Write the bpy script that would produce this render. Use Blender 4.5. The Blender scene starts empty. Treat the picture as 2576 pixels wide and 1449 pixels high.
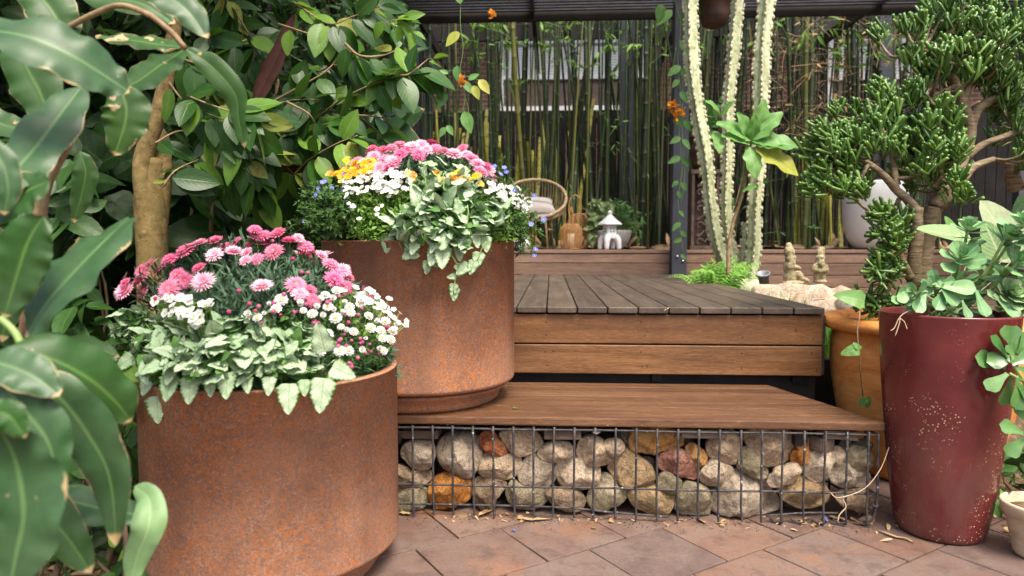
import bpy, bmesh, math, random
import numpy as np
from mathutils import Vector, Matrix

scene = bpy.context.scene
R = math.radians
# ------------------------------------------------------------------ camera, world, sun, exposure
CAM_H = 1.029
PITCH, YAW, FPX = R(3.54), R(3.27), 2731.0 / 4096 * 2576      # focal length in 2576-wide picture units
cam_d = bpy.data.cameras.new("camera")
cam = bpy.data.objects.new("camera", cam_d)
scene.collection.objects.link(cam)
cam.location = (0, 0, CAM_H)
cam.rotation_euler = (R(90) - PITCH, 0, YAW)
cam_d.sensor_width = 36.0
cam_d.lens = 24.0
cam_d.clip_start = 0.02
cam_d.clip_end = 400
cam_d.dof.use_dof = True
cam_d.dof.focus_distance = 2.75
cam_d.dof.aperture_fstop = 2.8
scene.camera = cam

SUN_EL, SUN_AZ = R(62), R(150)          # azimuth measured clockwise from +Y
world = bpy.data.worlds.new("World")
scene.world = world
world.use_nodes = True
wn = world.node_tree.nodes
wl = world.node_tree.links
wn.clear()
sky = wn.new("ShaderNodeTexSky")
sky.sky_type = 'NISHITA'
sky.sun_disc = False
sky.sun_elevation = SUN_EL
sky.sun_rotation = SUN_AZ
sky.dust_density = 6.0
sky.ozone_density = 0.6
sky.air_density = 1.0
bg = wn.new("ShaderNodeBackground")
bg.inputs[1].default_value = 0.15
wo = wn.new("ShaderNodeOutputWorld")
wl.new(sky.outputs[0], bg.inputs[0])
wl.new(bg.outputs[0], wo.inputs[0])
sun_d = bpy.data.lights.new("sun", 'SUN')
sun_d.energy = 2.4
sun_d.angle = R(22)
sun_d.color = (1.0, 0.93, 0.82)
sun = bpy.data.objects.new("sun", sun_d)
scene.collection.objects.link(sun)
sv = Vector((math.sin(SUN_AZ) * math.cos(SUN_EL), math.cos(SUN_AZ) * math.cos(SUN_EL), math.sin(SUN_EL)))
sun.rotation_euler = sv.to_track_quat('Z', 'Y').to_euler()
scene.view_settings.view_transform = 'Standard'
scene.view_settings.look = 'None'
scene.view_settings.gamma = 1.0
scene.view_settings.exposure = 1.1
scene.cycles.max_bounces = 6
scene.cycles.diffuse_bounces = 3
scene.cycles.transmission_bounces = 4
scene.cycles.transparent_max_bounces = 6
scene.cycles.use_adaptive_sampling = True

rng = np.random.default_rng(7)
random.seed(7)

# ------------------------------------------------------------------ picture point -> ray helpers (2576-wide picture units)
def ray(x, y):
    u = (x - 1288.0) / FPX
    v = -(y - 724.5) / FPX
    fw = math.cos(PITCH) + v * math.sin(PITCH)
    up = -math.sin(PITCH) + v * math.cos(PITCH)
    return np.array([u * math.cos(YAW) - fw * math.sin(YAW), u * math.sin(YAW) + fw * math.cos(YAW), up])
ORG = np.array([0, 0, CAM_H])
def atY(x, y, Y):
    r = ray(x, y); return ORG + r * (Y / r[1])
def atD(x, y, D):
    return ORG + ray(x, y) * D
def atZ(x, y, z):
    r = ray(x, y); return ORG + r * ((z - CAM_H) / r[2])
def pxm(n, D):                      # n picture units at depth D, in metres
    return n * D / FPX

# ------------------------------------------------------------------ materials
class Mat:
    def __init__(s, name, rough=0.6, spec=0.5, metal=0.0):
        s.m = bpy.data.materials.new(name)
        s.m.use_nodes = True
        s.t = s.m.node_tree
        s.t.nodes.clear()
        s.out = s.n("ShaderNodeOutputMaterial")
        s.b = s.n("ShaderNodeBsdfPrincipled")
        s.b.inputs['Roughness'].default_value = rough
        s.b.inputs['Specular IOR Level'].default_value = spec
        s.b.inputs['Metallic'].default_value = metal
        s.l(s.b.outputs[0], s.out.inputs[0])
    def n(s, ty, **kw):
        nd = s.t.nodes.new(ty)
        for k, v in kw.items():
            setattr(nd, k, v)
        return nd
    def l(s, a, b):
        s.t.links.new(a, b)
    def coord(s, scale=(1, 1, 1), kind='Object', rnd=True):
        tc = s.n("ShaderNodeTexCoord")
        mp = s.n("ShaderNodeMapping")
        mp.inputs['Scale'].default_value = scale
        s.l(tc.outputs[kind], mp.inputs[0])
        if rnd:
            oi = s.n("ShaderNodeObjectInfo")
            mu = s.n("ShaderNodeMath", operation='MULTIPLY')
            mu.inputs[1].default_value = 37.0
            s.l(oi.outputs['Random'], mu.inputs[0])
            cx = s.n("ShaderNodeCombineXYZ")
            s.l(mu.outputs[0], cx.inputs[0]); s.l(mu.outputs[0], cx.inputs[1]); s.l(mu.outputs[0], cx.inputs[2])
            s.l(cx.outputs[0], mp.inputs['Location'])
        return mp.outputs[0]
    def noise(s, vec, scale, detail=4, rough=0.55, dist=0.0):
        nd = s.n("ShaderNodeTexNoise")
        nd.inputs['Scale'].default_value = scale
        nd.inputs['Detail'].default_value = detail
        nd.inputs['Roughness'].default_value = rough
        nd.inputs['Distortion'].default_value = dist
        if vec is not None: s.l(vec, nd.inputs['Vector'])
        return nd.outputs['Fac']
    def voro(s, vec, scale, feature='F1', out='Distance'):
        nd = s.n("ShaderNodeTexVoronoi", feature=feature)
        nd.inputs['Scale'].default_value = scale
        if vec is not None: s.l(vec, nd.inputs['Vector'])
        return nd.outputs[out]
    def ramp(s, fac, stops, interp='LINEAR'):
        nd = s.n("ShaderNodeValToRGB")
        cr = nd.color_ramp
        cr.interpolation = interp
        while len(cr.elements) < len(stops): cr.elements.new(0.5)
        for e, (p, c) in zip(cr.elements, stops):
            e.position = p
            e.color = (c, c, c, 1) if not isinstance(c, (tuple, list)) else (*c[:3], 1)
        s.l(fac, nd.inputs[0])
        return nd.outputs[0]
    def mix(s, fac, a, b, ty='MIX'):
        nd = s.n("ShaderNodeMix", data_type='RGBA', blend_type=ty)
        for sock, v in ((nd.inputs[0], fac), (nd.inputs[6], a), (nd.inputs[7], b)):
            if isinstance(v, (int, float)): sock.default_value = v
            elif isinstance(v, (tuple, list)): sock.default_value = (*v[:3], 1)
            else: s.l(v, sock)
        return nd.outputs[2]
    def math(s, op, a, b=None, clamp=False):
        nd = s.n("ShaderNodeMath", operation=op, use_clamp=clamp)
        for i, v in enumerate((a, b)):
            if v is None: continue
            if isinstance(v, (int, float)): nd.inputs[i].default_value = v
            else: s.l(v, nd.inputs[i])
        return nd.outputs[0]
    def color(s, c):
        if isinstance(c, (tuple, list)): s.b.inputs['Base Color'].default_value = (*c[:3], 1)
        else: s.l(c, s.b.inputs['Base Color'])
        s.c = c
    def rough(s, v):
        s.l(v, s.b.inputs['Roughness'])
    def bump(s, h, strength=0.4, dist=0.01):
        nd = s.n("ShaderNodeBump")
        nd.inputs['Strength'].default_value = strength
        nd.inputs['Distance'].default_value = dist
        s.l(h, nd.inputs['Height'])
        s.l(nd.outputs[0], s.b.inputs['Normal'])
    def translucent(s, f, col=None):
        tr = s.n("ShaderNodeBsdfTranslucent")
        c = col if col is not None else s.c
        if isinstance(c, (tuple, list)): tr.inputs[0].default_value = (*c[:3], 1)
        else: s.l(c, tr.inputs[0])
        mx = s.n("ShaderNodeMixShader")
        mx.inputs[0].default_value = f
        s.l(s.b.outputs[0], mx.inputs[1]); s.l(tr.outputs[0], mx.inputs[2])
        s.l(mx.outputs[0], s.out.inputs[0])
    def island(s):
        return s.n("ShaderNodeNewGeometry").outputs['Random Per Island']
    def objrand(s):
        return s.n("ShaderNodeObjectInfo").outputs['Random']

def plain(name, col, rough=0.6, spec=0.5, metal=0.0, var=0.15, scale=8, bump=0.0):
    m = Mat(name, rough, spec, metal)
    v = m.coord()
    n = m.noise(v, scale, 5)
    c2 = tuple(c * (1 - var * 2) for c in col)
    c3 = tuple(min(1, c * (1 + var)) for c in col)
    m.color(m.ramp(n, [(0.3, c2), (0.7, c3)]))
    if bump: m.bump(m.noise(v, scale * 6, 4), bump, 0.004)
    return m.m

def leafmat(name, ca, cb, vein=None, veinw=0.035, side=9, sidef=0.35, rough=0.35, transl=0.25, edge=None, edgew=0.12,
            spots=None, spot_amt=0.62, tcol=None, spec=0.3, mottled=0.0, sidebump=0.3, margin=None):
    m = Mat(name, rough, spec)
    isl = m.island()
    uv = m.n("ShaderNodeUVMap").outputs[0]
    sp = m.n("ShaderNodeSeparateXYZ"); m.l(uv, sp.inputs[0])
    u, v = sp.outputs[0], sp.outputs[1]
    base = m.mix(isl, ca, cb)
    oc = m.coord(rnd=False)
    nz = m.noise(oc, 30, 3)
    base = m.mix(m.ramp(nz, [(0.35, 0.0), (0.7, 0.45)]), base, tuple(c * 0.55 for c in ca))
    a = m.math('ABSOLUTE', m.math('SUBTRACT', u, 0.5))
    if edge is not None:
        # silver blade with green margin and green vein net
        w = m.math('ADD', a, m.math('MULTIPLY', m.math('SUBTRACT', m.noise(uv, 14, 3), 0.5), 0.18))
        e = m.ramp(w, [(0.5 - edgew - 0.07, 0.0), (0.5 - edgew + 0.05, 1.0)])
        base = m.mix(e, base, edge)
    if vein is not None:
        mid = m.ramp(a, [(0.0, 1.0), (veinw, 0.0)])
        t = m.math('SUBTRACT', m.math('MULTIPLY', v, side), m.math('MULTIPLY', a, side * 0.7))
        fr = m.math('ABSOLUTE', m.math('SUBTRACT', m.math('FRACT', t), 0.5))
        sv = m.ramp(fr, [(0.0, 1.0), (0.12, 0.0)])
        sv2 = m.math('MULTIPLY', sv, sidef)
        mk = m.math('MAXIMUM', mid, sv2, True)
        base = m.mix(m.math('MULTIPLY', mk, 0.75), base, vein)
        m.bump(m.math('SUBTRACT', 1.0, m.math('MAXIMUM', mid, m.math('MULTIPLY', sv, 0.6))), sidebump, 0.002)
    if mottled:
        mm = m.ramp(m.noise(uv, 9, 4), [(0.5, 0.0), (0.58, 1.0)])
        base = m.mix(m.math('MULTIPLY', mm, mottled), base, (0.5, 0.55, 0.3))
    if margin is not None:
        dust = m.ramp(m.noise(oc, 9, 5, 0.7), [(0.40, 0.0), (0.75, 0.28)])
        base = m.mix(dust, base, (0.13, 0.17, 0.11))
        mg = m.math('ADD', a, m.math('MULTIPLY', m.math('SUBTRACT', m.noise(oc, 14, 5, 0.7), 0.5), 0.22))
        base = m.mix(m.math('MULTIPLY', m.ramp(mg, [(0.484, 0.0), (0.497, 0.8)]), m.ramp(m.noise(oc, 7, 2), [(0.52, 0.0), (0.57, 1.0)])), base, margin)
        base = m.mix(m.ramp(m.math('ADD', v, m.math('MULTIPLY', m.noise(oc, 20, 3), 0.06)), [(0.985, 0.0), (1.0, 1.0)]), base, margin)
    if spots is not None:
        sn = m.noise(oc, 26, 3)
        base = m.mix(m.ramp(sn, [(spot_amt, 0.0), (spot_amt + 0.03, 1.0)]), base, spots)
    m.color(base)
    if transl: m.translucent(transl, tcol)
    return m.m

M = {}
# rusted steel
def rust(name, seed):
    m = Mat(name, 0.85, 0.25)
    v = m.coord()
    big = m.noise(v, 3.2, 6, 0.65, 0.3)
    mid = m.noise(v, 18, 6, 0.7)
    fine = m.noise(v, 150, 4, 0.7)
    vfine = m.noise(v, 380, 2, 0.6)
    a = m.ramp(mid, [(0.3, (0.22, 0.085, 0.035)), (0.52, (0.38, 0.145, 0.052)), (0.72, (0.50, 0.19, 0.06))])
    b = m.ramp(mid, [(0.35, (0.37, 0.195, 0.12)), (0.6, (0.50, 0.215, 0.09))])
    c = m.mix(m.ramp(big, [(0.38, 0.0), (0.62, 1.0)]), a, b)
    c = m.mix(m.ramp(m.noise(v, 98, 5, 0.8), [(0.47, 0.0), (0.54, 0.74)]), c, (0.17, 0.115, 0.105))
    c = m.mix(m.ramp(m.noise(v, 150, 3, 0.6, 0.4), [(0.54, 0.0), (0.62, 0.5)]), c, (0.54, 0.36, 0.27))
    c = m.mix(m.ramp(m.noise(v, 62, 4, 0.7), [(0.53, 0.0), (0.60, 0.85)]), c, (0.52, 0.17, 0.04))
    c = m.mix(m.ramp(m.noise(v, 4.5, 7, 0.75), [(0.46, 0.0), (0.66, 0.65)]), c, (0.115, 0.068, 0.055))
    vs = m.coord((1, 1, 0.10))
    c = m.mix(m.ramp(m.noise(vs, 16, 4, 0.6), [(0.55, 0.0), (0.70, 0.35)]), c, (0.42, 0.19, 0.10))
    c = m.mix(m.ramp(m.noise(vs, 9, 4, 0.6), [(0.56, 0.0), (0.72, 0.4)]), c, (0.13, 0.07, 0.05))
    c = m.mix(m.ramp(m.noise(v, 2.1, 4, 0.6), [(0.45, 0.0), (0.7, 0.45)]), c, (0.44, 0.25, 0.17))
    m.color(c)
    m.bump(m.math('ADD', m.math('MULTIPLY', fine, 0.7), vfine), 0.55, 0.003)
    return m.m
M['rust'] = rust('rusted_steel', 1)

def wood(name, c0, c1, c2, axis='x', rough=0.5, scratch=0.3, dirt=0.5, grain=1.0, spec=0.4):
    m = Mat(name, rough, spec)
    sc = {'x': (1, 14, 14), 'y': (14, 1, 14)}[axis]
    v = m.coord(sc)
    v2 = m.coord({'x': (1, 3, 3), 'y': (3, 1, 3)}[axis])
    n1 = m.noise(v, 1.6, 5, 0.6, 0.6)
    n2 = m.noise(v, 16 * grain, 5, 0.75, 0.2)
    big = m.noise(v2, 1.7, 4, 0.6)
    c = m.ramp(m.math('ADD', m.math('MULTIPLY', n1, 0.4), m.math('MULTIPLY', n2, 0.6)), [(0.36, c0), (0.5, c1), (0.64, c2)])
    c = m.mix(m.math('MULTIPLY', m.ramp(big, [(0.4, 0.0), (0.65, 1.0)]), dirt), c, tuple(x * 0.45 for x in c0))
    vs = m.coord({'x': (1, 5, 5), 'y': (5, 1, 5)}[axis])
    s = m.ramp(m.noise(vs, 45, 3, 0.5), [(0.73, 0.0), (0.76, 1.0)])
    c = m.mix(m.math('MULTIPLY', s, scratch), c, (0.62, 0.48, 0.34))
    # nail holes and knots
    k = m.ramp(m.voro(m.coord(), 7), [(0.03, 1.0), (0.055, 0.0)])
    c = m.mix(m.math('MULTIPLY', k, 0.8), c, (0.03, 0.02, 0.015))
    hu = m.n("ShaderNodeHueSaturation")
    m.l(c, hu.inputs['Color'])
    m.l(m.math('ADD', m.math('MULTIPLY', m.objrand(), 0.35), 0.82), hu.inputs['Value'])
    m.color(hu.outputs[0])
    m.rough(m.ramp(big, [(0.3, rough - 0.12), (0.7, rough + 0.15)]))
    m.bump(n2, 0.35, 0.003)
    return m.m
M['fascia'] = wood('oiled_hardwood', (0.080, 0.034, 0.014), (0.175, 0.080, 0.032), (0.30, 0.155, 0.068), 'x', 0.45, 0.8, 0.3, 1.6)
M['tread'] = wood('worn_hardwood_tread', (0.056, 0.025, 0.012), (0.125, 0.060, 0.030), (0.22, 0.122, 0.066), 'x', 0.34, 0.9, 0.4, 1.4)
M['deck'] = wood('weathered_deck_timber', (0.042, 0.030, 0.022), (0.085, 0.063, 0.047), (0.145, 0.113, 0.086), 'y', 0.5, 0.45, 0.4)
M['upfascia'] = wood('pale_hardwood', (0.14, 0.08, 0.055), (0.25, 0.155, 0.11), (0.36, 0.24, 0.175), 'x', 0.55, 0.1, 0.3)  # paler brown boards of the raised deck
M['offcut'] = wood('old_timber_offcut', (0.07, 0.05, 0.04), (0.16, 0.11, 0.08), (0.27, 0.2, 0.15), 'x', 0.8, 0.2, 0.4)
M['endgrain'] = plain('dark_end_grain', (0.12, 0.09, 0.075), 0.7, var=0.3, scale=40, bump=0.3)

def stone(name, ca, cb, cc, lichen=0.25):
    m = Mat(name, 0.92, 0.2)
    v = m.coord()
    n1 = m.noise(v, 9, 6, 0.65)
    n2 = m.noise(v, 60, 6, 0.75)
    n3 = m.noise(v, 220, 3, 0.6)
    ca, cb, cc = [tuple(min(0.8, x * t_) for x, t_ in zip(q_, (1.28, 1.20, 1.10))) for q_ in (ca, cb, cc)]
    c = m.ramp(n1, [(0.32, ca), (0.5, cb), (0.68, cc)])
    c = m.mix(m.ramp(n2, [(0.38, 0.6), (0.52, 0.0)]), c, tuple(x * 0.4 for x in ca))
    c = m.mix(m.ramp(m.noise(v, 5, 5, 0.7, 1.5), [(0.46, 0.0), (0.49, 0.45), (0.52, 0.0)]), c, tuple(x * 0.3 for x in ca))
    c = m.mix(m.ramp(n3, [(0.62, 0.0), (0.75, 0.5)]), c, (0.62, 0.58, 0.5))
    c = m.mix(m.math('MULTIPLY', m.ramp(m.noise(v, 14, 5, 0.7), [(0.52, 0.0), (0.64, 1.0)]), lichen), c, (0.17, 0.18, 0.08))
    m.color(c)
    m.bump(m.math('ADD', m.math('MULTIPLY', n2, 1.6), m.math('MULTIPLY', n3, 0.6)), 1.0, 0.014)
    return m.m
ST = {
 'grey': stone('grey_sandstone', (0.30, 0.25, 0.20), (0.45, 0.39, 0.32), (0.58, 0.51, 0.42)),
 'beige': stone('beige_sandstone', (0.36, 0.27, 0.19), (0.52, 0.42, 0.31), (0.64, 0.55, 0.43), 0.12),
 'white': stone('whitish_sandstone', (0.40, 0.32, 0.24), (0.54, 0.45, 0.35), (0.64, 0.55, 0.45), 0.08),
 'tan': stone('tan_sandstone', (0.27, 0.18, 0.095), (0.40, 0.29, 0.17), (0.50, 0.40, 0.27), 0.3),
 'ochre': stone('ochre_sandstone', (0.33, 0.17, 0.055), (0.50, 0.29, 0.11), (0.58, 0.39, 0.19), 0.1),
 'orange': stone('orange_ironstone', (0.26, 0.11, 0.03), (0.48, 0.20, 0.045), (0.55, 0.30, 0.11), 0.08),
 'red': stone('red_ironstone', (0.25, 0.08, 0.035), (0.42, 0.15, 0.065), (0.50, 0.27, 0.15), 0.08),
 'purple': stone('purple_sandstone', (0.22, 0.10, 0.075), (0.34, 0.165, 0.125), (0.42, 0.24, 0.18), 0.05),
 'mossy': stone('mossy_sandstone', (0.19, 0.17, 0.11), (0.32, 0.285, 0.20), (0.44, 0.39, 0.29), 0.5),
 'brown': stone('brown_sandstone', (0.2, 0.145, 0.1), (0.33, 0.25, 0.18), (0.44, 0.36, 0.28), 0.2),
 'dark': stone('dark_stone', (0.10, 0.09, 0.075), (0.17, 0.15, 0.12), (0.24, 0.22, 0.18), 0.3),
}
M['driftwood'] = stone('bleached_driftwood', (0.50, 0.36, 0.27), (0.66, 0.52, 0.42), (0.78, 0.67, 0.58), 0.02)
M['statue'] = stone('lichened_concrete', (0.22, 0.20, 0.12), (0.46, 0.41, 0.27), (0.62, 0.55, 0.38), 0.9)

# terracotta
def terracotta(name, a, b, c, mottle=0.4):
    m = Mat(name, 0.8, 0.3)
    v = m.coord((1, 1, 2.2))
    n1 = m.noise(v, 4, 6, 0.65, 0.8)
    n2 = m.noise(v, 45, 5, 0.7)
    col = m.ramp(n1, [(0.3, a), (0.52, b), (0.72, c)])
    col = m.mix(m.ramp(n2, [(0.6, 0.0), (0.75, mottle)]), col, (0.10, 0.075, 0.03))
    col = m.mix(m.ramp(m.noise(v, 7, 5, 0.6), [(0.6, 0.0), (0.72, mottle)]), col, (0.16, 0.08, 0.03))
    m.color(col)
    vb = m.coord((1, 1, 6))
    m.bump(m.noise(vb, 12, 5, 0.6), 0.35, 0.008)
    return m.m
M['terracotta'] = terracotta('old_terracotta', (0.46, 0.155, 0.035), (0.68, 0.27, 0.065), (0.76, 0.37, 0.12))
M['claypot'] = terracotta('mossy_clay_pot', (0.38, 0.28, 0.17), (0.52, 0.41, 0.28), (0.58, 0.48, 0.34), 0.3)
M['brownpot'] = plain('brown_glazed_pot', (0.10, 0.05, 0.035), 0.4, var=0.3)
# maroon glaze with splashes of dried potting mix
m = Mat('maroon_glaze', 0.22, 0.6)
v = m.coord()
n = m.noise(v, 5, 5, 0.6)
c = m.ramp(n, [(0.3, (0.095, 0.014, 0.016)), (0.7, (0.17, 0.032, 0.030))])
low = m.n("ShaderNodeSeparateXYZ"); tcx = m.n("ShaderNodeTexCoord"); m.l(tcx.outputs['Object'], low.inputs[0])
dust = m.ramp(low.outputs[2], [(0.0, 0.5), (0.55, 0.0)])
dustn = m.math('MULTIPLY', dust, m.ramp(m.noise(m.coord((1, 1, 0.35)), 9, 5, 0.6), [(0.38, 0.0), (0.6, 1.0)]))
c = m.mix(dustn, c, (0.17, 0.10, 0.075))
patch = m.ramp(m.noise(v, 6.5, 3), [(0.50, 0.0), (0.58, 1.0)])
lowm = m.ramp(low.outputs[2], [(0.45, 1.0), (0.62, 0.12)])
sp = m.ramp(m.voro(v, 105), [(0.20, 1.0), (0.27, 0.0)])
spm = m.math('MULTIPLY', sp, m.math('MULTIPLY', m.math('ADD', patch, 0.03, True), lowm))
spm = m.math('MULTIPLY', spm, m.ramp(m.noise(v, 31, 2), [(0.46, 0.0), (0.5, 1.0)]))
c = m.mix(spm, c, (0.60, 0.46, 0.24))
scr = m.ramp(m.noise(m.coord((3, 3, 0.7)), 40, 2, 0.4, 0.5), [(0.74, 0.0), (0.77, 0.5)])
c = m.mix(scr, c, (0.36, 0.2, 0.17))
m.color(c)
m.rough(m.mix(m.math('MAXIMUM', spm, dustn), (0.2, 0.2, 0.2), (0.75, 0.75, 0.75)))
M['maroon'] = m.m

# paving tiles
m = Mat('terracotta_paver', 0.78, 0.35)
v = m.coord(rnd=False)
isl = m.island()
c = m.ramp(isl, [(0.0, (0.115, 0.060, 0.046)), (0.3, (0.14, 0.085, 0.068)), (0.55, (0.11, 0.072, 0.062)), (0.78, (0.15, 0.104, 0.086)), (0.9, (0.185, 0.10, 0.065))], 'CONSTANT')
n1 = m.noise(v, 5, 6, 0.7, 0.4)
c = m.mix(m.ramp(n1, [(0.35, 0.0), (0.7, 0.75)]), c, (0.185, 0.140, 0.118))
c = m.mix(m.ramp(m.noise(v, 3.2, 5, 0.6), [(0.54, 0.0), (0.68, 0.5)]), c, (0.27, 0.12, 0.055))
c = m.mix(m.ramp(m.noise(v, 11, 6, 0.75), [(0.50, 0.0), (0.66, 0.7)]), c, (0.07, 0.048, 0.04))
c = m.mix(m.ramp(m.noise(v, 90, 4, 0.7), [(0.45, 0.3), (0.62, 0.0)]), c, (0.08, 0.05, 0.04))
c = m.mix(m.ramp(m.voro(v, 26), [(0.045, 1.0), (0.07, 0.0)]), c, (0.05, 0.04, 0.035))
m.color(c)
m.rough(m.ramp(n1, [(0.3, 0.55), (0.7, 0.9)]))
m.bump(m.math('ADD', m.noise(v, 14, 5, 0.6), m.math('MULTIPLY', m.noise(v, 120, 4), 0.35)), 0.4, 0.006)
M['paver'] = m.m
m = Mat('dark_joint_soil', 0.95, 0.1)
v = m.coord(rnd=False)
m.color(m.ramp(m.noise(v, 40, 6, 0.7), [(0.3, (0.03, 0.022, 0.017)), (0.7, (0.10, 0.075, 0.055))]))
m.bump(m.noise(v, 60, 5), 0.8, 0.01)
M['soil'] = m.m
m = Mat('leaf_litter_soil', 0.95, 0.1)
v = m.coord(rnd=False)
c = m.ramp(m.noise(v, 22, 6, 0.75), [(0.3, (0.035, 0.025, 0.016)), (0.55, (0.12, 0.085, 0.05)), (0.75, (0.28, 0.21, 0.14))])
m.color(c); m.bump(m.noise(v, 35, 5), 1.0, 0.02)
M['bed'] = m.m

M['wire'] = plain('painted_steel_wire', (0.035, 0.035, 0.042), 0.45, 0.5, 0.3, var=0.5, scale=60, bump=0.2)
m = Mat('flecked_steel_wire', 0.55, 0.25, 0.0)
v = m.coord(rnd=False)
c = m.ramp(m.noise(v, 30, 4), [(0.4, (0.03, 0.03, 0.036)), (0.65, (0.075, 0.065, 0.06))])
c = m.mix(m.ramp(m.noise(v, 75, 3), [(0.66, 0.0), (0.7, 1.0)]), c, (0.42, 0.48, 0.5))
m.color(c); M['wire'] = m.m
M['post'] = plain('charcoal_paint', (0.06, 0.065, 0.085), 0.5, 0.4, var=0.12, scale=3)
M['fenceblack'] = plain('near_black_fence', (0.010, 0.009, 0.009), 0.7, 0.2, var=0.3, scale=6)
M['darktim'] = plain('dark_brown_timber', (0.020, 0.015, 0.013), 0.6, 0.4, var=0.3, scale=6)
M['iron'] = plain('dark_steel', (0.05, 0.05, 0.062), 0.4, 0.5, 0.2, var=0.2)
M['zinc'] = plain('zinc_bolt', (0.5, 0.5, 0.52), 0.35, 0.5, 0.9)
M['white'] = plain('white_paint', (0.72, 0.72, 0.70), 0.6, var=0.06, scale=4)
M['lantern_white'] = plain('white_concrete', (0.80, 0.80, 0.82), 0.75, 0.3, var=0.04, scale=30, bump=0.2)
M['blackgap'] = plain('unlit_black_paint', (0.01, 0.01, 0.01), 0.9, var=0.1)
M['bowl'] = plain('pale_concrete_bowl', (0.55, 0.56, 0.53), 0.75, var=0.12, scale=10, bump=0.2)
M['greypot'] = plain('grey_plastic', (0.20, 0.21, 0.23), 0.4, var=0.1)
M['whiteglaze'] = plain('white_glaze', (0.74, 0.74, 0.72), 0.25, var=0.04, scale=3)
M['rattan'] = plain('rattan_cane', (0.52, 0.38, 0.21), 0.5, var=0.25, scale=30)
M['bamboo_weave'] = plain('split_bamboo', (0.62, 0.33, 0.12), 0.45, var=0.2, scale=40)
M['candle'] = plain('wax_candle', (0.85, 0.78, 0.62), 0.5, var=0.05)
m = Mat('striped_linen', 0.95, 0.1)
v = m.coord(rnd=False)
sp_ = m.n("ShaderNodeSeparateXYZ"); m.l(v, sp_.inputs[0])
st = m.ramp(m.math('FRACT', m.math('MULTIPLY', sp_.outputs[1], 6.0)), [(0.0, 0.0), (0.5, 0.0), (0.56, 1.0), (0.8, 1.0), (0.86, 0.0)])
m.color(m.mix(st, (0.50, 0.46, 0.42), (0.27, 0.26, 0.26)))
m.bump(m.noise(v, 300, 2), 0.3, 0.002)
M['cushion'] = m.m
m = Mat('carved_wood', 0.8, 0.2)
v = m.coord(rnd=False)
m.color(m.ramp(m.noise(v, 12, 5), [(0.3, (0.06, 0.04, 0.035)), (0.7, (0.17, 0.12, 0.10))]))
M['carved'] = m.m
# brick
m = Mat('brown_brick', 0.9, 0.2)
tc = m.n("ShaderNodeTexCoord")
sx = m.n("ShaderNodeSeparateXYZ"); m.l(tc.outputs['Object'], sx.inputs[0])
cx = m.n("ShaderNodeCombineXYZ"); m.l(sx.outputs[0], cx.inputs[0]); m.l(sx.outputs[2], cx.inputs[1])
br = m.n("ShaderNodeTexBrick")
br.inputs['Scale'].default_value = 1.0
br.inputs['Brick Width'].default_value = 0.24
br.inputs['Row Height'].default_value = 0.086
br.inputs['Mortar Size'].default_value = 0.006
br.inputs['Color1'].default_value = (0.11, 0.055, 0.038, 1)
br.inputs['Color2'].default_value = (0.07, 0.037, 0.028, 1)
br.inputs['Mortar'].default_value = (0.2, 0.17, 0.14, 1)
m.l(cx.outputs[0], br.inputs[0])
m.color(br.outputs[0])
M['brick'] = m.m
m = Mat('window_glass', 0.06, 0.6)
m.color((0.17, 0.19, 0.20))
M['glass'] = m.m
M['blind'] = plain('brown_slat_blind', (0.16, 0.10, 0.085), 0.6, var=0.15)
# bark
def bark(name, a, b, c, sc=30, rough=0.85, bump=0.6, stretch=(1, 1, 1)):
    m = Mat(name, rough, 0.25)
    v = m.coord(stretch, rnd=False)
    n = m.noise(v, sc, 6, 0.7)
    big = m.noise(v, 4, 4, 0.6)
    cc = m.ramp(n, [(0.32, a), (0.5, b), (0.7, c)])
    cc = m.mix(m.ramp(big, [(0.42, 0.0), (0.6, 0.7)]), cc, tuple(x * 0.7 for x in (b[0], b[1] * 1.15, b[2])))
    m.color(cc)
    m.bump(m.math('ADD', n, m.math('MULTIPLY', m.ramp(m.voro(v, sc * 1.6), [(0.0, 1.0), (0.3, 0.0)]), 0.6)), bump, 0.006)
    return m.m
M['bark'] = bark('smooth_olive_bark', (0.12, 0.08, 0.03), (0.26, 0.18, 0.072), (0.42, 0.29, 0.13))
M['jadebark'] = bark('ringed_jade_bark', (0.06, 0.042, 0.025), (0.22, 0.16, 0.10), (0.40, 0.32, 0.22), 11, 0.75, 0.8, (1, 1, 5))
M['twig'] = bark('brown_twig', (0.12, 0.08, 0.045), (0.27, 0.18, 0.10), (0.40, 0.29, 0.17))
M['darktwig'] = bark('dark_twig', (0.04, 0.025, 0.015), (0.10, 0.065, 0.04), (0.16, 0.11, 0.07))
M['greenstem'] = plain('green_stem', (0.13, 0.24, 0.05), 0.5, var=0.2)
M['palestem'] = plain('pale_green_stem', (0.28, 0.42, 0.12), 0.5, var=0.2)
M['root'] = plain('dry_pale_root', (0.55, 0.42, 0.26), 0.8, var=0.2)
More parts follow.
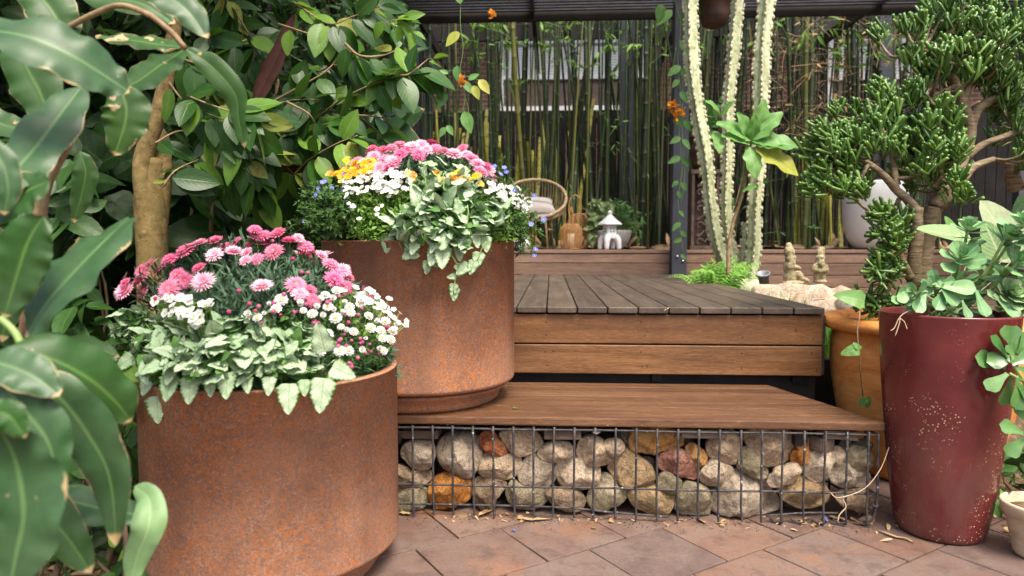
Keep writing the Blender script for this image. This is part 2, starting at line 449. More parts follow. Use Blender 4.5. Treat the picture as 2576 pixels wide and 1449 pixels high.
# bamboo
m = Mat('green_bamboo', 0.38, 0.5)
v = m.coord((1, 1, 0.3))
orr = m.objrand()
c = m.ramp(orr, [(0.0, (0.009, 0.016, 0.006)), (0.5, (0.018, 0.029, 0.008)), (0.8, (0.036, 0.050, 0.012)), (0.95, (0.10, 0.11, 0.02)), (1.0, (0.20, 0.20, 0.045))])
c = m.mix(m.ramp(m.noise(v, 6, 4), [(0.4, 0.0), (0.7, 0.4)]), c, (0.06, 0.09, 0.06))
uvn = m.n("ShaderNodeUVMap").outputs[0]
su = m.n("ShaderNodeSeparateXYZ"); m.l(uvn, su.inputs[0])
fr = m.math('FRACT', su.outputs[1])
c = m.mix(m.ramp(fr, [(0.0, 0.6), (0.03, 0.4), (0.055, 0.0)]), c, (0.13, 0.15, 0.08))
m.color(c)
M['bamboo'] = m.m
m = Mat('painted_sunlit_bamboo', 0.4, 0.4)  # sunlight on the far canes, put into their yellow colour
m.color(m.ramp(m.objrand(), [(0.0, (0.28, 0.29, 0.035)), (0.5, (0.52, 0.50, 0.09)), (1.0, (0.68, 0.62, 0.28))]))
M['bamboosunlit'] = m.m
M['husk'] = plain('dry_bamboo_sheath', (0.42, 0.28, 0.16), 0.8, var=0.3, scale=12)
# cactus
m = Mat('white_marbled_cactus', 0.6, 0.35)
v = m.coord((1, 1, 0.25), rnd=False)
c = m.ramp(m.noise(v, 20, 6, 0.7), [(0.3, (0.24, 0.28, 0.14)), (0.48, (0.44, 0.47, 0.28)), (0.66, (0.60, 0.60, 0.42))])
c = m.mix(m.ramp(m.noise(v, 9, 5, 0.7), [(0.58, 0.0), (0.7, 0.75)]), c, (0.22, 0.17, 0.14))
v3 = m.coord(rnd=False)
c = m.mix(m.ramp(m.noise(v3, 28, 5, 0.7), [(0.52, 0.0), (0.62, 0.8)]), c, (0.16, 0.22, 0.07))
m.color(c); m.bump(m.noise(v, 40, 4), 0.5, 0.006)
M['cactus'] = m.m
M['cactusedge'] = plain('cream_cactus_rib', (0.50, 0.47, 0.31), 0.6, var=0.45, scale=40)

# foliage
M['silver'] = leafmat('silver_nettle_leaf', (0.34, 0.47, 0.28), (0.54, 0.65, 0.45), (0.18, 0.32, 0.11), 0.035, 7, 0.7, 0.6, 0.15, edge=(0.065, 0.17, 0.03), edgew=0.07, spec=0.25, sidebump=0.6)
M['silver2'] = leafmat('green_nettle_leaf', (0.09, 0.21, 0.05), (0.15, 0.31, 0.075), (0.2, 0.36, 0.12), 0.03, 7, 0.4, 0.5, 0.3, spec=0.3)
M['daisyfol'] = leafmat('grey_green_daisy_foliage', (0.045, 0.095, 0.05), (0.085, 0.16, 0.085), None, rough=0.6, transl=0.15)
M['brightfol'] = leafmat('bright_green_foliage', (0.12, 0.25, 0.035), (0.22, 0.38, 0.07), None, rough=0.5, transl=0.3)
M['bluefol'] = leafmat('speedwell_foliage', (0.045, 0.11, 0.028), (0.10, 0.20, 0.05), None, rough=0.5, transl=0.25)
M['ficus'] = leafmat('glossy_shrub_leaf', (0.014, 0.050, 0.008), (0.036, 0.105, 0.015), (0.09, 0.19, 0.04), 0.03, 8, 0.22, 0.33, 0.18, spots=None, tcol=(0.10, 0.24, 0.02))
M['ficuslight'] = leafmat('young_shrub_leaf', (0.10, 0.23, 0.025), (0.19, 0.35, 0.05), (0.28, 0.42, 0.12), 0.03, 8, 0.25, 0.35, 0.4, tcol=(0.25, 0.42, 0.04))
M['ficusold'] = leafmat('yellowing_shrub_leaf', (0.20, 0.28, 0.05), (0.30, 0.32, 0.06), (0.14, 0.22, 0.05), 0.03, 8, 0.4, 0.4, 0.3, spots=(0.25, 0.13, 0.04), spot_amt=0.6)
M['under'] = leafmat('dark_understorey_leaf', (0.016, 0.046, 0.009), (0.036, 0.092, 0.018), (0.07, 0.15, 0.035), 0.03, 6, 0.3, 0.42, 0.12)
M['ginger'] = leafmat('ginger_leaf', (0.016, 0.062, 0.010), (0.034, 0.10, 0.018), (0.12, 0.24, 0.045), 0.045, 26, 0.06, 0.42, 0.2, spots=(0.42, 0.30, 0.15), spot_amt=0.69, tcol=(0.14, 0.30, 0.02), sidebump=0.15, spec=0.32, margin=(0.40, 0.29, 0.14))
M['gingerblue'] = leafmat('blue_green_ginger_leaf', (0.026, 0.075, 0.026), (0.043, 0.105, 0.036), (0.13, 0.24, 0.075), 0.045, 26, 0.06, 0.40, 0.10, spots=(0.42, 0.30, 0.15), spot_amt=0.72, sidebump=0.15, spec=0.32, margin=(0.40, 0.29, 0.14))
M['gingerpale'] = leafmat('pale_ginger_leaf', (0.17, 0.30, 0.12), (0.21, 0.34, 0.15), (0.28, 0.42, 0.2), 0.04, 26, 0.05, 0.45, 0.2, sidebump=0.15)
M['gingerhole'] = leafmat('chewed_ginger_leaf', (0.028, 0.088, 0.014), (0.055, 0.135, 0.024), (0.17, 0.30, 0.08), 0.045, 26, 0.06, 0.42, 0.25, spots=(0.50, 0.38, 0.22), spot_amt=0.58, spec=0.32, margin=(0.40, 0.29, 0.14))
M['darkred'] = leafmat('dark_red_leaf', (0.055, 0.018, 0.012), (0.085, 0.028, 0.018), (0.12, 0.05, 0.03), 0.03, 10, 0.2, 0.5, 0.1)
M['jade'] = leafmat('finger_jade_leaf', (0.038, 0.100, 0.014), (0.145, 0.27, 0.045), None, rough=0.33, transl=0.0, spec=0.55)
M['succ'] = leafmat('blue_green_succulent', (0.11, 0.27, 0.10), (0.27, 0.46, 0.20), (0.38, 0.56, 0.30), 0.05, 3, 0.0, 0.4, 0.15)
M['succlight'] = leafmat('pale_succulent', (0.24, 0.40, 0.16), (0.42, 0.58, 0.30), None, rough=0.4, transl=0.2)
M['succgreen'] = leafmat('jade_plant_leaf', (0.055, 0.16, 0.035), (0.13, 0.28, 0.07), None, rough=0.3, transl=0.1, spec=0.6)
M['arrow'] = leafmat('variegated_arrowhead_leaf', (0.20, 0.36, 0.13), (0.30, 0.46, 0.20), (0.66, 0.74, 0.45), 0.06, 9, 0.9, 0.4, 0.3)
M['arrowpale'] = leafmat('pale_arrowhead_leaf', (0.36, 0.44, 0.25), (0.42, 0.50, 0.30), (0.6, 0.66, 0.4), 0.04, 7, 0.4, 0.45, 0.3)
M['varieg'] = leafmat('variegated_bowl_leaf', (0.06, 0.15, 0.03), (0.11, 0.24, 0.05), (0.6, 0.62, 0.36), 0.10, 8, 0.7, 0.35, 0.2, mottled=0.8)
M['vine'] = leafmat('vine_leaf', (0.08, 0.22, 0.05), (0.17, 0.36, 0.09), (0.28, 0.44, 0.16), 0.03, 6, 0.2, 0.4, 0.35)
M['vineold'] = leafmat('yellow_vine_leaf', (0.34, 0.40, 0.05), (0.45, 0.45, 0.08), (0.16, 0.26, 0.05), 0.04, 6, 0.4, 0.4, 0.35)
M['papaya'] = leafmat('broad_lobed_leaf', (0.12, 0.30, 0.06), (0.24, 0.46, 0.13), (0.32, 0.5, 0.22), 0.04, 7, 0.3, 0.4, 0.35)
M['fern'] = leafmat('fern_frond', (0.16, 0.36, 0.05), (0.28, 0.52, 0.10), None, rough=0.5, transl=0.4)
M['grass'] = leafmat('grass_blade', (0.10, 0.25, 0.03), (0.22, 0.42, 0.06), None, rough=0.5, transl=0.3)
M['dryleaf'] = leafmat('dry_fallen_leaf', (0.30, 0.18, 0.085), (0.52, 0.38, 0.20), (0.5, 0.35, 0.2), 0.04, 8, 0.3, 0.8, 0.1)
# petals
def petal(name, base, tip, rough=0.7, transl=0.3):
    m = Mat(name, rough, 0.2)
    uv = m.n("ShaderNodeUVMap").outputs[0]
    sp = m.n("ShaderNodeSeparateXYZ"); m.l(uv, sp.inputs[0])
    isl = m.island()
    c = m.mix(m.ramp(sp.outputs[1], [(0.15, 0.0), (0.95, 1.0)]), base, tip)
    c = m.mix(m.math('MULTIPLY', isl, 0.45), c, base)
    hu = m.n("ShaderNodeHueSaturation"); m.l(c, hu.inputs['Color'])
    m.l(m.math('ADD', m.math('MULTIPLY', m.objrand(), 0.3), 0.8), hu.inputs['Saturation'])
    m.color(hu.outputs[0]); m.translucent(transl, None)
    return m.m
M['pink'] = petal('pink_daisy_petal', (0.68, 0.07, 0.22), (0.84, 0.38, 0.54))
M['palepink'] = petal('pale_pink_daisy_petal', (0.78, 0.20, 0.36), (0.90, 0.72, 0.79))
M['deeppink'] = petal('deep_pink_daisy_petal', (0.58, 0.035, 0.14), (0.76, 0.20, 0.36))
M['pinkeye'] = plain('pink_daisy_centre', (0.78, 0.20, 0.20), 0.8, var=0.3, scale=200)
M['whitepetal'] = petal('white_petal', (0.80, 0.80, 0.72), (0.86, 0.86, 0.85))
M['yelloweye'] = plain('yellow_flower_centre', (0.85, 0.50, 0.03), 0.8, var=0.25, scale=200)
M['greeneye'] = plain('green_yellow_flower_centre', (0.45, 0.52, 0.08), 0.8, var=0.2, scale=200)
M['yellow'] = petal('yellow_petal', (0.80, 0.36, 0.01), (0.88, 0.55, 0.015))
M['blue'] = petal('blue_petal', (0.14, 0.17, 0.60), (0.27, 0.31, 0.78))
M['orangeflower'] = petal('orange_petal', (0.75, 0.22, 0.01), (0.85, 0.42, 0.02))
M['bud'] = petal('crimson_bud', (0.50, 0.09, 0.22), (0.85, 0.6, 0.68))

# ------------------------------------------------------------------ geometry helpers
class MB:
    def __init__(s):
        s.V = []; s.U = []; s.F = []; s.n = 0
    def add(s, V, F, U=None, mi=0, smooth=True):
        """F: array (m,k) or list of such arrays"""
        V = np.asarray(V, float).reshape(-1, 3)
        if U is None: U = np.zeros((len(V), 2))
        s.V.append(V); s.U.append(np.asarray(U, float))
        if not isinstance(F, list): F = [F]
        for f in F:
            f = np.asarray(f, int)
            if len(f): s.F.append((f + s.n, mi, smooth))
        s.n += len(V)
        return s
    def inst(s, tpl, P, Rm, S, mi=0, smooth=True):
        """many copies of a template (V,F,U): P (n,3), Rm (n,3,3) columns = local axes, S (n,) or (n,3)"""
        V, F, U = tpl
        P = np.asarray(P, float); n = len(P)
        if n == 0: return s
        S = np.asarray(S, float)
        if S.ndim == 1: S = np.repeat(S[:, None], 3, 1)
        W = V[None] * S[:, None, :]
        W = np.einsum('nij,nvj->nvi', Rm, W) + P[:, None]
        k = len(V)
        FF = []
        for f in (F if isinstance(F, list) else [F]):
            f = np.asarray(f)
            if len(f) == 0: continue
            FF.append((f[None] + (np.arange(n) * k)[:, None, None]).reshape(-1, f.shape[1]))
        return s.add(W.reshape(-1, 3), FF, np.tile(U, (n, 1)), mi, smooth)
    def build(s, name, mats, parent=None, loc=None):
        me = bpy.data.meshes.new(name)
        V = np.concatenate(s.V); U = np.concatenate(s.U)
        loc = np.zeros(3) if loc is None else np.asarray(loc, float)
        base = loc.copy()
        if parent is not None: base = base + np.array(parent['_w'])
        # vertices are given in world space unless loc is used as the object's own origin
        V = V - base
        me.vertices.add(len(V)); me.vertices.foreach_set('co', V.ravel())
        idx = np.concatenate([f.ravel() for f, _, _ in s.F])
        tot = np.concatenate([np.full(len(f), f.shape[1]) for f, _, _ in s.F])
        st = np.concatenate([[0], np.cumsum(tot)[:-1]])
        me.loops.add(len(idx)); me.loops.foreach_set('vertex_index', idx.astype(np.int32))
        me.polygons.add(len(tot))
        me.polygons.foreach_set('loop_start', st.astype(np.int32))
        me.polygons.foreach_set('loop_total', tot.astype(np.int32))
        me.polygons.foreach_set('material_index', np.concatenate([np.full(len(f), m) for f, m, _ in s.F]).astype(np.int32))
        me.polygons.foreach_set('use_smooth', np.concatenate([np.full(len(f), sm) for f, _, sm in s.F]))
        uvl = me.uv_layers.new(name='UVMap')
        uvl.data.foreach_set('uv', U[idx].ravel())
        if not isinstance(mats, (list, tuple)): mats = [mats]
        for mm in mats: me.materials.append(mm)
        me.update(calc_edges=True); me.validate()
        o = bpy.data.objects.new(name, me)
        scene.collection.objects.link(o)
        o.location = loc
        if parent is not None: o.parent = parent
        return o

def thing(name, label, cat, loc=(0, 0, 0), group=None):
    o = bpy.data.objects.new(name, None)
    o.empty_display_size = 0.05
    scene.collection.objects.link(o)
    o.location = loc
    o['_w'] = [float(x) for x in loc]
    o['label'] = label; o['category'] = cat
    if group: o['group'] = group
    return o
def tag(o, label=None, cat=None, group=None, kind=None):
    if label: o['label'] = label
    if cat: o['category'] = cat
    if group: o['group'] = group
    if kind: o['kind'] = kind
    return o
def copy_tree(o, parent=None):
    c = o.copy(); scene.collection.objects.link(c)
    if parent is not None: c.parent = parent
    for ch in list(o.children): copy_tree(ch, c)
    return c

def nrm(a):
    a = np.asarray(a, float)
    return a / (np.linalg.norm(a, axis=-1, keepdims=True) + 1e-12)
def frames(D, N):
    """columns x = across, y = along D, z = normal near N"""
    D = nrm(D); N = np.asarray(N, float)
    X = np.cross(D, N)
    bad = np.linalg.norm(X, axis=-1) < 1e-4
    X[bad] = np.cross(D[bad], np.array([0.3, 0.8, 0.5]))
    X = nrm(X); Z = np.cross(X, D)
    return np.stack([X, D, Z], axis=-1)
def rvec(n):
    return nrm(rng.normal(size=(n, 3)))

def box(cx, cy, cz, sx, sy, sz, r=0.0, seg=2):
    bm = bmesh.new()
    bmesh.ops.create_cube(bm, size=1.0)
    for v in bm.verts: v.co = Vector((v.co.x * sx, v.co.y * sy, v.co.z * sz))
    if r > 0:
        bmesh.ops.bevel(bm, geom=bm.edges[:], offset=r, segments=seg, affect='EDGES', profile=0.6)
    out = bm_arrays(bm)
    out[0][:] += np.array([cx, cy, cz])
    return out
def bm_arrays(bm):
    bm.verts.ensure_lookup_table(); bm.verts.index_update()
    V = np.array([v.co[:] for v in bm.verts])
    d = {}
    for f in bm.faces: d.setdefault(len(f.verts), []).append([v.index for v in f.verts])
    F = [np.array(x) for x in d.values()]
    bm.free()
    return V, F
def grid_faces(nu, nv, wrap=False):
    """nv rows of nu verts"""
    i = np.arange(nv - 1)[:, None] * nu; j = np.arange(nu if wrap else nu - 1)[None]
    j2 = (j + 1) % nu
    return np.stack([i + j, i + j2, i + nu + j2, i + nu + j], -1).reshape(-1, 4)
def smooth_path(P, n):
    P = np.asarray(P, float)
    if len(P) < 3:
        t = np.linspace(0, 1, n)[:, None]; return P[0] * (1 - t) + P[-1] * t
    Q = np.vstack([2 * P[0] - P[1], P, 2 * P[-1] - P[-2]])
    out = []
    m = len(P) - 1
    for t in np.linspace(0, m - 1e-9, n):
        i = int(t); f = t - i
        a, b, c, d = Q[i], Q[i + 1], Q[i + 2], Q[i + 3]
        out.append(0.5 * ((2 * b) + (c - a) * f + (2 * a - 5 * b + 4 * c - d) * f * f + (3 * b - a - 3 * c + d) * f ** 3))
    return np.array(out)
def tube(P, rad, nseg=8, cap=True, jitter=0.0):
    """P (n,3); rad scalar or (n,)"""
    P = np.asarray(P, float); n = len(P)
    rad = np.broadcast_to(np.asarray(rad, float), (n,))
    T = nrm(np.gradient(P, axis=0))
    ref = np.array([0.0, 0, 1]) if abs(T[0][2]) < 0.9 else np.array([1.0, 0, 0])
    X = nrm(np.cross(T[0], ref)); V = []
    L = np.concatenate([[0], np.cumsum(np.linalg.norm(np.diff(P, axis=0), axis=1))])
    U = []
    for i in range(n):
        X = nrm(X - T[i] * np.dot(X, T[i])); Y = np.cross(T[i], X)
        a = np.linspace(0, 2 * np.pi, nseg, endpoint=False)
        rr = rad[i] * (1 + jitter * rng.normal(size=nseg))
        V.append(P[i] + (np.cos(a) * rr)[:, None] * X + (np.sin(a) * rr)[:, None] * Y)
        U.append(np.stack([a / 6.2832, np.full(nseg, L[i])], -1))
    F = [grid_faces(nseg, n, True)]
    V = np.concatenate(V); U = np.concatenate(U)
    if cap:
        F.append(np.arange(nseg)[None, ::-1]); F.append((np.arange(nseg) + (n - 1) * nseg)[None])
    return V, F, U
def lathe(prof, n=64, c=(0, 0, 0)):
    prof = np.asarray(prof, float)
    a = np.linspace(0, 2 * np.pi, n, endpoint=False)
    V = np.stack([np.outer(prof[:, 0], np.cos(a)), np.outer(prof[:, 0], np.sin(a)), np.repeat(prof[:, 1][:, None], n, 1)], -1).reshape(-1, 3)
    return V + np.asarray(c, float), [grid_faces(n, len(prof), True)[:, ::-1]]
def arc(cx, cz, r, a0, a1, n=6):
    t = np.radians(np.linspace(a0, a1, n))
    return [(cx + r * math.cos(x), cz + r * math.sin(x)) for x in t]

def leaf_tpl(prof, nv=8, nu=5, fold=0.15, droop=0.25, wave=0.0, serr=0, sd=0.12, tipcurl=0.0):
    """unit-length leaf along +y, width from prof(v); fold raises the sides, droop bends the tip down"""
    if serr: nv = max(nv, serr * 2 + 1)
    v = np.linspace(0, 1, nv); u = np.linspace(-1, 1, nu)
    w = np.array([prof(x) for x in v])
    if serr:
        w = w * (1 - sd * (np.arange(nv) % 2))
    X = w[:, None] * u[None]
    Y = np.repeat(v[:, None], nu, 1) - (sd * 0.0)
    Z = fold * np.abs(X) - droop * (v ** 2)[:, None] + wave * np.sin(v * 14)[:, None] * np.abs(u)[None] * np.sign(u)[None] - tipcurl * (v ** 5)[:, None]
    V = np.stack([X, Y, Z], -1).reshape(-1, 3)
    U = np.stack([np.repeat((u[None] + 1) / 2, nv, 0), np.repeat(v[:, None], nu, 1)], -1).reshape(-1, 2)
    return V, [grid_faces(nu, nv)], U
def P_oval(w, a=0.75, b=0.9):
    return lambda v: w * (max(0.0, math.sin(math.pi * min(1, v) ** a)) ** b) + 0.002
def P_heart(w):
    return lambda v: w * (1.0 if v > 0.12 else 0.62 + 3.1 * v) * max(0.0, (1 - v) ** 0.62 * (1.0 + 0.25 * v)) * (1.0 if v > 0.02 else 0.9) + 0.001
def P_lance(w):
    return lambda v: w * (max(0.0, math.sin(math.pi * v ** 0.8)) ** 0.75) + 0.001
def P_spoon(w):
    return lambda v: w * (0.28 + 0.72 * max(0, min(1, (v - 0.1) / 0.6)) ** 1.3) * (1 if v < 0.75 else max(0, 1 - ((v - 0.75) / 0.25) ** 2.2) ** 0.5) + 0.001
T_oval = leaf_tpl(P_oval(0.26), 8, 5, 0.25, 0.18)
T_oval2 = leaf_tpl(P_oval(0.24, 0.8), 8, 5, 0.12, 0.4)
T_heart = leaf_tpl(P_heart(0.47), 13, 5, 0.08, 0.22, 0.02, serr=7, sd=0.10)
T_heart2 = leaf_tpl(P_heart(0.45), 13, 5, 0.16, 0.06, 0.04, serr=7, sd=0.12)
T_small = leaf_tpl(P_oval(0.22), 4, 3, 0.3, 0.2)
T_needle = leaf_tpl(P_lance(0.07), 4, 2, 0, 0.35)
T_lance = leaf_tpl(P_lance(0.13), 9, 5, 0.2, 0.45)
T_bigheart = leaf_tpl(P_heart(0.40), 11, 7, 0.12, 0.3, 0.02)
T_spoon = leaf_tpl(P_spoon(0.24), 13, 5, 0.30, -0.10)
T_petal = leaf_tpl(P_spoon(0.13), 4, 3, 0.3, 0.05)
T_grass = leaf_tpl(lambda v: 0.02 * (1 - v) ** 0.6 + 0.0005, 7, 2, 0, 0.5)
def capsule(nr=7, ns=7):
    prof = [(0.25, 0), (0.7, 0.12), (0.85, 0.35), (1.0, 0.7), (1.05, 0.88), (0.8, 0.98), (0.35, 0.955)]
    V = []; U = []
    for r, z in prof:
        a = np.linspace(0, 2 * np.pi, ns, endpoint=False)
        V.append(np.stack([np.cos(a) * r * 0.105, np.full(ns, z), np.sin(a) * r * 0.095 - 0.12 * z * (1 - z) * -1], -1)); U.append(np.stack([a / 6.28, np.full(ns, z)], -1))
    return np.concatenate(V), [grid_faces(ns, len(prof), True), (np.arange(ns) + (len(prof) - 1) * ns)[None]], np.concatenate(U)
T_finger = capsule()
def ball(n=10, m=6):
    t = np.linspace(0, math.pi, m); a = np.linspace(0, 2 * np.pi, n, endpoint=False)
    V = np.stack([np.outer(np.sin(t), np.cos(a)), np.outer(np.sin(t), np.sin(a)), np.repeat(np.cos(t)[:, None], n, 1)], -1).reshape(-1, 3)
    return V, [grid_faces(n, m, True)[:, ::-1]], np.zeros((len(V), 2)) + 0.5
T_ball = ball()

def fbm(P, scale, seed=0, octs=3):
    """cheap smooth pseudo-noise from sums of sines, P (n,3) -> (n,)"""
    r = np.random.default_rng(seed); out = np.zeros(len(P)); amp = 1.0
    for o in range(octs):
        for k in range(4):
            d = nrm(r.normal(size=3)) * scale * (2 ** o); ph = r.uniform(0, 6.28)
            out += amp * np.sin(P @ d + ph) * 0.4
        amp *= 0.5
    return out

# ------------------------------------------------------------------ the setting: ground, paving, beds
mb = MB()
mb.add([(-40, -12, -0.03), (40, -12, -0.03), (40, 60, -0.03), (-40, 60, -0.03)], np.array([[0, 1, 2, 3]]))
tag(mb.build('ground', M['soil']), kind='structure')

mb = MB()
ang = math.atan2(0.192, 0.275)
e1 = np.array([math.cos(ang), math.sin(ang)]); e2 = np.array([-math.sin(ang), math.cos(ang)])
o0 = np.array([-0.007, 2.177]); TL, TW = 0.335, 0.310
for j in range(-14, 8):
    for i in range(-13, 13):
        a = i * TL + (0.5 * TL if j % 2 else 0.0); b = j * TW
        c = o0 + e1 * (a + TL / 2) + e2 * (b + TW / 2)
        if c[1] > 3.4 or c[1] < -1.2 or abs(c[0]) > 3.4: continue
        V, F = box(0, 0, 0, TL - 0.005 - rng.uniform(0, 0.003), TW - 0.005 - rng.uniform(0, 0.003), 0.04, 0.004, 2)
        t = ang + rng.normal() * 0.004
        ca, sa = math.cos(t), math.sin(t)
        tl = rng.normal(size=2) * 0.004
        W = np.stack([V[:, 0] * ca - V[:, 1] * sa + c[0], V[:, 0] * sa + V[:, 1] * ca + c[1], V[:, 2] - 0.02 + V[:, 0] * tl[0] + V[:, 1] * tl[1]], -1)
        mb.add(W, F, smooth=False)
tag(mb.build('paving', M['paver']), kind='structure')
mb = MB()
mb.add([(-3.6, -1.6, -0.008), (3.6, -1.6, -0.008), (3.6, 3.2, -0.008), (-3.6, 3.2, -0.008)], np.array([[0, 1, 2, 3]]))
tag(mb.build('paving_joints', M['soil']), kind='structure')

def terrain(name, x0, x1, y0, y1, zf, n, mat, seed):
    X, Y = np.meshgrid(np.linspace(x0, x1, n), np.linspace(y0, y1, n))
    P = np.stack([X.ravel(), Y.ravel(), np.zeros(n * n)], -1)
    P[:, 2] = zf(P[:, 0], P[:, 1]) + 0.02 * fbm(P, 5, seed)
    b = MB(); b.add(P, grid_faces(n, n))
    return tag(b.build(name, mat), kind='structure')
# garden bed to the right of the deck, rising to the back
def bed_z(x, y):
    return 0.30 + 0.27 * np.clip((y - 3.4) / 1.6, 0, 1) + 0.03 * np.clip((y - 5.0) / 2, 0, 1)
terrain('garden_bed', 1.262, 5.5, 3.74, 6.86, bed_z, 50, M['bed'], 3)
terrain('side_bed', 1.75, 5.5, 1.2, 3.80, lambda x, y: 0.015 + 0 * x + 0.28 * np.clip((y - 3.3) / 0.45, 0, 1), 40, M['bed'], 4)
# left bed behind the pots, rising gently under the shrubs
terrain('left_bed', -7.0, -1.34, 1.0, 9.5, lambda x, y: 0.03 + 0.45 * np.clip((y - 2.6) / 3.0, 0, 1) + 0.05 * (x < -3), 60, M['bed'], 5)
terrain('back_bed', -1.4, -0.32, 3.34, 6.86, lambda x, y: 0.05 + 0.45 * np.clip((y - 3.4) / 2.2, 0, 1), 30, M['bed'], 6)
# bed behind the upper deck that the bamboo grows in
terrain('bamboo_bed', -7.0, 7.5, 7.9, 10.6, lambda x, y: 1.0 + 0 * x, 60, M['bed'], 8)

# ------------------------------------------------------------------ lower deck
DZ = 0.747                       # top of the lower deck
DF = 3.172                       # its front face
deck = thing('timber_deck', 'low dark timber deck with boards running away and two brown fascia boards facing the front', 'deck', (0.5, DF, 0))
k = 0
for i in range(-2, 9):
    x = -0.019 + (i + 0.5) * 0.14
    L = 6.86 - DF + 0.02
    V, F = box(x, DF + L / 2 - 0.018 + rng.normal() * 0.0015, DZ - 0.0145, 0.1345, L, 0.029, 0.006, 3)
    b = MB(); b.add(V, F, smooth=False)
    b.build('deck_board', [M['deck']], deck, loc=(x - 0.5, 0, DZ))
zt = DZ - 0.029 - 0.006
for n_ in range(2):
    V, F = box(0.4705, DF + 0.012, zt - 0.0675 - 0.0015, 1.537, 0.024, 0.136, 0.006, 3)
    b = MB(); b.add(V, F, smooth=False)
    b.build('fascia_board', [M['fascia']], deck, loc=(0, 0, zt - 0.07))
    # returns down the right side
    V, F = box(1.252, DF + 1.86, zt - 0.0675 - 0.0015, 0.022, 3.66, 0.136, 0.005, 2)
    b = MB(); b.add(V, F, smooth=False)
    b.build('side_board', [M['deck']], deck)
    V, F = box(-0.288, DF + 1.86, zt - 0.0675 - 0.0015, 0.022, 3.66, 0.136, 0.005, 2)
    b = MB(); b.add(V, F, smooth=False)
    b.build('side_board', [M['deck']], deck)
    zt -= 0.1425
for zz_ in (0.675, 0.610, 0.535, 0.465):
    for xx_ in (-0.02, 0.42, 0.88, 1.20):
        b = MB(); b.add(T_ball[0] * np.array([0.0032, 0.0012, 0.0032]) + np.array([xx_ + rng.normal() * 0.006, DF - 0.0003, zz_ + rng.normal() * 0.003]), T_ball[1])
        b.build('screw', [M['blackgap']], deck)
for i in range(0, 9):
    for yy_ in (DF + 0.05, DF + 0.5, DF + 1.0):
        for dx_ in (-0.035, 0.035):
            b = MB(); b.add(T_ball[0] * np.array([0.0035, 0.0035, 0.001]) + np.array([-0.019 + (i + 0.5) * 0.14 + dx_, yy_ + rng.normal() * 0.004, DZ]), T_ball[1])
            b.build('screw', [M['blackgap']], deck)
b = MB()
for x in (-0.2, 0.5, 1.15):
    V, F = box(x, DF + 1.85, 0.54, 0.045, 3.6, 0.30); b.add(V, F, smooth=False)
V, F = box(0.48, DF + 0.10, 0.34, 1.52, 0.045, 0.66); b.add(V, F, smooth=False)
b.build('joist', [M['darktim']], deck)

# dark sleeper edging to the right of the deck
b = MB(); V, F = box(1.72, 3.70, 0.22, 0.90, 0.06, 0.42, 0.006); b.add(V, F, smooth=False)
tag(b.build('garden_edging', M['darktim']), 'dark timber sleeper edging the bed between deck and terracotta pot', 'edging')

# ------------------------------------------------------------------ bench-like lower step on the gabion
TZ = 1.029 - 0.6382
step = thing('timber_step', 'wide brown timber step of narrow boards resting on the stone filled cage', 'step', (0.3, 2.8, TZ))
y = 2.507
xl = -1.30
for i in range(7):
    wd = 0.092 if i else 0.088
    xr = 1.212 - (y - 2.507) * 0.325
    V, F = box(0, 0, TZ - 0.016, xr - xl, wd - 0.0035, 0.032, 0.0045 if i else 0.006, 2)
    V[:, 0] += (xr + xl) / 2; V[:, 1] += y + wd / 2
    # shear the right ends to follow the cut edge
    rt = V[:, 0] > xr - 0.02
    V[rt, 0] -= (V[rt, 1] - y) * 0.325
    b = MB(); b.add(V, F, smooth=False)
    b.build('tread_board', [M['tread']], step, loc=(0, y - 2.8, 0))
    y += wd + 0.0038
V, F = box(-0.82, 3.27, TZ - 0.016, 0.98, 0.19, 0.032, 0.005, 2)
b = MB(); b.add(V, F, smooth=False); b.build('tread_board', [M['tread']], step)
V, F = box(-0.10, 2.5175, TZ - 0.016 - 0.045, 0.3, 0.02, 0.02)
for xx in (-1.1, 0.93):
    b = MB(); V, F = box(xx, 2.86, TZ - 0.07, 0.045, 0.62, 0.07); b.add(V, F, smooth=False)
    b.build('bearer', [M['darktim']], step)

# ------------------------------------------------------------------ gabion cage
GY = 2.514
GX0, GX1 = -0.62, 1.190
gb = thing('gabion_cage', 'black steel wire gabion cage holding stones under the brown step', 'gabion cage', (0.3, GY, 0))
b = MB()
ztop = TZ - 0.042; zmid = 1.029 - (0.0)
zmid = atY(1700, 1233, GY)[2]; zlow = 0.03
wr = 0.0043
barx = []
x = atY((1560 + 2315 / 2.0125) / 1.5901, 1150, GY)[0]
pitch = (atY((1560 + 2315 / 2.0125) / 1.5901, 1150, GY)[0] - atY((1560 + 185 / 2.0125) / 1.5901, 1150, GY)[0]) / 13.0
for i in range(-18, 11):
    bx = x + i * pitch
    if bx < GX0 - 0.02 or bx > GX1 - 0.02: continue
    barx.append(bx)
    tilt = rng.normal() * 0.002
    low = 0.012 + rng.uniform(-0.003, 0.003)
    pts = [(bx, GY - 0.004, ztop + 0.006), (bx + tilt, GY - 0.004, zmid + 0.05), (bx + tilt, GY - 0.005, zmid - 0.05), (bx + tilt * 1.5 + 0.002, GY - 0.006, low + 0.02), (bx + tilt * 1.5 + 0.002, GY - 0.008, low)]
    if bx > 0.78:
        pts += [(bx - 0.008, GY + 0.005, low - 0.004), (bx - 0.035, GY + 0.02, low + 0.004)]
    V, F, U = tube(smooth_path(pts, 18), wr, 8); b.add(V, F, U)
b.build('upright_wire', [M['wire']], gb)
b = MB()
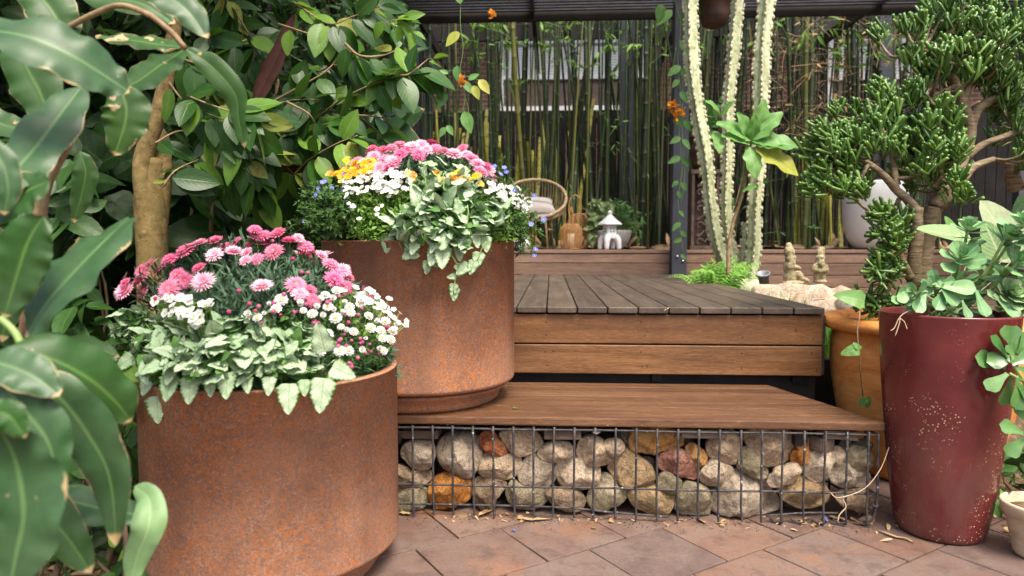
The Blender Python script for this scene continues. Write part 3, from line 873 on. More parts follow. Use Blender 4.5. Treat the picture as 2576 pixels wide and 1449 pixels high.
for zz, x1 in ((ztop - 0.006, GX1), (zmid, GX1 - 0.005)):
    P = np.stack([np.linspace(GX0, x1, 40), np.full(40, GY + 0.003), zz + 0.0012 * np.sin(np.linspace(0, 17, 40))], -1)
    V, F, U = tube(P, wr, 8); b.add(V, F, U)
P = smooth_path([(GX0, GY + 0.012, 0.045), (0.0, GY + 0.01, 0.045), (0.25, GY + 0.006, 0.03), (0.44, GY + 0.0, 0.022)], 30)
V, F, U = tube(P, wr, 8); b.add(V, F, U)
P = smooth_path([(0.80, GY + 0.01, 0.03), (0.95, GY + 0.02, 0.04), (1.06, GY + 0.012, 0.045)], 14)
V, F, U = tube(P, wr, 8); b.add(V, F, U)
P = smooth_path([(GX1, GY, ztop), (GX1 + 0.003, GY, zmid), (GX1 + 0.0, GY, 0.08), (GX1 - 0.012, GY, 0.03), (GX1 - 0.04, GY + 0.01, 0.015)], 24)
V, F, U = tube(P, wr * 1.1, 8); b.add(V, F, U)
for zz in (ztop - 0.006, zmid, 0.05):
    V, F, U = tube(np.array([(GX1, GY, zz), (GX1 - 0.02, GY + 0.25, zz), (GX1 - 0.08, GY + 0.5, zz)]), wr, 6); b.add(V, F, U)
for k_ in range(1, 7):
    yy = GY + k_ * 0.075
    V, F, U = tube(np.array([(GX1 - 0.012 * k_, yy, ztop), (GX1 - 0.012 * k_, yy, 0.02)]), wr, 6); b.add(V, F, U)
b.build('cross_wire', [M['wire']], gb)
b = MB()
xx = atY((1560 + 1660 / 2.0125) / 1.5901, 1080, GY)[0]
zz = atY(1500, (1640 + 180 / 2.0125) / 1.5901, GY)[2]
V, F, U = T_ball; b.add(V * np.array([0.014, 0.010, 0.005]) + np.array([xx, GY - 0.008, zz]), F)
V, F, U = tube(smooth_path([(xx - 0.014, GY - 0.012, zz + 0.004), (xx, GY - 0.018, zz - 0.002), (xx + 0.013, GY - 0.012, zz + 0.005)], 8), 0.003, 6); b.add(V, F, U)
xx = GX1 - 0.004
V, F, U = tube(smooth_path([(xx - 0.012, GY - 0.004, 0.085), (xx, GY - 0.010, 0.08), (xx + 0.012, GY, 0.085), (xx, GY + 0.01, 0.082)], 8), 0.003, 6); b.add(V, F, U)
b.build('wire_tie', [M['wire']], gb)

# stones traced one by one: coordinates in picture space, then given their own depth and body
def z2(x, y): return (1560 + x / 2.0125) / 1.5901, (1640 + y / 2.0125) / 1.5901
def z3(x, y): return (2800 + x / 1.9877) / 1.5901, (1640 + y / 1.9877) / 1.5901
STONES = [
 (2, 'grey', 0, 'lumpy grey stone, leftmost of the top row beside the rust pot', [(75,340),(130,290),(200,270),(310,280),(345,320),(345,420),(320,490),(250,515),(190,500),(130,465),(66,400)]),
 (2, 'grey', 0, 'largest round grey stone near the left end of the cage', [(365,290),(430,245),(520,240),(640,240),(700,270),(735,350),(725,440),(680,540),(640,590),(580,597),(520,580),(470,545),(395,510),(365,440),(358,350)]),
 (2, 'brown', 0.01, 'pale brown slab of stone crossed by the middle wire beside the rust pot', [(-60,500),(70,475),(150,520),(250,530),(320,510),(332,560),(280,610),(200,650),(100,665),(-60,650)]),
 (2, 'mossy', 0.0, 'dark greenish stone on the ground beside the rust pot', [(-60,690),(100,670),(200,660),(280,665),(297,700),(280,790),(250,820),(150,832),(-60,810)]),
 (2, 'orange', 0, 'bright orange stone in the bottom row', [(295,690),(320,620),(380,570),(450,545),(510,570),(560,600),(630,600),(645,660),(640,750),(560,800),(470,810),(340,830),(300,770)]),
 (2, 'red', 0.005, 'small red and orange stone high up near the left end', [(725,210),(760,190),(830,205),(870,260),(920,320),(942,370),(890,382),(800,362),(735,332)]),
 (2, 'beige', 0, 'pale triangular stone in the top row right of the red one', [(870,210),(940,190),(1050,190),(1150,190),(1210,240),(1237,300),(1190,350),(1120,390),(1060,408),(1000,380),(950,350),(910,300)]),
 (2, 'beige', 0, 'cracked beige block of stone below the small red stone', [(735,410),(770,370),(850,385),(940,385),(1020,390),(1052,440),(1040,530),(980,590),(880,590),(780,575),(705,540),(710,470)]),
 (2, 'brown', 0, 'brown stone pointing down right of the bright orange one', [(650,620),(700,575),(800,590),(900,600),(942,620),(900,690),(850,740),(820,810),(780,862),(720,840),(670,760),(650,690)]),
 (2, 'grey', 0.005, 'grey beige stone with a diagonal crack above the middle wire', [(1060,440),(1110,385),(1170,380),(1210,420),(1300,450),(1330,500),(1330,590),(1300,632),(1230,662),(1150,642),(1050,612),(1025,570)]),
 (2, 'white', 0, 'flat whitish stone under the second timber offcut', [(1180,380),(1220,320),(1280,290),(1380,275),(1460,300),(1490,330),(1480,390),(1400,425),(1300,432),(1200,412)]),
 (2, 'white', 0, 'rough whitish stone with rusty stains resting on the middle wire', [(1350,470),(1410,430),(1500,415),(1600,450),(1680,480),(1702,540),(1680,610),(1620,662),(1500,667),(1400,657),(1350,600)]),
 (2, 'beige', 0, 'large rough beige stone behind the wire with the metal tie', [(1505,330),(1550,250),(1650,235),(1720,270),(1740,330),(1800,400),(1800,440),(1700,470),(1620,472),(1510,422)]),
 (2, 'beige', -0.004, 'small rounded beige stone leaning on the large one by the metal tie', [(1718,280),(1790,250),(1860,250),(1892,300),(1870,360),(1810,390),(1750,345)]),
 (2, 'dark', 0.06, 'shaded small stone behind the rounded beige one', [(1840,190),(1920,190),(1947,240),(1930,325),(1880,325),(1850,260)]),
 (2, 'tan', 0, 'large slanting tan and grey stone in the middle of the cage', [(1760,500),(1800,440),(1840,350),(1900,335),(1960,370),(2030,420),(2120,500),(2147,560),(2140,632),(2060,677),(1960,652),(1850,612),(1800,560)]),
 (2, 'ochre', 0, 'long yellow ochre stone in the top row', [(1950,230),(1970,190),(2080,180),(2250,185),(2370,250),(2377,310),(2300,340),(2200,347),(2050,372),(1960,352)]),
 (2, 'purple', 0, 'purple red stone under the yellow ochre one', [(2170,440),(2200,370),(2290,338),(2390,345),(2450,410),(2492,520),(2480,592),(2400,572),(2300,532),(2190,502)]),
 (2, 'ochre', 0.012, 'mossy ochre stone right of the purple one', [(2380,320),(2450,285),(2520,330),(2565,400),(2535,460),(2480,495),(2460,420),(2420,365)]),
 (2, 'mossy', 0.004, 'small grey green stone under the purple one', [(2165,580),(2210,528),(2300,550),(2362,590),(2340,662),(2310,712),(2230,682),(2170,652)]),
 (2, 'mossy', 0, 'mossy green stone in the bottom row with a steep face', [(1588,740),(1620,650),(1700,560),(1760,543),(1820,610),(1880,630),(1932,660),(1920,732),(1860,792),(1780,802),(1690,837),(1620,812)]),
 (2, 'brown', 0, 'squat brownish stone in the bottom row left of the mossy green one', [(1253,670),(1350,660),(1480,665),(1550,700),(1577,760),(1550,812),(1470,847),(1380,832),(1290,772)]),
 (2, 'mossy', 0, 'low mossy ochre stone in the bottom row behind dry leaves', [(928,670),(970,600),(1060,620),(1130,650),(1240,690),(1267,760),(1220,812),(1060,832),(970,790)]),
 (2, 'tan', 0, 'smooth tan stone in the bottom row below the slanting one', [(1923,710),(1960,670),(2080,670),(2180,660),(2280,710),(2322,750),(2290,812),(2180,872),(2050,842),(1960,782)]),
 (2, 'mossy', 0, 'boxy grey green stone in the bottom row left of the biggest one', [(2328,740),(2350,680),(2400,618),(2500,630),(2570,650),(2597,760),(2580,892),(2450,892),(2340,872),(2298,812)]),
 (3, 'beige', 0, 'upright beige stone in the top row right of the third offcut', [(75,300),(110,240),(170,195),(290,195),(330,240),(357,300),(340,400),(310,460),(240,467),(140,435),(78,380)]),
 (3, 'white', 0, 'whitish pointed stone above the biggest grey one', [(0,540),(60,460),(120,418),(200,460),(292,500),(280,550),(220,602),(120,627),(40,612)]),
 (3, 'mossy', 0.004, 'grey green wedge of stone slanting down to the right', [(322,420),(350,330),(390,318),(470,390),(540,470),(572,530),(550,572),(480,565),(400,522),(320,482)]),
 (3, 'beige', 0, 'largest beige stone in the top row right of centre', [(378,250),(430,180),(560,173),(730,180),(792,240),(790,340),(760,420),(680,472),(560,487),(500,430),(460,360),(400,300)]),
 (3, 'orange', 0.012, 'upright orange brown stone beside the largest beige one', [(738,430),(800,330),(810,210),(860,213),(895,290),(902,350),(860,432),(800,457)]),
 (3, 'white', 0, 'pale wedge of stone pointing left above the middle wire', [(553,590),(600,530),(700,470),(800,448),(827,500),(790,562),(680,612),(580,632)]),
 (3, 'grey', 0, 'biggest grey stone lying in the bottom row', [(103,740),(170,660),(240,570),(310,508),(400,540),(520,600),(600,680),(692,780),(690,842),(560,877),(300,872),(140,862),(103,800)]),
 (3, 'white', 0, 'white angular stone with a dark broken edge', [(818,450),(880,360),(960,340),(1050,318),(1112,350),(1100,420),(1060,480),(1040,560),(950,607),(880,562)]),
 (3, 'tan', 0, 'round mossy tan stone in the bottom row right of the biggest one', [(653,660),(740,580),(820,548),(900,570),(1000,620),(1082,700),(1060,762),(960,812),(800,817),(700,762)]),
 (3, 'grey', 0, 'smooth grey stone on the middle wire at the right end', [(1058,560),(1060,490),(1150,443),(1250,460),(1350,500),(1402,560),(1380,622),(1250,632),(1120,622)]),
 (3, 'mossy', 0, 'mossy stone near the right end of the top row', [(1173,390),(1220,320),(1300,313),(1390,350),(1422,410),(1400,480),(1350,512),(1270,490),(1190,442)]),
 (3, 'brown', 0, 'last stone of the bottom row behind the trailing root', [(1108,700),(1180,660),(1280,660),(1370,660),(1402,720),(1395,832),(1330,847),(1250,802),(1140,772)]),
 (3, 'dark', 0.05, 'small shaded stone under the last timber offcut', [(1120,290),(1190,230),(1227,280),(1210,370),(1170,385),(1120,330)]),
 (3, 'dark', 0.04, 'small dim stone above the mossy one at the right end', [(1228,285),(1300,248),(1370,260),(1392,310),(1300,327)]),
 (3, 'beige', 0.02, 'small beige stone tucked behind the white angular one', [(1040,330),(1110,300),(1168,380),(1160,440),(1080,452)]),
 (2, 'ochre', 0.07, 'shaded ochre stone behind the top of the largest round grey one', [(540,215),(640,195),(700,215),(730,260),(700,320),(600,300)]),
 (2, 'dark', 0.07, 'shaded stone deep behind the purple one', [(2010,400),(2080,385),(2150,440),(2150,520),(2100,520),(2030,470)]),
]
def make_stone(px, col, dy, label, idx):
    pts = np.array([(lambda q: (q[0], q[2]))(atY(*p, GY + 0.02 + dy)) for p in px])
    c = pts.mean(0)
    rel = pts - c
    a = np.arctan2(rel[:, 1], rel[:, 0]); r = np.hypot(rel[:, 0], rel[:, 1])
    o = np.argsort(a); a = a[o]; r = r[o]
    th = np.linspace(-np.pi, np.pi, 48, endpoint=False)
    # periodic interpolation of x,y around the traced outline
    rr = np.interp(th, np.concatenate([a - 2 * np.pi, a, a + 2 * np.pi]), np.tile(r, 3))
    k = np.array([1, 2, 1.0]) / 4
    for _ in range(0): rr = np.convolve(np.concatenate([rr[-1:], rr, rr[:1]]), k, 'valid')
    rr *= 1.03
    sz = math.sqrt(abs(0.5 * np.sum(pts[:, 0] * np.roll(pts[:, 1], 1) - pts[:, 1] * np.roll(pts[:, 0], 1))))
    dep = 0.44 * sz
    ph = np.linspace(-np.pi / 2, np.pi / 2, 25)
    V = []
    for p in ph:
        cr = abs(math.cos(p)) ** 0.34; sn = math.copysign(abs(math.sin(p)) ** 0.9, math.sin(p))
        V.append(np.stack([np.cos(th) * rr * cr, np.full(48, sn * dep), np.sin(th) * rr * cr], -1))
    V = np.concatenate(V)
    rs = np.random.default_rng(100 + idx)
    V0 = V.copy(); keep = np.repeat(np.exp(-(ph / 0.16) ** 2), 48)[:, None]
    # facets: clip by a few random planes on the front
    for _ in range(11):
        d = nrm(np.array([rs.normal() * 0.62, -1.0, rs.normal() * 0.62]))
        off = np.quantile(V @ d, rs.uniform(0.82, 0.97))
        t = V @ d - off
        V = V - np.where(t > 0, t * 0.92, 0)[:, None] * d
    V = V * (1 - keep) + V0 * keep
    nd = nrm(V)
    V = V + nd * (0.028 * sz * fbm(V, 40 / max(sz / 0.1, .6), idx, 3))[:, None] + nd * (0.014 * sz * fbm(V, 170, idx + 7, 2))[:, None]
    b = MB()
    W = V + np.array([c[0], GY + 0.016 + dy + dep, c[1]])
    W[:, 2] = np.maximum(W[:, 2], 0.004)
    b.add(W, grid_faces(48, 25, True))
    ob = b.build('stone', ST[col], loc=(c[0], GY + 0.016 + dy + dep, c[1]))
    tag(ob, label, 'stone', 'stones packed in the wire cage')
for i, (zn, col, dy, lab, pl) in enumerate(STONES):
    f = z2 if zn == 2 else z3
    make_stone([f(*p) for p in pl], col, dy, lab, i)
# rubble filling the cage behind the face
b = MB()
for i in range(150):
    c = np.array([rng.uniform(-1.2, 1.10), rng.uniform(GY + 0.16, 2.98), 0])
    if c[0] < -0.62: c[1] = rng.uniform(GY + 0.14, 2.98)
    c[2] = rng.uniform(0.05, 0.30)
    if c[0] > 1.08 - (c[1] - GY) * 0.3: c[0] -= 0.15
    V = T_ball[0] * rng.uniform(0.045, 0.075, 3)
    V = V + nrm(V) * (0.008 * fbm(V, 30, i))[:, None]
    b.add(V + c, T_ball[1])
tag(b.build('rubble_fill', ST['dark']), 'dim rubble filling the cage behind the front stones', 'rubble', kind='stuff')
for (zn, x0, y0, x1, y1, rot, lab, dy) in [
    (2, 95, 168, 385, 238, 0, 'dark timber offcut wedged under the step beside the rust pot', 0.03),
    (2, 1240, 165, 1540, 245, 0.01, 'brown timber offcut above the flat whitish stone', 0.012),
    (2, 2350, 165, 2716, 238, 0.0, 'brown timber offcut between the ochre stone and the upright beige stone', 0.012),
    (3, 985, 170, 1267, 242, -0.06, 'grey brown timber offcut at the right end of the cage', 0.012),
    (3, 893, 228, 1048, 340, -0.08, 'short tan timber block with end grain under the last offcut', 0.012)]:
    f = z2 if zn == 2 else z3
    p0 = atY(*f(x0, y0), GY + dy); p1 = atY(*f(x1, y1), GY + dy)
    c = (p0 + p1) / 2; sx = abs(p1[0] - p0[0]); szz = abs(p0[2] - p1[2])
    V, F = box(0, 0, 0, sx, 0.11, szz, 0.004, 2)
    V = V + (0.0012 * fbm(V, 60, 5))[:, None] * np.array([0, 0, 1])
    W = np.stack([V[:, 0] * math.cos(rot) - V[:, 2] * math.sin(rot), V[:, 1], V[:, 0] * math.sin(rot) + V[:, 2] * math.cos(rot)], -1)
    if y0 > 200: W = np.stack([W[:, 0] * 0.85 - W[:, 1] * 0.5, W[:, 0] * 0.5 + W[:, 1] * 0.85, W[:, 2]], -1)
    b = MB(); b.add(W + c + np.array([0, 0.058, 0]), F, smooth=False)
    tag(b.build('timber_offcut', M['offcut'], loc=c), lab, 'timber offcut', 'timber offcuts wedged under the step')

# ------------------------------------------------------------------ upper deck
UY = 6.862; UZ = 0.988
ud = thing('raised_deck', 'raised back deck faced with horizontal brown boards in the shade of the bamboo', 'deck', (0.5, UY, 0))
z = UZ
b = MB(); V, F = box(0.6, UY + 0.06, UZ - 0.0165, 9.4, 0.14, 0.033, 0.005); b.add(V, F, smooth=False)
b.build('deck_edge', [M['upfascia']], ud)
for yy in np.arange(UY + 0.205, 8.05, 0.145):
    b = MB(); V, F = box(0.6, yy, UZ - 0.0165, 9.4, 0.139, 0.033, 0.004, 1); b.add(V, F, smooth=False)
    b.build('deck_board', [M['upfascia']], ud, loc=(0, yy - UY, 0))
z = UZ - 0.037
for i in range(5):
    h = 0.095 if i == 0 else 0.118
    V, F = box(0.6, UY + 0.012, z - h / 2, 9.3, 0.024, h - 0.006, 0.005, 2)
    b = MB(); b.add(V, F, smooth=False)
    b.build('fascia_board', [M['upfascia']], ud, loc=(0, 0, z))
    z -= h
b = MB(); V, F = box(0.6, UY + 0.08, 0.5, 9.3, 0.03, 0.86); b.add(V, F, smooth=False); b.build('joist', [M['blackgap']], ud)

# ------------------------------------------------------------------ charcoal post with bolts
pc = atY(1708.5, 690, 6.72)
post = thing('pergola_post', 'charcoal painted pergola post at the back corner of the lower deck', 'post', (pc[0], 6.74, 0.5))
b = MB(); V, F = box(pc[0], 6.79, 2.1, 0.145, 0.14, 3.2, 0.006); b.add(V, F, smooth=False); b.build('shaft', [M['post']], post)
for (bx, by) in ((1704, 645), (1718, 657)):
    q = atY(bx, by, 6.715)
    b = MB(); b.add(T_ball[0] * np.array([0.013, 0.008, 0.013]) + q, T_ball[1]); b.build('bolt', [M['zinc']], post)
# pergola roof: slats, beams
pg = thing('pergola_roof', 'dark slatted pergola roof over the raised deck at the top of the picture', 'pergola', (0.5, 7.0, 3.4))
b = MB()
for yy in np.arange(5.6, 7.42, 0.085):
    V, F = box(1.2, yy, 3.52, 7.4, 0.034, 0.035, 0.004, 1); b.add(V, F, smooth=False)
b.build('slat', [M['iron']], pg)
b = MB()
V, F = box(1.2, 7.45, 3.47, 7.6, 0.045, 0.10, 0.003, 1); b.add(V, F, smooth=False)
b.build('beam', [M['darktim']], pg)
b = MB(); V, F = box(1.2, 6.79, 3.61, 7.6, 0.07, 0.16, 0.003, 1); b.add(V, F, smooth=False); b.build('beam', [M['darktim']], pg)
for xx in (-1.5, -0.2, 1.5, 3.4, 4.6):
    b = MB(); V, F = box(xx, 7.9, 3.60, 0.05, 4.6, 0.12); b.add(V, F, smooth=False); b.build('rafter', [M['darktim']], pg)
# back frame posts and beam, among the bamboo
bf = thing('back_frame', 'dark timber frame of posts and a top rail standing among the bamboo', 'frame', (0.5, 9.9, 1.0))
for (x0, x1) in ((1558, 1595), (2193, 2236), (1035, 1062), (840, 868), (2560, 2600)):
    p = atY((x0 + x1) / 2, 400, 9.0); w_ = pxm(x1 - x0, 9.0)
    b = MB(); V, F = box(p[0], 9.0, 2.75, w_, 0.13, 3.6, 0.005, 1); b.add(V, F, smooth=False); b.build('post', [M['post']], bf)
zb = atY(1400, 80, 9.1)[2]
b = MB(); V, F = box(0.8, 9.12, zb, 9.5, 0.05, 0.20, 0.004, 1); b.add(V, F, smooth=False); b.build('rail', [M['darktim']], bf)
# lattice of dark fence boards behind the bamboo
fn = thing('boundary_fence', 'near black vertical board fence behind the bamboo', 'fence', (0.5, 10.4, 1.0))
zf = atY(1400, 278, 10.4)[2]
b = MB()
for xx in np.arange(-7.0, 8.0, 0.152):
    hgt = zf - 0.9
    V, F = box(xx, 10.4, 0.9 + hgt / 2, 0.142, 0.02, hgt + rng.uniform(-0.01, 0.01), 0.003, 1); b.add(V, F, smooth=False)
b.build('panel', [M['fenceblack']], fn)
b = MB(); V, F = box(0.5, 10.44, zf - 0.15, 15, 0.05, 0.09); b.add(V, F, smooth=False); b.build('rail', [M['darktim']], fn)

# ------------------------------------------------------------------ neighbour's brick house
HY = 13.0
hs = thing('brick_house', 'brown brick house with white framed windows seen through the bamboo', 'house', (1.0, HY, 0))
wins = [(1255, 100, 1640, 275), (2085, 98, 2330, 278), (700, 120, 900, 300)]
b = MB()
# wall as panels around the window openings
xs = [-9.0]; W_ = []
for (x0, y0, x1, y1) in wins:
    a = atY(x0, y0, HY); c = atY(x1, y1, HY); W_.append((a[0], c[2], c[0], a[2]))
W_.sort()
cur = -9.0
def wallbox(x0, x1, z0, z1):
    V, F = box((x0 + x1) / 2, HY + 0.12, (z0 + z1) / 2, x1 - x0, 0.24, z1 - z0); b.add(V, F, smooth=False)
for (a0, z0, a1, z1) in W_:
    wallbox(cur, a0, 0, 6.2); wallbox(a0, a1, 0, z0); wallbox(a0, a1, z1, 6.2); cur = a1
wallbox(cur, 11.0, 0, 6.2)
b.build('wall', [M['brick']], hs, loc=(0, 0, 0))
for wi, (a0, z0, a1, z1) in enumerate(W_):
    b = MB(); fr = 0.085
    nm = 3 if wi != 0 else 2
    for xx in np.linspace(a0 + fr / 2, a1 - fr / 2, nm):
        V, F = box(xx, HY + 0.04, (z0 + z1) / 2, fr * (1.0 if xx in (a0 + fr / 2,) else 1.3), 0.09, z1 - z0 - 0.004, 0.004, 1); b.add(V, F, smooth=False)
    for zz in (z0 + fr / 2, z1 - fr / 2, z0 + (z1 - z0) * 0.47):
        V, F = box((a0 + a1) / 2, HY + 0.045, zz, a1 - a0 - 0.004, 0.07, fr, 0.004, 1); b.add(V, F, smooth=False)
    w_ = b.build('window', [M['white']], hs)
    w_['_w'] = list(hs['_w'])
    b = MB(); V, F = box((a0 + a1) / 2, HY + 0.10, (z0 + z1) / 2, a1 - a0 - 0.01, 0.01, z1 - z0 - 0.01); b.add(V, F, smooth=False)
    g_ = b.build('pane', [M['glass']], w_)
    b = MB()
    zc = z0 + (z1 - z0) * 0.43
    for zz in np.arange(z0 + 0.09, zc, 0.05):
        V, F = box((a0 + a1) / 2, HY + 0.078, zz, a1 - a0 - 0.2, 0.006, 0.038); b.add(V, F, smooth=False)
    b.build('blind', [M['blind']], w_)
    b = MB()
    for zz in np.arange(zc + 0.1, z1 - 0.05, 0.05):
        V, F = box((a0 + a1) / 2, HY + 0.078, zz, a1 - a0 - 0.2, 0.006, 0.042); b.add(V, F, smooth=False)
    b.build('blind', [M['white']], w_)
b = MB()
V, F = box(1.0, HY - 0.5, 6.2, 20, 1.6, 0.12); b.add(V, F, smooth=False); b.build('roof', [M['darktim']], hs)

# ------------------------------------------------------------------ rust pots
def rust_pot(c, R_, z0, zt, label, foot=0.08):
    t = thing('rust_planter', label, 'planter', (c[0], c[1], z0), 'big rust coloured planters')
    zb = z0 + foot
    outer = [(R_ * 0.80, zb + 0.0)] + arc(R_ - 0.020, zb + 0.020, 0.020, -80, 0, 6) + [(R_ * 1.0, zt - 0.006)] + arc(R_ - 0.006, zt - 0.006, 0.006, 0, 90, 4)
    inner = [(R_ - 0.022, zt)] + arc(R_ - 0.022, zt - 0.006, 0.004, 90, 180, 3) + [(R_ - 0.028, zt - 0.1), (R_ - 0.03, zt - 0.14)]
    prof = outer + inner
    V, F = lathe(prof, 128, (c[0], c[1], 0))
    b = MB(); b.add(V, F); b.build('body', [M['rust']], t, loc=(0, 0, 0))
    fp = [(0.01, z0 + 0.001), (R_ * 0.80, z0 + 0.001), (R_ * 0.83, z0 + 0.012), (R_ * 0.84, z0 + foot * 0.35), (R_ * 0.855, z0 + foot * 0.5), (R_ * 0.905, z0 + foot * 0.72), (R_ * 0.925, z0 + foot * 0.84), (R_ * 0.915, z0 + foot * 0.90), (R_ * 0.88, z0 + foot * 0.92), (R_ * 0.87, zb + 0.004), (R_ * 0.8, zb + 0.004)]
    V, F = lathe(fp, 128, (c[0], c[1], 0))
    b = MB(); b.add(V, F); b.build('base', [M['rust']], t, loc=(0, 0, 0))
    V, F = lathe([(R_ - 0.03, zt - 0.055), (R_ * 0.6, zt - 0.045), (0.001, zt - 0.04)], 64, (c[0], c[1], 0))
    V[:, 2] += 0.01 * fbm(V, 20, 3)
    b = MB(); b.add(V, F); b.build('soil', [M['soil']], t)
    return t
P1C, P1R, P1T = (-0.883, 2.115), 0.388, 0.647
P2C, P2R, P2T = (-0.552, 2.847), 0.398, 1.050
rust_pot(P1C, P1R, 0.002, P1T, 'nearest rust coloured round planter, standing on the paving with pink and white daisies')
rust_pot(P2C, P2R, TZ, P2T, 'higher rust coloured round planter, standing on the timber step behind the nearest one')

# ------------------------------------------------------------------ maroon pot
MC = (1.408, 2.500)
mp = thing('maroon_planter', 'tall glossy maroon planter spattered with dried potting mix at the right', 'planter', (MC[0], MC[1], 0.002))
prof = [(0.02, 0.002), (0.128, 0.002)] + [(0.136, 0.006), (0.142, 0.016), (0.148, 0.04), (0.158, 0.10), (0.170, 0.20), (0.184, 0.33), (0.196, 0.46), (0.206, 0.58), (0.213, 0.70), (0.2165, 0.785)]
prof += arc(0.2125, 0.790, 0.0055, 0, 180, 6) + [(0.203, 0.75), (0.2, 0.68), (0.197, 0.65)]
V, F = lathe(prof, 112, (MC[0], MC[1], 0))
b = MB(); b.add(V, F); b.build('body', [M['maroon']], mp, loc=(0, 0, 0))
V, F = lathe([(0.198, 0.72), (0.1, 0.735), (0.001, 0.735)], 48, (MC[0], MC[1], 0)); b = MB(); b.add(V, F); b.build('soil', [M['soil']], mp)

# ------------------------------------------------------------------ terracotta pot
TC = (1.685, 3.18)
tp = thing('terracotta_planter', 'wide orange terracotta pot with a thick rolled rim behind the maroon planter', 'planter', (TC[0], TC[1], 0.002))
s_ = 1.0
prof = [(0.02, 0.004), (0.262, 0.004), (0.275, 0.02), (0.315, 0.14), (0.350, 0.28), (0.376, 0.42), (0.385, 0.52), (0.382, 0.60), (0.371, 0.642)]
prof += arc(0.398, 0.680, 0.030, -115, 95, 10) + [(0.37, 0.712), (0.345, 0.705), (0.335, 0.69), (0.330, 0.64), (0.330, 0.60)]
V, F = lathe(prof, 112, (0, 0, 0))
V = V * (1 + 0.006 * fbm(V, 6, 2)[:, None] * np.array([1, 1, 0]))
b = MB(); b.add(V + np.array([TC[0], TC[1], 0]), F); b.build('body', [M['terracotta']], tp, loc=(0, 0, 0))
V, F = lathe([(0.333, 0.645), (0.2, 0.655), (0.001, 0.66)], 48, (TC[0], TC[1], 0)); b = MB(); b.add(V, F); b.build('soil', [M['bed']], tp)

# ------------------------------------------------------------------ small clay pot at the right edge
q = atZ(2612, 1408, 0.02)
kc = (q[0] + 0.045, q[1] + 0.07)
kp = thing('clay_pot', 'small pale mossy clay pot at the lower right edge', 'pot', (kc[0], kc[1], 0.002))
prof = [(0.01, 0.003), (0.062, 0.003), (0.068, 0.012), (0.092, 0.13), (0.094, 0.138), (0.104, 0.140), (0.110, 0.176), (0.108, 0.182), (0.100, 0.182), (0.097, 0.175), (0.092, 0.14)]
V, F = lathe(prof, 64, (kc[0], kc[1], 0)); b = MB(); b.add(V, F); b.build('body', [M['claypot']], kp, loc=(0, 0, 0))
V, F = lathe([(0.094, 0.150), (0.001, 0.155)], 32, (kc[0], kc[1], 0)); b = MB(); b.add(V, F); b.build('soil', [M['bed']], kp)

# ------------------------------------------------------------------ flowers and plants in the two rust planters
def hit(x, y, C, rad):
    """where the sight line meets a mound (ellipsoid), else the nearest point of it"""
    r = ray(x, y); C = np.asarray(C, float); rad = np.asarray(rad, float)
    o = (ORG - C) / rad; d = r / rad
    a = d @ d; b_ = o @ d; c = o @ o - 1
    disc = b_ * b_ - a * c
    t = (-b_ - math.sqrt(disc)) / a if disc > 0 else -b_ / a
    P = ORG + r * t
    n = nrm((P - C) / rad ** 2)
    return P, n
def inpoly(x, y, poly):
    c = False; j = len(poly) - 1
    for i in range(len(poly)):
        xi, yi = poly[i]; xj, yj = poly[j]
        if (yi > y) != (yj > y) and x < (xj - xi) * (y - yi) / (yj - yi) + xi: c = not c
        j = i
    return c
def sample_poly(poly, n):
    xs = [p[0] for p in poly]; ys = [p[1] for p in poly]; out = []
    while len(out) < n:
        x = rng.uniform(min(xs), max(xs)); y = rng.uniform(min(ys), max(ys))
        if inpoly(x, y, poly): out.append((x, y))
    return out
def za(x, y): return (500 + x / 1.8117) / 1.5901, (850 + y / 1.8117) / 1.5901     # closer view of planter one
def zb_(x, y): return (1150 + x / 2.07) / 1.5901, (520 + y / 2.07) / 1.5901       # closer view of planter two
def poly_a(p): return [za(*q) for q in p]
def poly_b(p): return [zb_(*q) for q in p]

def scatter(poly, n, C, rad, depth=(0.0, 0.06), back=0.0):
    P = []; N = []
    for (x, y) in sample_poly(poly, n):
        p, nn = hit(x, y, C, rad)
        p = p - nn * rng.uniform(*depth)
        P.append(p); N.append(nn)
    return np.array(P), np.array(N)
def mound_pts(n, C, rad, sel):
    """points on the part of a mound the picture cannot show, so that it is whole from other sides"""
    out = []; N = []
    while len(out) < n:
        d = nrm(rng.normal(size=3)); d[2] = abs(d[2])
        p = np.array(C) + d * np.array(rad)
        if sel(d, p): out.append(p); N.append(nrm(d / np.array(rad)))
    return np.array(out), np.array(N)

def leaf_scatter(b, tpl, P, N, size, out=0.6, up=0.2, spread=0.6, flat=0.5, mi=0, toward=None):
    n = len(P)
    D = N * out + np.array([0, 0, up]) + rng.normal(size=(n, 3)) * spread
    if toward is not None: D = D + np.array(toward)
    NN = N * flat + np.array([0, -0.25, 0.8]) + rng.normal(size=(n, 3)) * 0.3
    S = size * rng.uniform(0.5, 1.35, n)
    b.inst(tpl, P - 0.3 * S[:, None] * nrm(D), frames(D, NN), S, mi)

def stems_to(b, P, root, r=0.0012, mi=0, sag=0.02, seg=5, n=5):
    for p in P:
        rt = np.array(root) + np.array([rng.normal() * 0.05, rng.normal() * 0.05, 0])
        midp = (p + rt) / 2 + np.array([(p[0] - rt[0]) * 0.2, (p[1] - rt[1]) * 0.2, sag])
        V, F, U = tube(smooth_path([rt, midp, p], n), r, 4, cap=False); b.add(V, F, U, mi)

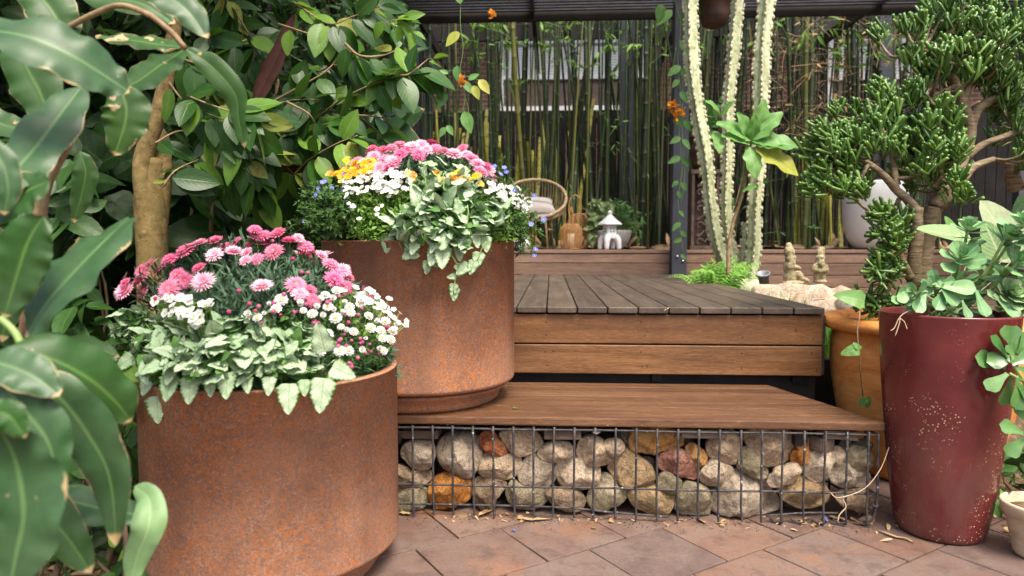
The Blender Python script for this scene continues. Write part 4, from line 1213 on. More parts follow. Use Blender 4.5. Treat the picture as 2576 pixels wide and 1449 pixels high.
# -- flower heads (each a mesh with petals and a centre)
def daisy_head(r, petals, rows, mats, cup=0.15, eye=0.28, name='flower_head', flat=1.0):
    b = MB()
    for k in range(rows):
        a = np.linspace(0, 2 * np.pi, petals, endpoint=False) + k * 0.4 + rng.normal(size=petals) * 0.06
        tilt = (cup + 0.24 * k)
        D = np.stack([np.cos(a) * np.cos(tilt), np.sin(a) * np.cos(tilt), np.full(petals, math.sin(tilt))], -1)
        Nn = np.stack([-np.cos(a) * math.sin(tilt), -np.sin(a) * math.sin(tilt), np.full(petals, math.cos(tilt))], -1)
        L = r * (1 - 0.2 * k) * rng.uniform(0.9, 1.06, petals)
        P = D * r * 0.08 * (1) + np.array([0, 0, 0.0025 * k])
        wv = L * (0.72 if petals > 16 else 2.1)
        b.inst(T_petal, P, frames(D, Nn), np.stack([wv, L, L], -1), 0)
    V = T_ball[0] * np.array([r * eye, r * eye, r * eye * 0.55]) + np.array([0, 0, r * 0.10])
    b.add(V, T_ball[1], mi=1)
    return b
def place_heads(parent, proto_list, P, N, sizes, name='flower'):
    """copies of prototype heads as parts of a plant"""
    out = []
    for i, (p, n_) in enumerate(zip(P, N)):
        pr = proto_list[rng.integers(len(proto_list))]
        o = pr.copy() if pr.get('used') else pr
        if o is not pr: scene.collection.objects.link(o)
        pr['used'] = 1
        o.parent = parent
        q = Vector(n_).to_track_quat('Z', 'Y').to_matrix().to_4x4()
        rot = Matrix.Rotation(rng.uniform(0, 6.28), 4, 'Z')
        base = Vector(parent['_w'])
        sc = sizes[i] if hasattr(sizes, '__len__') else sizes
        o.matrix_basis = Matrix.Translation(Vector(p) - base) @ q @ rot @ Matrix.Diagonal((sc, sc, sc, 1))
        out.append(o)
    return out
def protos(n, fn, mats, name):
    L = []
    for k in range(n):
        b = fn(k); o = b.build(name, mats(k) if callable(mats) else mats); L.append(o)
    return L

def aim(N, cam_w=0.5, up=0.35, jit=0.35):
    N = np.asarray(N); n = len(N)
    d = N * 0.8 + np.array([0, -cam_w, up]) + rng.normal(size=(n, 3)) * jit
    return nrm(d)

# ======== planter one
C1 = np.array([P1C[0] - 0.018, P1C[1], P1T - 0.06]); R1 = np.array([0.412, 0.42, 0.435])
base1 = (P1C[0], P1C[1], P1T - 0.05)
pinkA = [(945,150,.9),(1005,200,1),(1110,180,1),(940,215,.8),(1190,240,1.15),(1300,270,1.1),(1345,310,.9),(1440,340,1.1),(1000,250,.9),(1075,310,1.25),(890,320,.8),(960,360,.8),(560,250,1),(665,235,1),(740,270,.9),(795,315,1.1),(660,335,1.1),(450,305,1.35),(340,365,1.1),(210,395,1.1),(550,425,.9),(150,450,1.1),(260,450,1.1),(395,480,1.1),(460,515,1),(585,530,1.35),(345,580,1.45),(280,525,.9),(130,520,1.2),(160,590,1.1),(30,590,1.3),(210,632,.9),(995,560,1.2),(1235,550,1.25),(1260,612,1),(1330,585,.8),(1500,510,1.3),(1560,445,1.1),(1480,400,1.1),(1410,340,.9),(1590,560,.9),(1350,655,.9),(880,375,.8),(820,240,.9),(500,270,.9),(30,525,.7),(700,290,1),(1050,200,.8),(1250,215,.8),(1520,470,.8),(910,260,.7)]
plant = thing('pink_daisy_plant', 'mound of double pink daisies over needle leaves in the nearest planter', 'flower plant', base1)
pp = []; nn_ = []
for (x, y, s) in pinkA:
    p, n_ = hit(*za(x, y), C1, R1); pp.append(p + n_ * 0.012); nn_.append(n_)
pp = np.array(pp); nn_ = np.array(nn_)
pm = [M['pink'], M['palepink'], M['deeppink'], M['pink']]
pr = protos(8, lambda k: daisy_head(0.037, 24, 3, None, -0.02 + 0.12 * (k % 3), 0.26 if k != 3 else 0.34), lambda k: [pm[k % 4], M['pinkeye']], 'flower')
NA = aim(nn_, 0.55, 0.4, 0.30)
place_heads(plant, pr, pp, NA, np.array([s for *_, s in pinkA]) * 0.71)
hp, hn = mound_pts(45, C1, R1 * 0.99, lambda d, p: d[2] > 0.25 and d[1] > 0.15)
place_heads(plant, pr, hp, aim(hn, -0.2, 0.5), rng.uniform(0.6, 0.85, 45))
b = MB()
polyDark = poly_a([(60,470),(250,350),(520,220),(940,150),(1300,260),(1600,450),(1640,600),(1300,760),(900,760),(650,700),(400,640),(180,650),(40,640)])
P, N = scatter(polyDark, 3600, C1, R1 * 0.97, (0.0, 0.10))
leaf_scatter(b, T_needle, P, N, 0.05, 0.9, 0.5, 0.7)
P, N = mound_pts(2200, C1, R1 * 0.93, lambda d, p: d[1] > 0.0)
leaf_scatter(b, T_needle, P, N, 0.055, 0.9, 0.4, 0.7)
V, F, U = T_ball; b.add(V * R1 * 0.84 + C1, F)
b.build('foliage', [M['daisyfol']], plant)
b = MB(); stems_to(b, pp - NA * 0.004, (P1C[0], P1C[1], P1T), 0.0014, 0, 0.05); b.build('stem', [M['greenstem']], plant)
bp, bn = scatter(polyDark, 22, C1, R1 * 1.03, (-0.01, 0.01))
for q_ in bp:
    b = MB(); b.add(T_ball[0] * 0.0065 + q_, T_ball[1]); b.build('bud', [M['bud']], plant)

# silver nettle front
def silver(name_label, C, Rr, poly, n, base, nback, hang=None, size=0.062, extra=None, sizes=None):
    pl = thing('silver_nettle', name_label, 'foliage plant', base)
    P, N = scatter(poly, n, C, Rr, (-0.012, 0.05))
    b = MB()
    k = int(n * 0.8)
    leaf_scatter(b, T_heart, P[:k // 2], N[:k // 2], size, 0.55, 0.0, 0.5, 0.45, 0)
    leaf_scatter(b, T_heart2, P[k // 2:k], N[k // 2:k], size, 0.5, -0.2, 0.55, 0.7, 0)
    leaf_scatter(b, T_heart, P[k:], N[k:], size * 0.8, 0.5, 0.1, 0.5, 0.6, 1)
    Pd, Nd = scatter(poly, n, C, np.array(Rr) * 0.92, (0.0, 0.06))
    leaf_scatter(b, T_heart, Pd, Nd, size * 0.85, 0.4, -0.1, 0.7, 0.5, 1)
    if hang:
        for (pxy, leng, dirv, yo) in hang:
            p = atY(pxy[0], pxy[1], yo)
            D = np.array([dirv]); S = np.array([leng])
            b.inst(T_heart2, np.array([p]), frames(D, np.array([[0.1, -1.0, 0.35]])), S, 0)
    b.build('foliage', [M['silver'], M['silver2']], pl)
    b = MB(); stems_to(b, P[:k:3] - N[:k:3] * 0.01, (C[0], C[1] - 0.15, C[2] + 0.02), 0.0016, 0, 0.02)
    if extra: extra(b)
    b.build('stem', [M['palestem']], pl)
    return pl
polySil = poly_a([(-60,690),(120,690),(260,720),(420,760),(620,760),(700,720),(1000,760),(1250,740),(1340,830),(1380,980),(1520,1080),(1500,1160),(1340,1170),(1150,1150),(900,1170),(700,1180),(500,1200),(250,1200),(60,1160),(-60,1000),(-110,820)])
yf = P1C[1] - P1R
silver('silver leaved nettle spilling over the front of the nearest planter', C1 + np.array([0, -0.02, 0]), R1 * np.array([1.0, 1.0, 0.80]), polySil, 460, base1, 0, size=0.055,
       hang=[(za(230,1330), 0.075, (0.15, -0.25, -1), yf + 0.045), (za(480,1190), 0.072, (0.0, -0.3, -1), yf - 0.012), (za(1190,1240), 0.080, (0.05, -0.3, -1), yf + 0.002),
             (za(1440,1200), 0.092, (-0.05, -0.3, -1), yf + 0.02), (za(1300,1210), 0.045, (0.1, -0.3, -1), yf + 0.005), (za(740,1160), 0.07, (0.1, -0.4, -1), yf - 0.012), (za(340,1180), 0.07, (-0.1, -0.4, -1), yf + 0.0),
             (za(1450,1010), 0.085, (-0.15, -0.2, 0.9), yf + 0.05), (za(1500,1120), 0.075, (0.9, -0.3, -0.3), yf + 0.04), (za(620,1200), 0.05, (0.1, -0.3, -1), yf - 0.01),
             (za(180,1190), 0.055, (-0.3, -0.3, -1), yf + 0.06), (za(60,1040), 0.06, (-0.7, -0.3, -0.6), yf + 0.1), (za(1050,1190), 0.05, (0.0, -0.3, -1), yf - 0.005), (za(880, 1190), 0.045, (0.2, -0.3, -1), yf - 0.01)],
       extra=lambda b: b.add(*(lambda t: (t[0], t[1], t[2]))(tube(smooth_path([atY(*za(250,1190), yf + 0.05), atY(*za(245,1260), yf + 0.04), atY(*za(240,1330), yf + 0.045)], 8), 0.0013, 5))))

# white paper daisies at the right, with crimson buds
plant = thing('white_paper_daisy', 'white paper daisies with yellow eyes and crimson buds in the nearest planter', 'flower plant', base1)
wl_ = [(1130,650,1.2),(1265,680,1.15),(900,755,1.15),(1095,715,1),(960,775,.9),(1045,680,.7),(1400,650,1.1),(1520,585,1),(1420,760,1),(1515,780,1.2),(1350,750,1),(1285,725,.7),(1380,920,1),(1455,895,1.1),(1455,965,1),(1405,1015,1),(1540,1010,1.1),(1600,1010,1.1),(1700,1000,1.1),(1640,875,.9),(1585,865,.9),(1350,980,.6),(1745,765,1),(1800,800,1),(1865,800,1.1),(1760,850,1.1),(1830,865,1),(1915,875,1.1),(1845,920,1),(1900,930,1.1),(1820,990,1),(1850,1010,.9),(1610,700,1),(1580,670,.9),(1490,640,1.1),(1440,620,1),(1460,700,1),(1560,740,.9),(1620,740,.9),(1380,700,1),(1500,720,.9),(1550,840,.7),(1720,920,.7),(1680,680,.8),(1010,745,.7)]
pp = []; nn_ = []
for (x, y, s) in wl_:
    p, n_ = hit(*za(x, y), C1, R1); pp.append(p + n_ * 0.01); nn_.append(n_)
def paper_head(k):
    b = MB()
    for row, (cnt, tilt, L) in enumerate([(10, 0.15, 0.0175), (9, 0.6, 0.0165), (7, 1.05, 0.0145)] if k < 3 else [(9, 0.9, 0.0145), (8, 1.2, 0.014), (6, 1.4, 0.013)]):
        a = np.linspace(0, 6.283, cnt, endpoint=False) + row * 0.4
        D = np.stack([np.cos(a) * math.cos(tilt), np.sin(a) * math.cos(tilt), np.full(cnt, math.sin(tilt))], -1)
        Nn = np.stack([-np.cos(a) * math.sin(tilt), -np.sin(a) * math.sin(tilt), np.full(cnt, math.cos(tilt))], -1)
        b.inst(T_petal, D * 0.003, frames(D, Nn), np.stack([np.full(cnt, L * 3.0), np.full(cnt, L), np.full(cnt, L)], -1), 0)
    b.add(T_ball[0] * np.array([0.007, 0.007, 0.005]) * (1 if k < 3 else 0.8) + np.array([0, 0, 0.003]), T_ball[1], mi=1)
    b.add(T_ball[0] * np.array([0.009, 0.009, 0.006]) + np.array([0, 0, -0.001]), T_ball[1], mi=0)
    return b
prw = protos(5, paper_head, [M['whitepetal'], M['yelloweye']], 'flower')
place_heads(plant, prw, np.array(pp), aim(nn_, 0.7, 0.5, 0.25), np.array([s for *_, s in wl_]) * 0.80)
polyW = poly_a([(860,700),(1100,640),(1400,620),(1640,560),(1850,700),(1960,900),(1880,1050),(1650,1140),(1520,1060),(1340,940),(1200,800),(950,830)])
b = MB()
P, N = scatter(polyW, 2600, C1, R1 * 0.98, (0.0, 0.09))
ok = ~((P[:, 2] < P1T + 0.02) & (np.hypot(P[:, 0] - P1C[0], P[:, 1] - P1C[1]) > P1R - 0.03)); P = P[ok]; N = N[ok]
leaf_scatter(b, T_needle, P, N, 0.030, 0.8, 0.3, 0.8)
P, N = mound_pts(900, C1, R1 * 0.92, lambda d, p: d[0] > 0.3 and d[1] < 0.4 and 0.15 < d[2] < 0.6)
leaf_scatter(b, T_needle, P, N, 0.035, 0.8, 0.3, 0.8)
b.build('foliage', [M['bluefol']], plant)
P, N = scatter(polyW, 55, C1, R1 * 1.03, (-0.01, 0.02))
for q_ in P:
    b = MB(); b.add(T_ball[0] * rng.uniform(0.004, 0.007) + q_, T_ball[1]); b.build('bud', [M['bud']], plant)

def five(k, r=0.011):
    b = MB()
    n = 5
    a = np.linspace(0, 6.283, n, endpoint=False); t = 0.25
    D = np.stack([np.cos(a) * math.cos(t), np.sin(a) * math.cos(t), np.full(n, math.sin(t))], -1)
    Nn = np.stack([-np.cos(a) * math.sin(t), -np.sin(a) * math.sin(t), np.full(n, math.cos(t))], -1)
    b.inst(T_petal, D * 0.001, frames(D, Nn), np.stack([np.full(n, r * 4.0), np.full(n, r), np.full(n, r)], -1), 0)
    b.add(T_ball[0] * np.array([r * 0.2, r * 0.2, r * 0.16]) + np.array([0, 0, r * 0.14]), T_ball[1], mi=1)
    return b
def small_flowers(label, group_poly, n, C, Rr, base, petal_, eye_, size, explicit=None, fol=None, foln=0, fols=0.02, folpoly=None, name='white_rockfoil', cat='flower plant', r=0.011, stems=True, lift=0.012, foltpl=None, back=0):
    pl = thing(name, label, cat, base)
    pts = sample_poly(group_poly, n) if n else []
    if explicit: pts = explicit + pts
    pts = pts[:98]
    pp = []; nn = []
    for q in pts:
        p, n_ = hit(*q, C, Rr); pp.append(p + n_ * (lift + rng.uniform(-0.012, 0.012))); nn.append(n_)
    pr_ = protos(3, lambda k: five(k, r), [petal_, eye_], 'flower')
    place_heads(pl, pr_, np.array(pp), aim(nn, 0.6, 0.6, 0.35), size * rng.uniform(0.85, 1.2, len(pp)))
    if fol is not None:
        b = MB(); P, N = scatter(folpoly or group_poly, foln, C, np.array(Rr) * 0.98, (-0.005, 0.09))
        leaf_scatter(b, foltpl or T_small, P, N, fols, 0.7, 0.4, 0.8)
        if back:
            P, N = mound_pts(back, C, np.array(Rr) * 0.95, lambda d, p: abs(d[1]) < 0.9)
            leaf_scatter(b, foltpl or T_small, P, N, fols, 0.7, 0.4, 0.8)
        b.build('foliage', [fol], pl)
        if stems:
            b = MB(); stems_to(b, np.array(pp), (C[0] + (np.mean(pp, 0)[0] - C[0]) * 0.5, C[1] - 0.1, C[2] + 0.05), 0.0010, 0, 0.0); b.build('stem', [M['palestem']], pl)
    return pl
small_flowers('cluster of flat white rockfoil flowers above the silver leaves of the nearest planter', poly_a([(200,650),(300,640),(500,640),(640,680),(630,780),(560,850),(470,800),(330,760),(230,700)]), 34, C1, R1, base1,
              M['whitepetal'], M['greeneye'], 1.15, fol=M['brightfol'], foln=350)
small_flowers('white rockfoil trailing off the right side of the nearest planter', poly_a([(1560,560),(1700,570),(1850,600),(1930,720),(2010,770),(2020,830),(1940,860),(1800,720),(1640,640)]), 50, C1, R1 * np.array([1.03, 1, 1]), base1,
              M['whitepetal'], M['greeneye'], 1.0, fol=M['brightfol'], foln=700, folpoly=poly_a([(1500,580),(1700,570),(1850,620),(1950,760),(1960,960),(1900,1070),(1750,900),(1560,700)]))

# ======== planter two
C2 = np.array([P2C[0], P2C[1], P2T - 0.05]); R2 = np.array([0.46, 0.42, 0.44])
base2 = (P2C[0], P2C[1], P2T - 0.05)
pinkB = [(705,180,1),(785,200,1.3),(725,245,1),(820,270,1.1),(880,290,1.1),(870,175,.9),(940,225,1.1),(935,150,1.1),(1035,170,1.2),(1085,230,1.0),(1110,150,1.1),(1195,135,1.2),(1230,180,1),(1305,200,1),(1370,225,1.3),(1435,185,1.1),(1475,225,.9),(1520,260,1.2),(1560,300,1.1),(1630,330,1.2),(1590,360,1.1),(1655,355,.9),(590,285,1.1),(770,345,1.1),(670,270,.9),(640,300,.9),(910,280,.9),(980,190,.9),(690,290,1),(850,330,.8),(1150,190,.9)]
plant = thing('pink_daisy_plant', 'pink and white tipped double daisies crowning the higher planter', 'flower plant', base2)
pp = []; nn_ = []
for (x, y, s) in pinkB:
    p, n_ = hit(*zb_(x, y), C2, R2); pp.append(p + n_ * 0.012); nn_.append(n_)
pp = np.array(pp); NA = aim(nn_, 0.45, 0.5, 0.35)
pr = protos(8, lambda k: daisy_head(0.038, 26, 3, None, -0.08 + 0.12 * (k % 3), 0.25), lambda k: [[M['pink'], M['palepink'], M['palepink'], M['deeppink']][k % 4], M['pinkeye']], 'flower')
place_heads(plant, pr, pp, NA, np.array([s for *_, s in pinkB]) * 0.80)
hp, hn = mound_pts(40, C2, R2, lambda d, p: d[2] > 0.45 and d[1] > 0.1)
place_heads(plant, pr, hp, aim(hn, -0.2, 0.5), rng.uniform(0.6, 0.85, 40))
polyD2 = poly_b([(540,300),(720,190),(950,130),(1200,120),(1450,190),(1650,330),(1660,430),(1400,420),(1000,360),(700,360)])
b = MB(); P, N = scatter(polyD2, 2000, C2, R2 * 0.97, (0.0, 0.08)); leaf_scatter(b, T_needle, P, N, 0.05, 0.9, 0.5, 0.7)
P, N = mound_pts(1800, C2, R2 * 0.93, lambda d, p: d[1] > 0.0); leaf_scatter(b, T_needle, P, N, 0.055, 0.9, 0.4, 0.7)
b.add(T_ball[0] * R2 * 0.80 + C2, T_ball[1])
b.build('foliage', [M['daisyfol']], plant)
b = MB(); stems_to(b, pp - NA * 0.004, (P2C[0], P2C[1], P2T), 0.0014, 0, 0.05); b.build('stem', [M['greenstem']], plant)

# yellow clusters
plant = thing('yellow_wallflower', 'bright yellow wallflower clusters on both sides of the higher planter', 'flower plant', base2)
pts = sample_poly(poly_b([(420,310),(560,280),(730,290),(730,370),(600,420),(500,440),(380,430),(375,380)]), 72) + sample_poly(poly_b([(1360,380),(1480,380),(1610,440),(1590,470),(1400,450),(1330,440)]), 22) + sample_poly(poly_b([(990,370),(1060,380),(1050,440),(1000,430)]), 5) + sample_poly(poly_b([(1170,330),(1350,380),(1340,470),(1220,470)]), 9)
pp = []; nn_ = []
for q in pts:
    p, n_ = hit(*q, C2, R2); pp.append(p + n_ * rng.uniform(0.0, 0.035)); nn_.append(n_)
def four(k):
    b = MB(); n = 4
    a = np.linspace(0, 6.283, n, endpoint=False) + 0.3; t = 0.25
    D = np.stack([np.cos(a) * math.cos(t), np.sin(a) * math.cos(t), np.full(n, math.sin(t))], -1)
    Nn = np.stack([-np.cos(a) * math.sin(t), -np.sin(a) * math.sin(t), np.full(n, math.cos(t))], -1)
    b.inst(T_petal, D * 0.001, frames(D, Nn), np.stack([np.full(n, 0.07), np.full(n, 0.0145), np.full(n, 0.018)], -1), 0)
    return b
place_heads(plant, protos(4, four, [M['yellow']], 'flower'), np.array(pp), aim(nn_, 0.6, 0.4, 0.5), rng.uniform(0.85, 1.25, len(pp)))
b = MB(); P, N = scatter(poly_b([(380,380),(560,300),(730,330),(700,480),(420,500)]), 250, C2, R2 * 0.95, (0, 0.05)); leaf_scatter(b, T_small, P, N, 0.04); b.build('foliage', [M['bluefol']], plant)

# white rockfoil in planter two
expl = [zb_(*q) for q in [(515,580),(560,645),(520,670),(610,745),(745,700),(790,635),(840,550),(800,510),(770,440),(510,510),(745,660)]]
small_flowers('dense white rockfoil flowers on thin stems at the front left of the higher planter', poly_b([(450,450),(560,400),(760,360),(1000,330),(1040,400),(1030,500),(900,540),(700,520),(560,560),(470,520)]), 86, C2, R2, base2,
              M['whitepetal'], M['greeneye'], 0.88, explicit=expl, fol=M['brightfol'], foln=2600, fols=0.022,
              folpoly=poly_b([(480,480),(1050,430),(1060,700),(900,900),(650,910),(480,880),(430,700)]), back=500)
small_flowers('white rockfoil at the right edge of the higher planter, beside the rattan chair', poly_b([(1640,450),(1760,470),(1900,520),(1980,590),(1960,700),(1860,640),(1720,560),(1640,520)]), 62, C2, R2 * np.array([1.04, 1, 1]), base2,
              M['whitepetal'], M['greeneye'], 1.15, explicit=[zb_(1940, 580), zb_(1900, 530), zb_(1990, 800)], fol=M['brightfol'], foln=1900, fols=0.022,
              folpoly=poly_b([(1620,480),(1900,520),(1990,650),(2000,800),(1880,910),(1700,910),(1640,800),(1560,600)]))
small_flowers('white rockfoil filling in beneath the yellow wallflowers of the higher planter', poly_b([(560,400),(760,370),(1000,350),(1040,420),(1030,540),(880,540),(640,520),(520,480),(480,600),(600,700)]), 60, C2, R2 * 1.02, base2,
              M['whitepetal'], M['greeneye'], 0.85)
# speedwell: fine twiggy plants left and right, trailing stems with leaves
def twiggy(label, roots, tips, base, fl_pts, name='blue_speedwell', nleaf=14, ls=0.017):
    pl = thing(name, label, 'flower plant', base)
    bs = MB(); bl = MB()
    for tpt in tips:
        r0 = np.array(roots[rng.integers(len(roots))]) + rng.normal(size=3) * 0.02
        mid_ = (r0 + tpt) / 2 + np.array([0, -0.01, 0.05]) + rng.normal(size=3) * 0.015
        Pth = smooth_path([r0, mid_, tpt], 14)
        V, F, U = tube(Pth, np.linspace(0.0020, 0.0009, 14), 4, cap=False); bs.add(V, F, U)
        n = nleaf
        ii = rng.uniform(4, 13, n).astype(int)
        P = Pth[ii] + rng.normal(size=(n, 3)) * 0.003
        D = rng.normal(size=(n, 3)) + np.array([0, 0, 0.3])
        bl.inst(T_small, P, frames(D, rvec(n) + np.array([0, 0, 1])), rng.uniform(0.6, 1.2, n) * ls)
    bs.build('stem', [M['greenstem']], pl); bl.build('foliage', [M['bluefol']], pl)
    pr_ = protos(2, lambda k: five(k, 0.0095), [M['blue'], M['whitepetal']], 'flower')
    P = np.array([p for p in fl_pts]); place_heads(pl, pr_, P, aim(np.tile([[0, -0.6, 0.4]], (len(P), 1)), 0.6, 0.3, 0.3), rng.uniform(0.9, 1.2, len(P)))
    return pl
rl = [(P2C[0] - 0.27, P2C[1] - 0.10, P2T), (P2C[0] - 0.33, P2C[1], P2T), (P2C[0] - 0.2, P2C[1] - 0.22, P2T)]
polyL = poly_b([(100,540),(260,440),(460,480),(520,640),(560,860),(330,900),(200,800),(60,650)])
tips = [hit(*q, C2, R2 * np.array([1.05, 1, 1.0]))[0] + rng.normal(size=3) * np.array([0.02, 0.05, 0.01]) for q in sample_poly(polyL, 300)]
tips += [atY(*zb_(*q), 2.75) for q in [(90,520),(60,780),(150,830),(80,640),(10,860),(110,560),(-40,820),(140,700),(60,900),(230,500),(-80,880),(-30,760)]]
flp = [atY(*zb_(*q), 2.62) for q in [(255,480),(375,475),(345,540),(290,440),(270,520),(320,450),(400,545),(490,350),(430,410),(335,585),(460,650),(440,510),(250,530),(150,778)]]
flp = [p + rng.normal(size=3) * 0.006 for p in flp]
tips += [atY(*zb_(*q), rng.uniform(2.65, 2.95)) for q in sample_poly(poly_b([(60,560),(240,440),(300,900),(0,900),(-60,820)]), 60)]
twiggy('fine twiggy speedwell with a few blue flowers at the left of the higher planter', rl, tips, base2, flp, nleaf=26, ls=0.024)
rr_ = [(P2C[0] + 0.30, P2C[1] - 0.08, P2T), (P2C[0] + 0.33, P2C[1] - 0.05, P2T + 0.03)]
tips = [atY(*zb_(*q), rng.uniform(2.6, 2.85)) for q in [(1745,300),(1800,320),(1890,390),(1870,430),(1730,380),(1990,500),(2045,545),(1900,480),(2110,720),(2140,780),(2060,700),(2150,890),(2090,960),(2070,1030),(2040,1045),(2000,930),(1930,1000),(2110,870),(2080,830),(1980,740),(2000,690),(2120,840),(1960,860),(1900,960),(1780,400),(1830,450),(1700,420),(1920,600),(1960,560),(1990,780),(2020,880),(1950,940),(2030,990)]]
tips += [hit(*q, C2, R2 * np.array([1.06, 1, 1]))[0] for q in sample_poly(poly_b([(1640,400),(1880,430),(1990,640),(1960,880),(1700,900),(1620,700)]), 90)]
flp = [atY(*zb_(*q), 2.62) for q in [(1795,312),(1715,300),(1812,348),(1765,365),(2047,543),(2122,740),(2053,988),(2018,780),(1880,500),(2045,1040)]]
twiggy('wispy speedwell with blue flowers arching off the right side of the higher planter', rr_, tips, base2, flp, nleaf=32, ls=0.021)

# silver nettle in planter two, with trailing stems down the rust
yf2 = P2C[1] - P2R
polyS2 = poly_b([(1040,430),(1100,300),(1180,240),(1330,260),(1500,300),(1540,400),(1640,480),(1760,540),(1860,620),(1840,720),(1700,800),(1640,900),(1500,960),(1380,960),(1200,930),(1100,920),(960,900),(840,800),(850,680),(1000,620),(1030,540)])
def trail2(b):
    for pts, r in [([(1330,1000),(1380,1070),(1410,1110),(1520,1110)], 0.0028), ([(1400,1090),(1405,1180),(1385,1260),(1375,1360)], 0.0020), ([(1520,1110),(1580,1060),(1600,1000),(1650,920)], 0.0018), ([(930,900),(930,950),(950,990)], 0.0016), ([(1175,1020),(1175,1080),(1165,1150)], 0.0013), ([(1230,620),(1330,720),(1350,860)], 0.002), ([(1490,620),(1490,720),(1400,920)], 0.0022), ([(1130,330),(1150,480)], 0.0016), ([(1290,360),(1295,500)], 0.002)]:
        P = smooth_path([atY(*zb_(*q), yf2 - 0.012) for q in pts], 10)
        V, F, U = tube(P, r, 6); b.add(V, F, U)
silver('silver leaved nettle tumbling over the front of the higher planter with a long trailing stem', C2 + np.array([0.02, -0.01, 0]), R2 * np.array([1.02, 1.09, 0.96]), polyS2, 290, base2, 0, size=0.060,
       hang=[(zb_(830,870), 0.068, (-0.05, -0.2, -1), yf2 + 0.01), (zb_(1000,830), 0.080, (0.15, -0.3, -1), yf2 - 0.01), (zb_(960,1020), 0.066, (0.9, -0.3, -0.15), yf2 - 0.016), (zb_(980,960), 0.055, (0.9, -0.2, -0.3), yf2 - 0.012),
             (zb_(1240,960), 0.080, (-0.25, -0.3, -0.8), yf2 - 0.02), (zb_(1290,960), 0.088, (0.0, -0.4, -0.9), yf2 - 0.025), (zb_(1420,950), 0.062, (0.1, -0.3, -1), yf2 - 0.005), (zb_(1560,870), 0.05, (0.2, -0.3, -1), yf2 + 0.01),
             (zb_(1175,1080), 0.045, (0.8, -0.2, -0.5), yf2 - 0.012), (zb_(1165,1080), 0.052, (-0.15, -0.1, -1), yf2 - 0.012), (zb_(1590,1010), 0.062, (-0.2, -0.2, -1), yf2 - 0.004), (zb_(1550,1080), 0.055, (-0.3, -0.2, -0.9), yf2 - 0.012),
             (zb_(1500,1110), 0.06, (-0.7, -0.2, -0.6), yf2 - 0.014), (zb_(1400,1110), 0.04, (0.5, -0.2, -0.8), yf2 - 0.012), (zb_(1410,1200), 0.03, (0.9, -0.2, 0.3), yf2 - 0.01), (zb_(1395,1210), 0.035, (-0.9, -0.2, -0.1), yf2 - 0.01),
             (zb_(1380,1270), 0.045, (-0.1, -0.1, -1), yf2 - 0.008), (zb_(1385,1300), 0.052, (-0.05, -0.1, -1), yf2 - 0.006), (zb_(1640,880), 0.06, (0.1, -0.2, -1), yf2 + 0.02)],
       extra=trail2)

# ------------------------------------------------------------------ tree trunk at the left and shrub branches
def limb(b, pts, Ds, rs, n=24, seg=14, jit=0.0, mi=0):
    P = smooth_path([atD(x, y, d) for (x, y), d in zip(pts, Ds)], n)
    rr = np.interp(np.linspace(0, 1, n), np.linspace(0, 1, len(rs)), [r * 1.0 for r in rs])
    V, F, U = tube(P, rr, seg, jitter=jit); b.add(V, F, U, mi)
    return P
tr = atD(385, 700, 3.0)
tree = thing('garden_tree', 'smooth olive brown tree trunk with a hollow fork left of the nearest planter', 'tree', (tr[0], tr[1], 0.1))
b = MB()
limb(b, [(386, 980), (385, 760), (383, 640), (380, 560), (378, 480), (382, 400)], [3.0] * 6, [.070, .064, .064, .068, .066, .056], 30, 20, 0.012)
limb(b, [(372, 600), (362, 500), (360, 400), (400, 280), (425, 160), (440, 60), (455, -80)], [2.98, 2.96, 2.96, 2.95, 2.95, 2.95, 2.95], [.032, .038, .040, .034, .030, .028, .026], 40, 16, 0.01)
limb(b, [(398, 560), (405, 470), (408, 400), (395, 330), (300, 250), (200, 200)], [3.02, 3.02, 3.04, 3.2, 3.6, 4.0], [.042, .042, .040, .034, .025, .02], 36, 14, 0.01)
V, F, U = T_ball
q = atD(364, 590, 2.95); b.add(V * np.array([.028, .02, .033]) + q, F)
b.build('trunk', [M['bark']], tree)

def leaves_along(b, P, n, size, t0=0.15, hang=0.6, tpl=None, mis=(0,), prob=(1.0,), toward=(0, -0.6, 0.3), spread=0.6, gap=0.012):
    ii = np.clip((rng.uniform(t0, 1, n) * (len(P) - 1)).astype(int), 0, len(P) - 2)
    ii[-1] = len(P) - 2
    T = nrm(P[ii + 1] - P[ii])
    side = nrm(np.cross(T, np.array([0, -1, 0.2]))) * np.where(np.arange(n) % 2, 1, -1)[:, None]
    D = T * 0.55 + side * 0.7 + np.array([0, 0, -hang]) + rng.normal(size=(n, 3)) * spread * 0.5
    N = np.array(toward) + rng.normal(size=(n, 3)) * 0.45
    N[:, 2] += 0.4
    S = size * rng.uniform(0.7, 1.2, n)
    mi = rng.choice(mis, n, p=prob)
    for m_ in set(mi):
        k = mi == m_
        b.inst(tpl or T_oval, P[ii][k] + nrm(D[k]) * gap, frames(D[k], N[k]), S[k], m_)
T_ficus = leaf_tpl(P_oval(0.27, 0.8, 0.85), 9, 5, 0.16, 0.14)
shrub = thing('glossy_shrub', 'glossy leaved shrub with arching twigs reaching over the higher planter', 'shrub', (-1.6, 3.5, 0.2))
b = MB(); bl = MB()
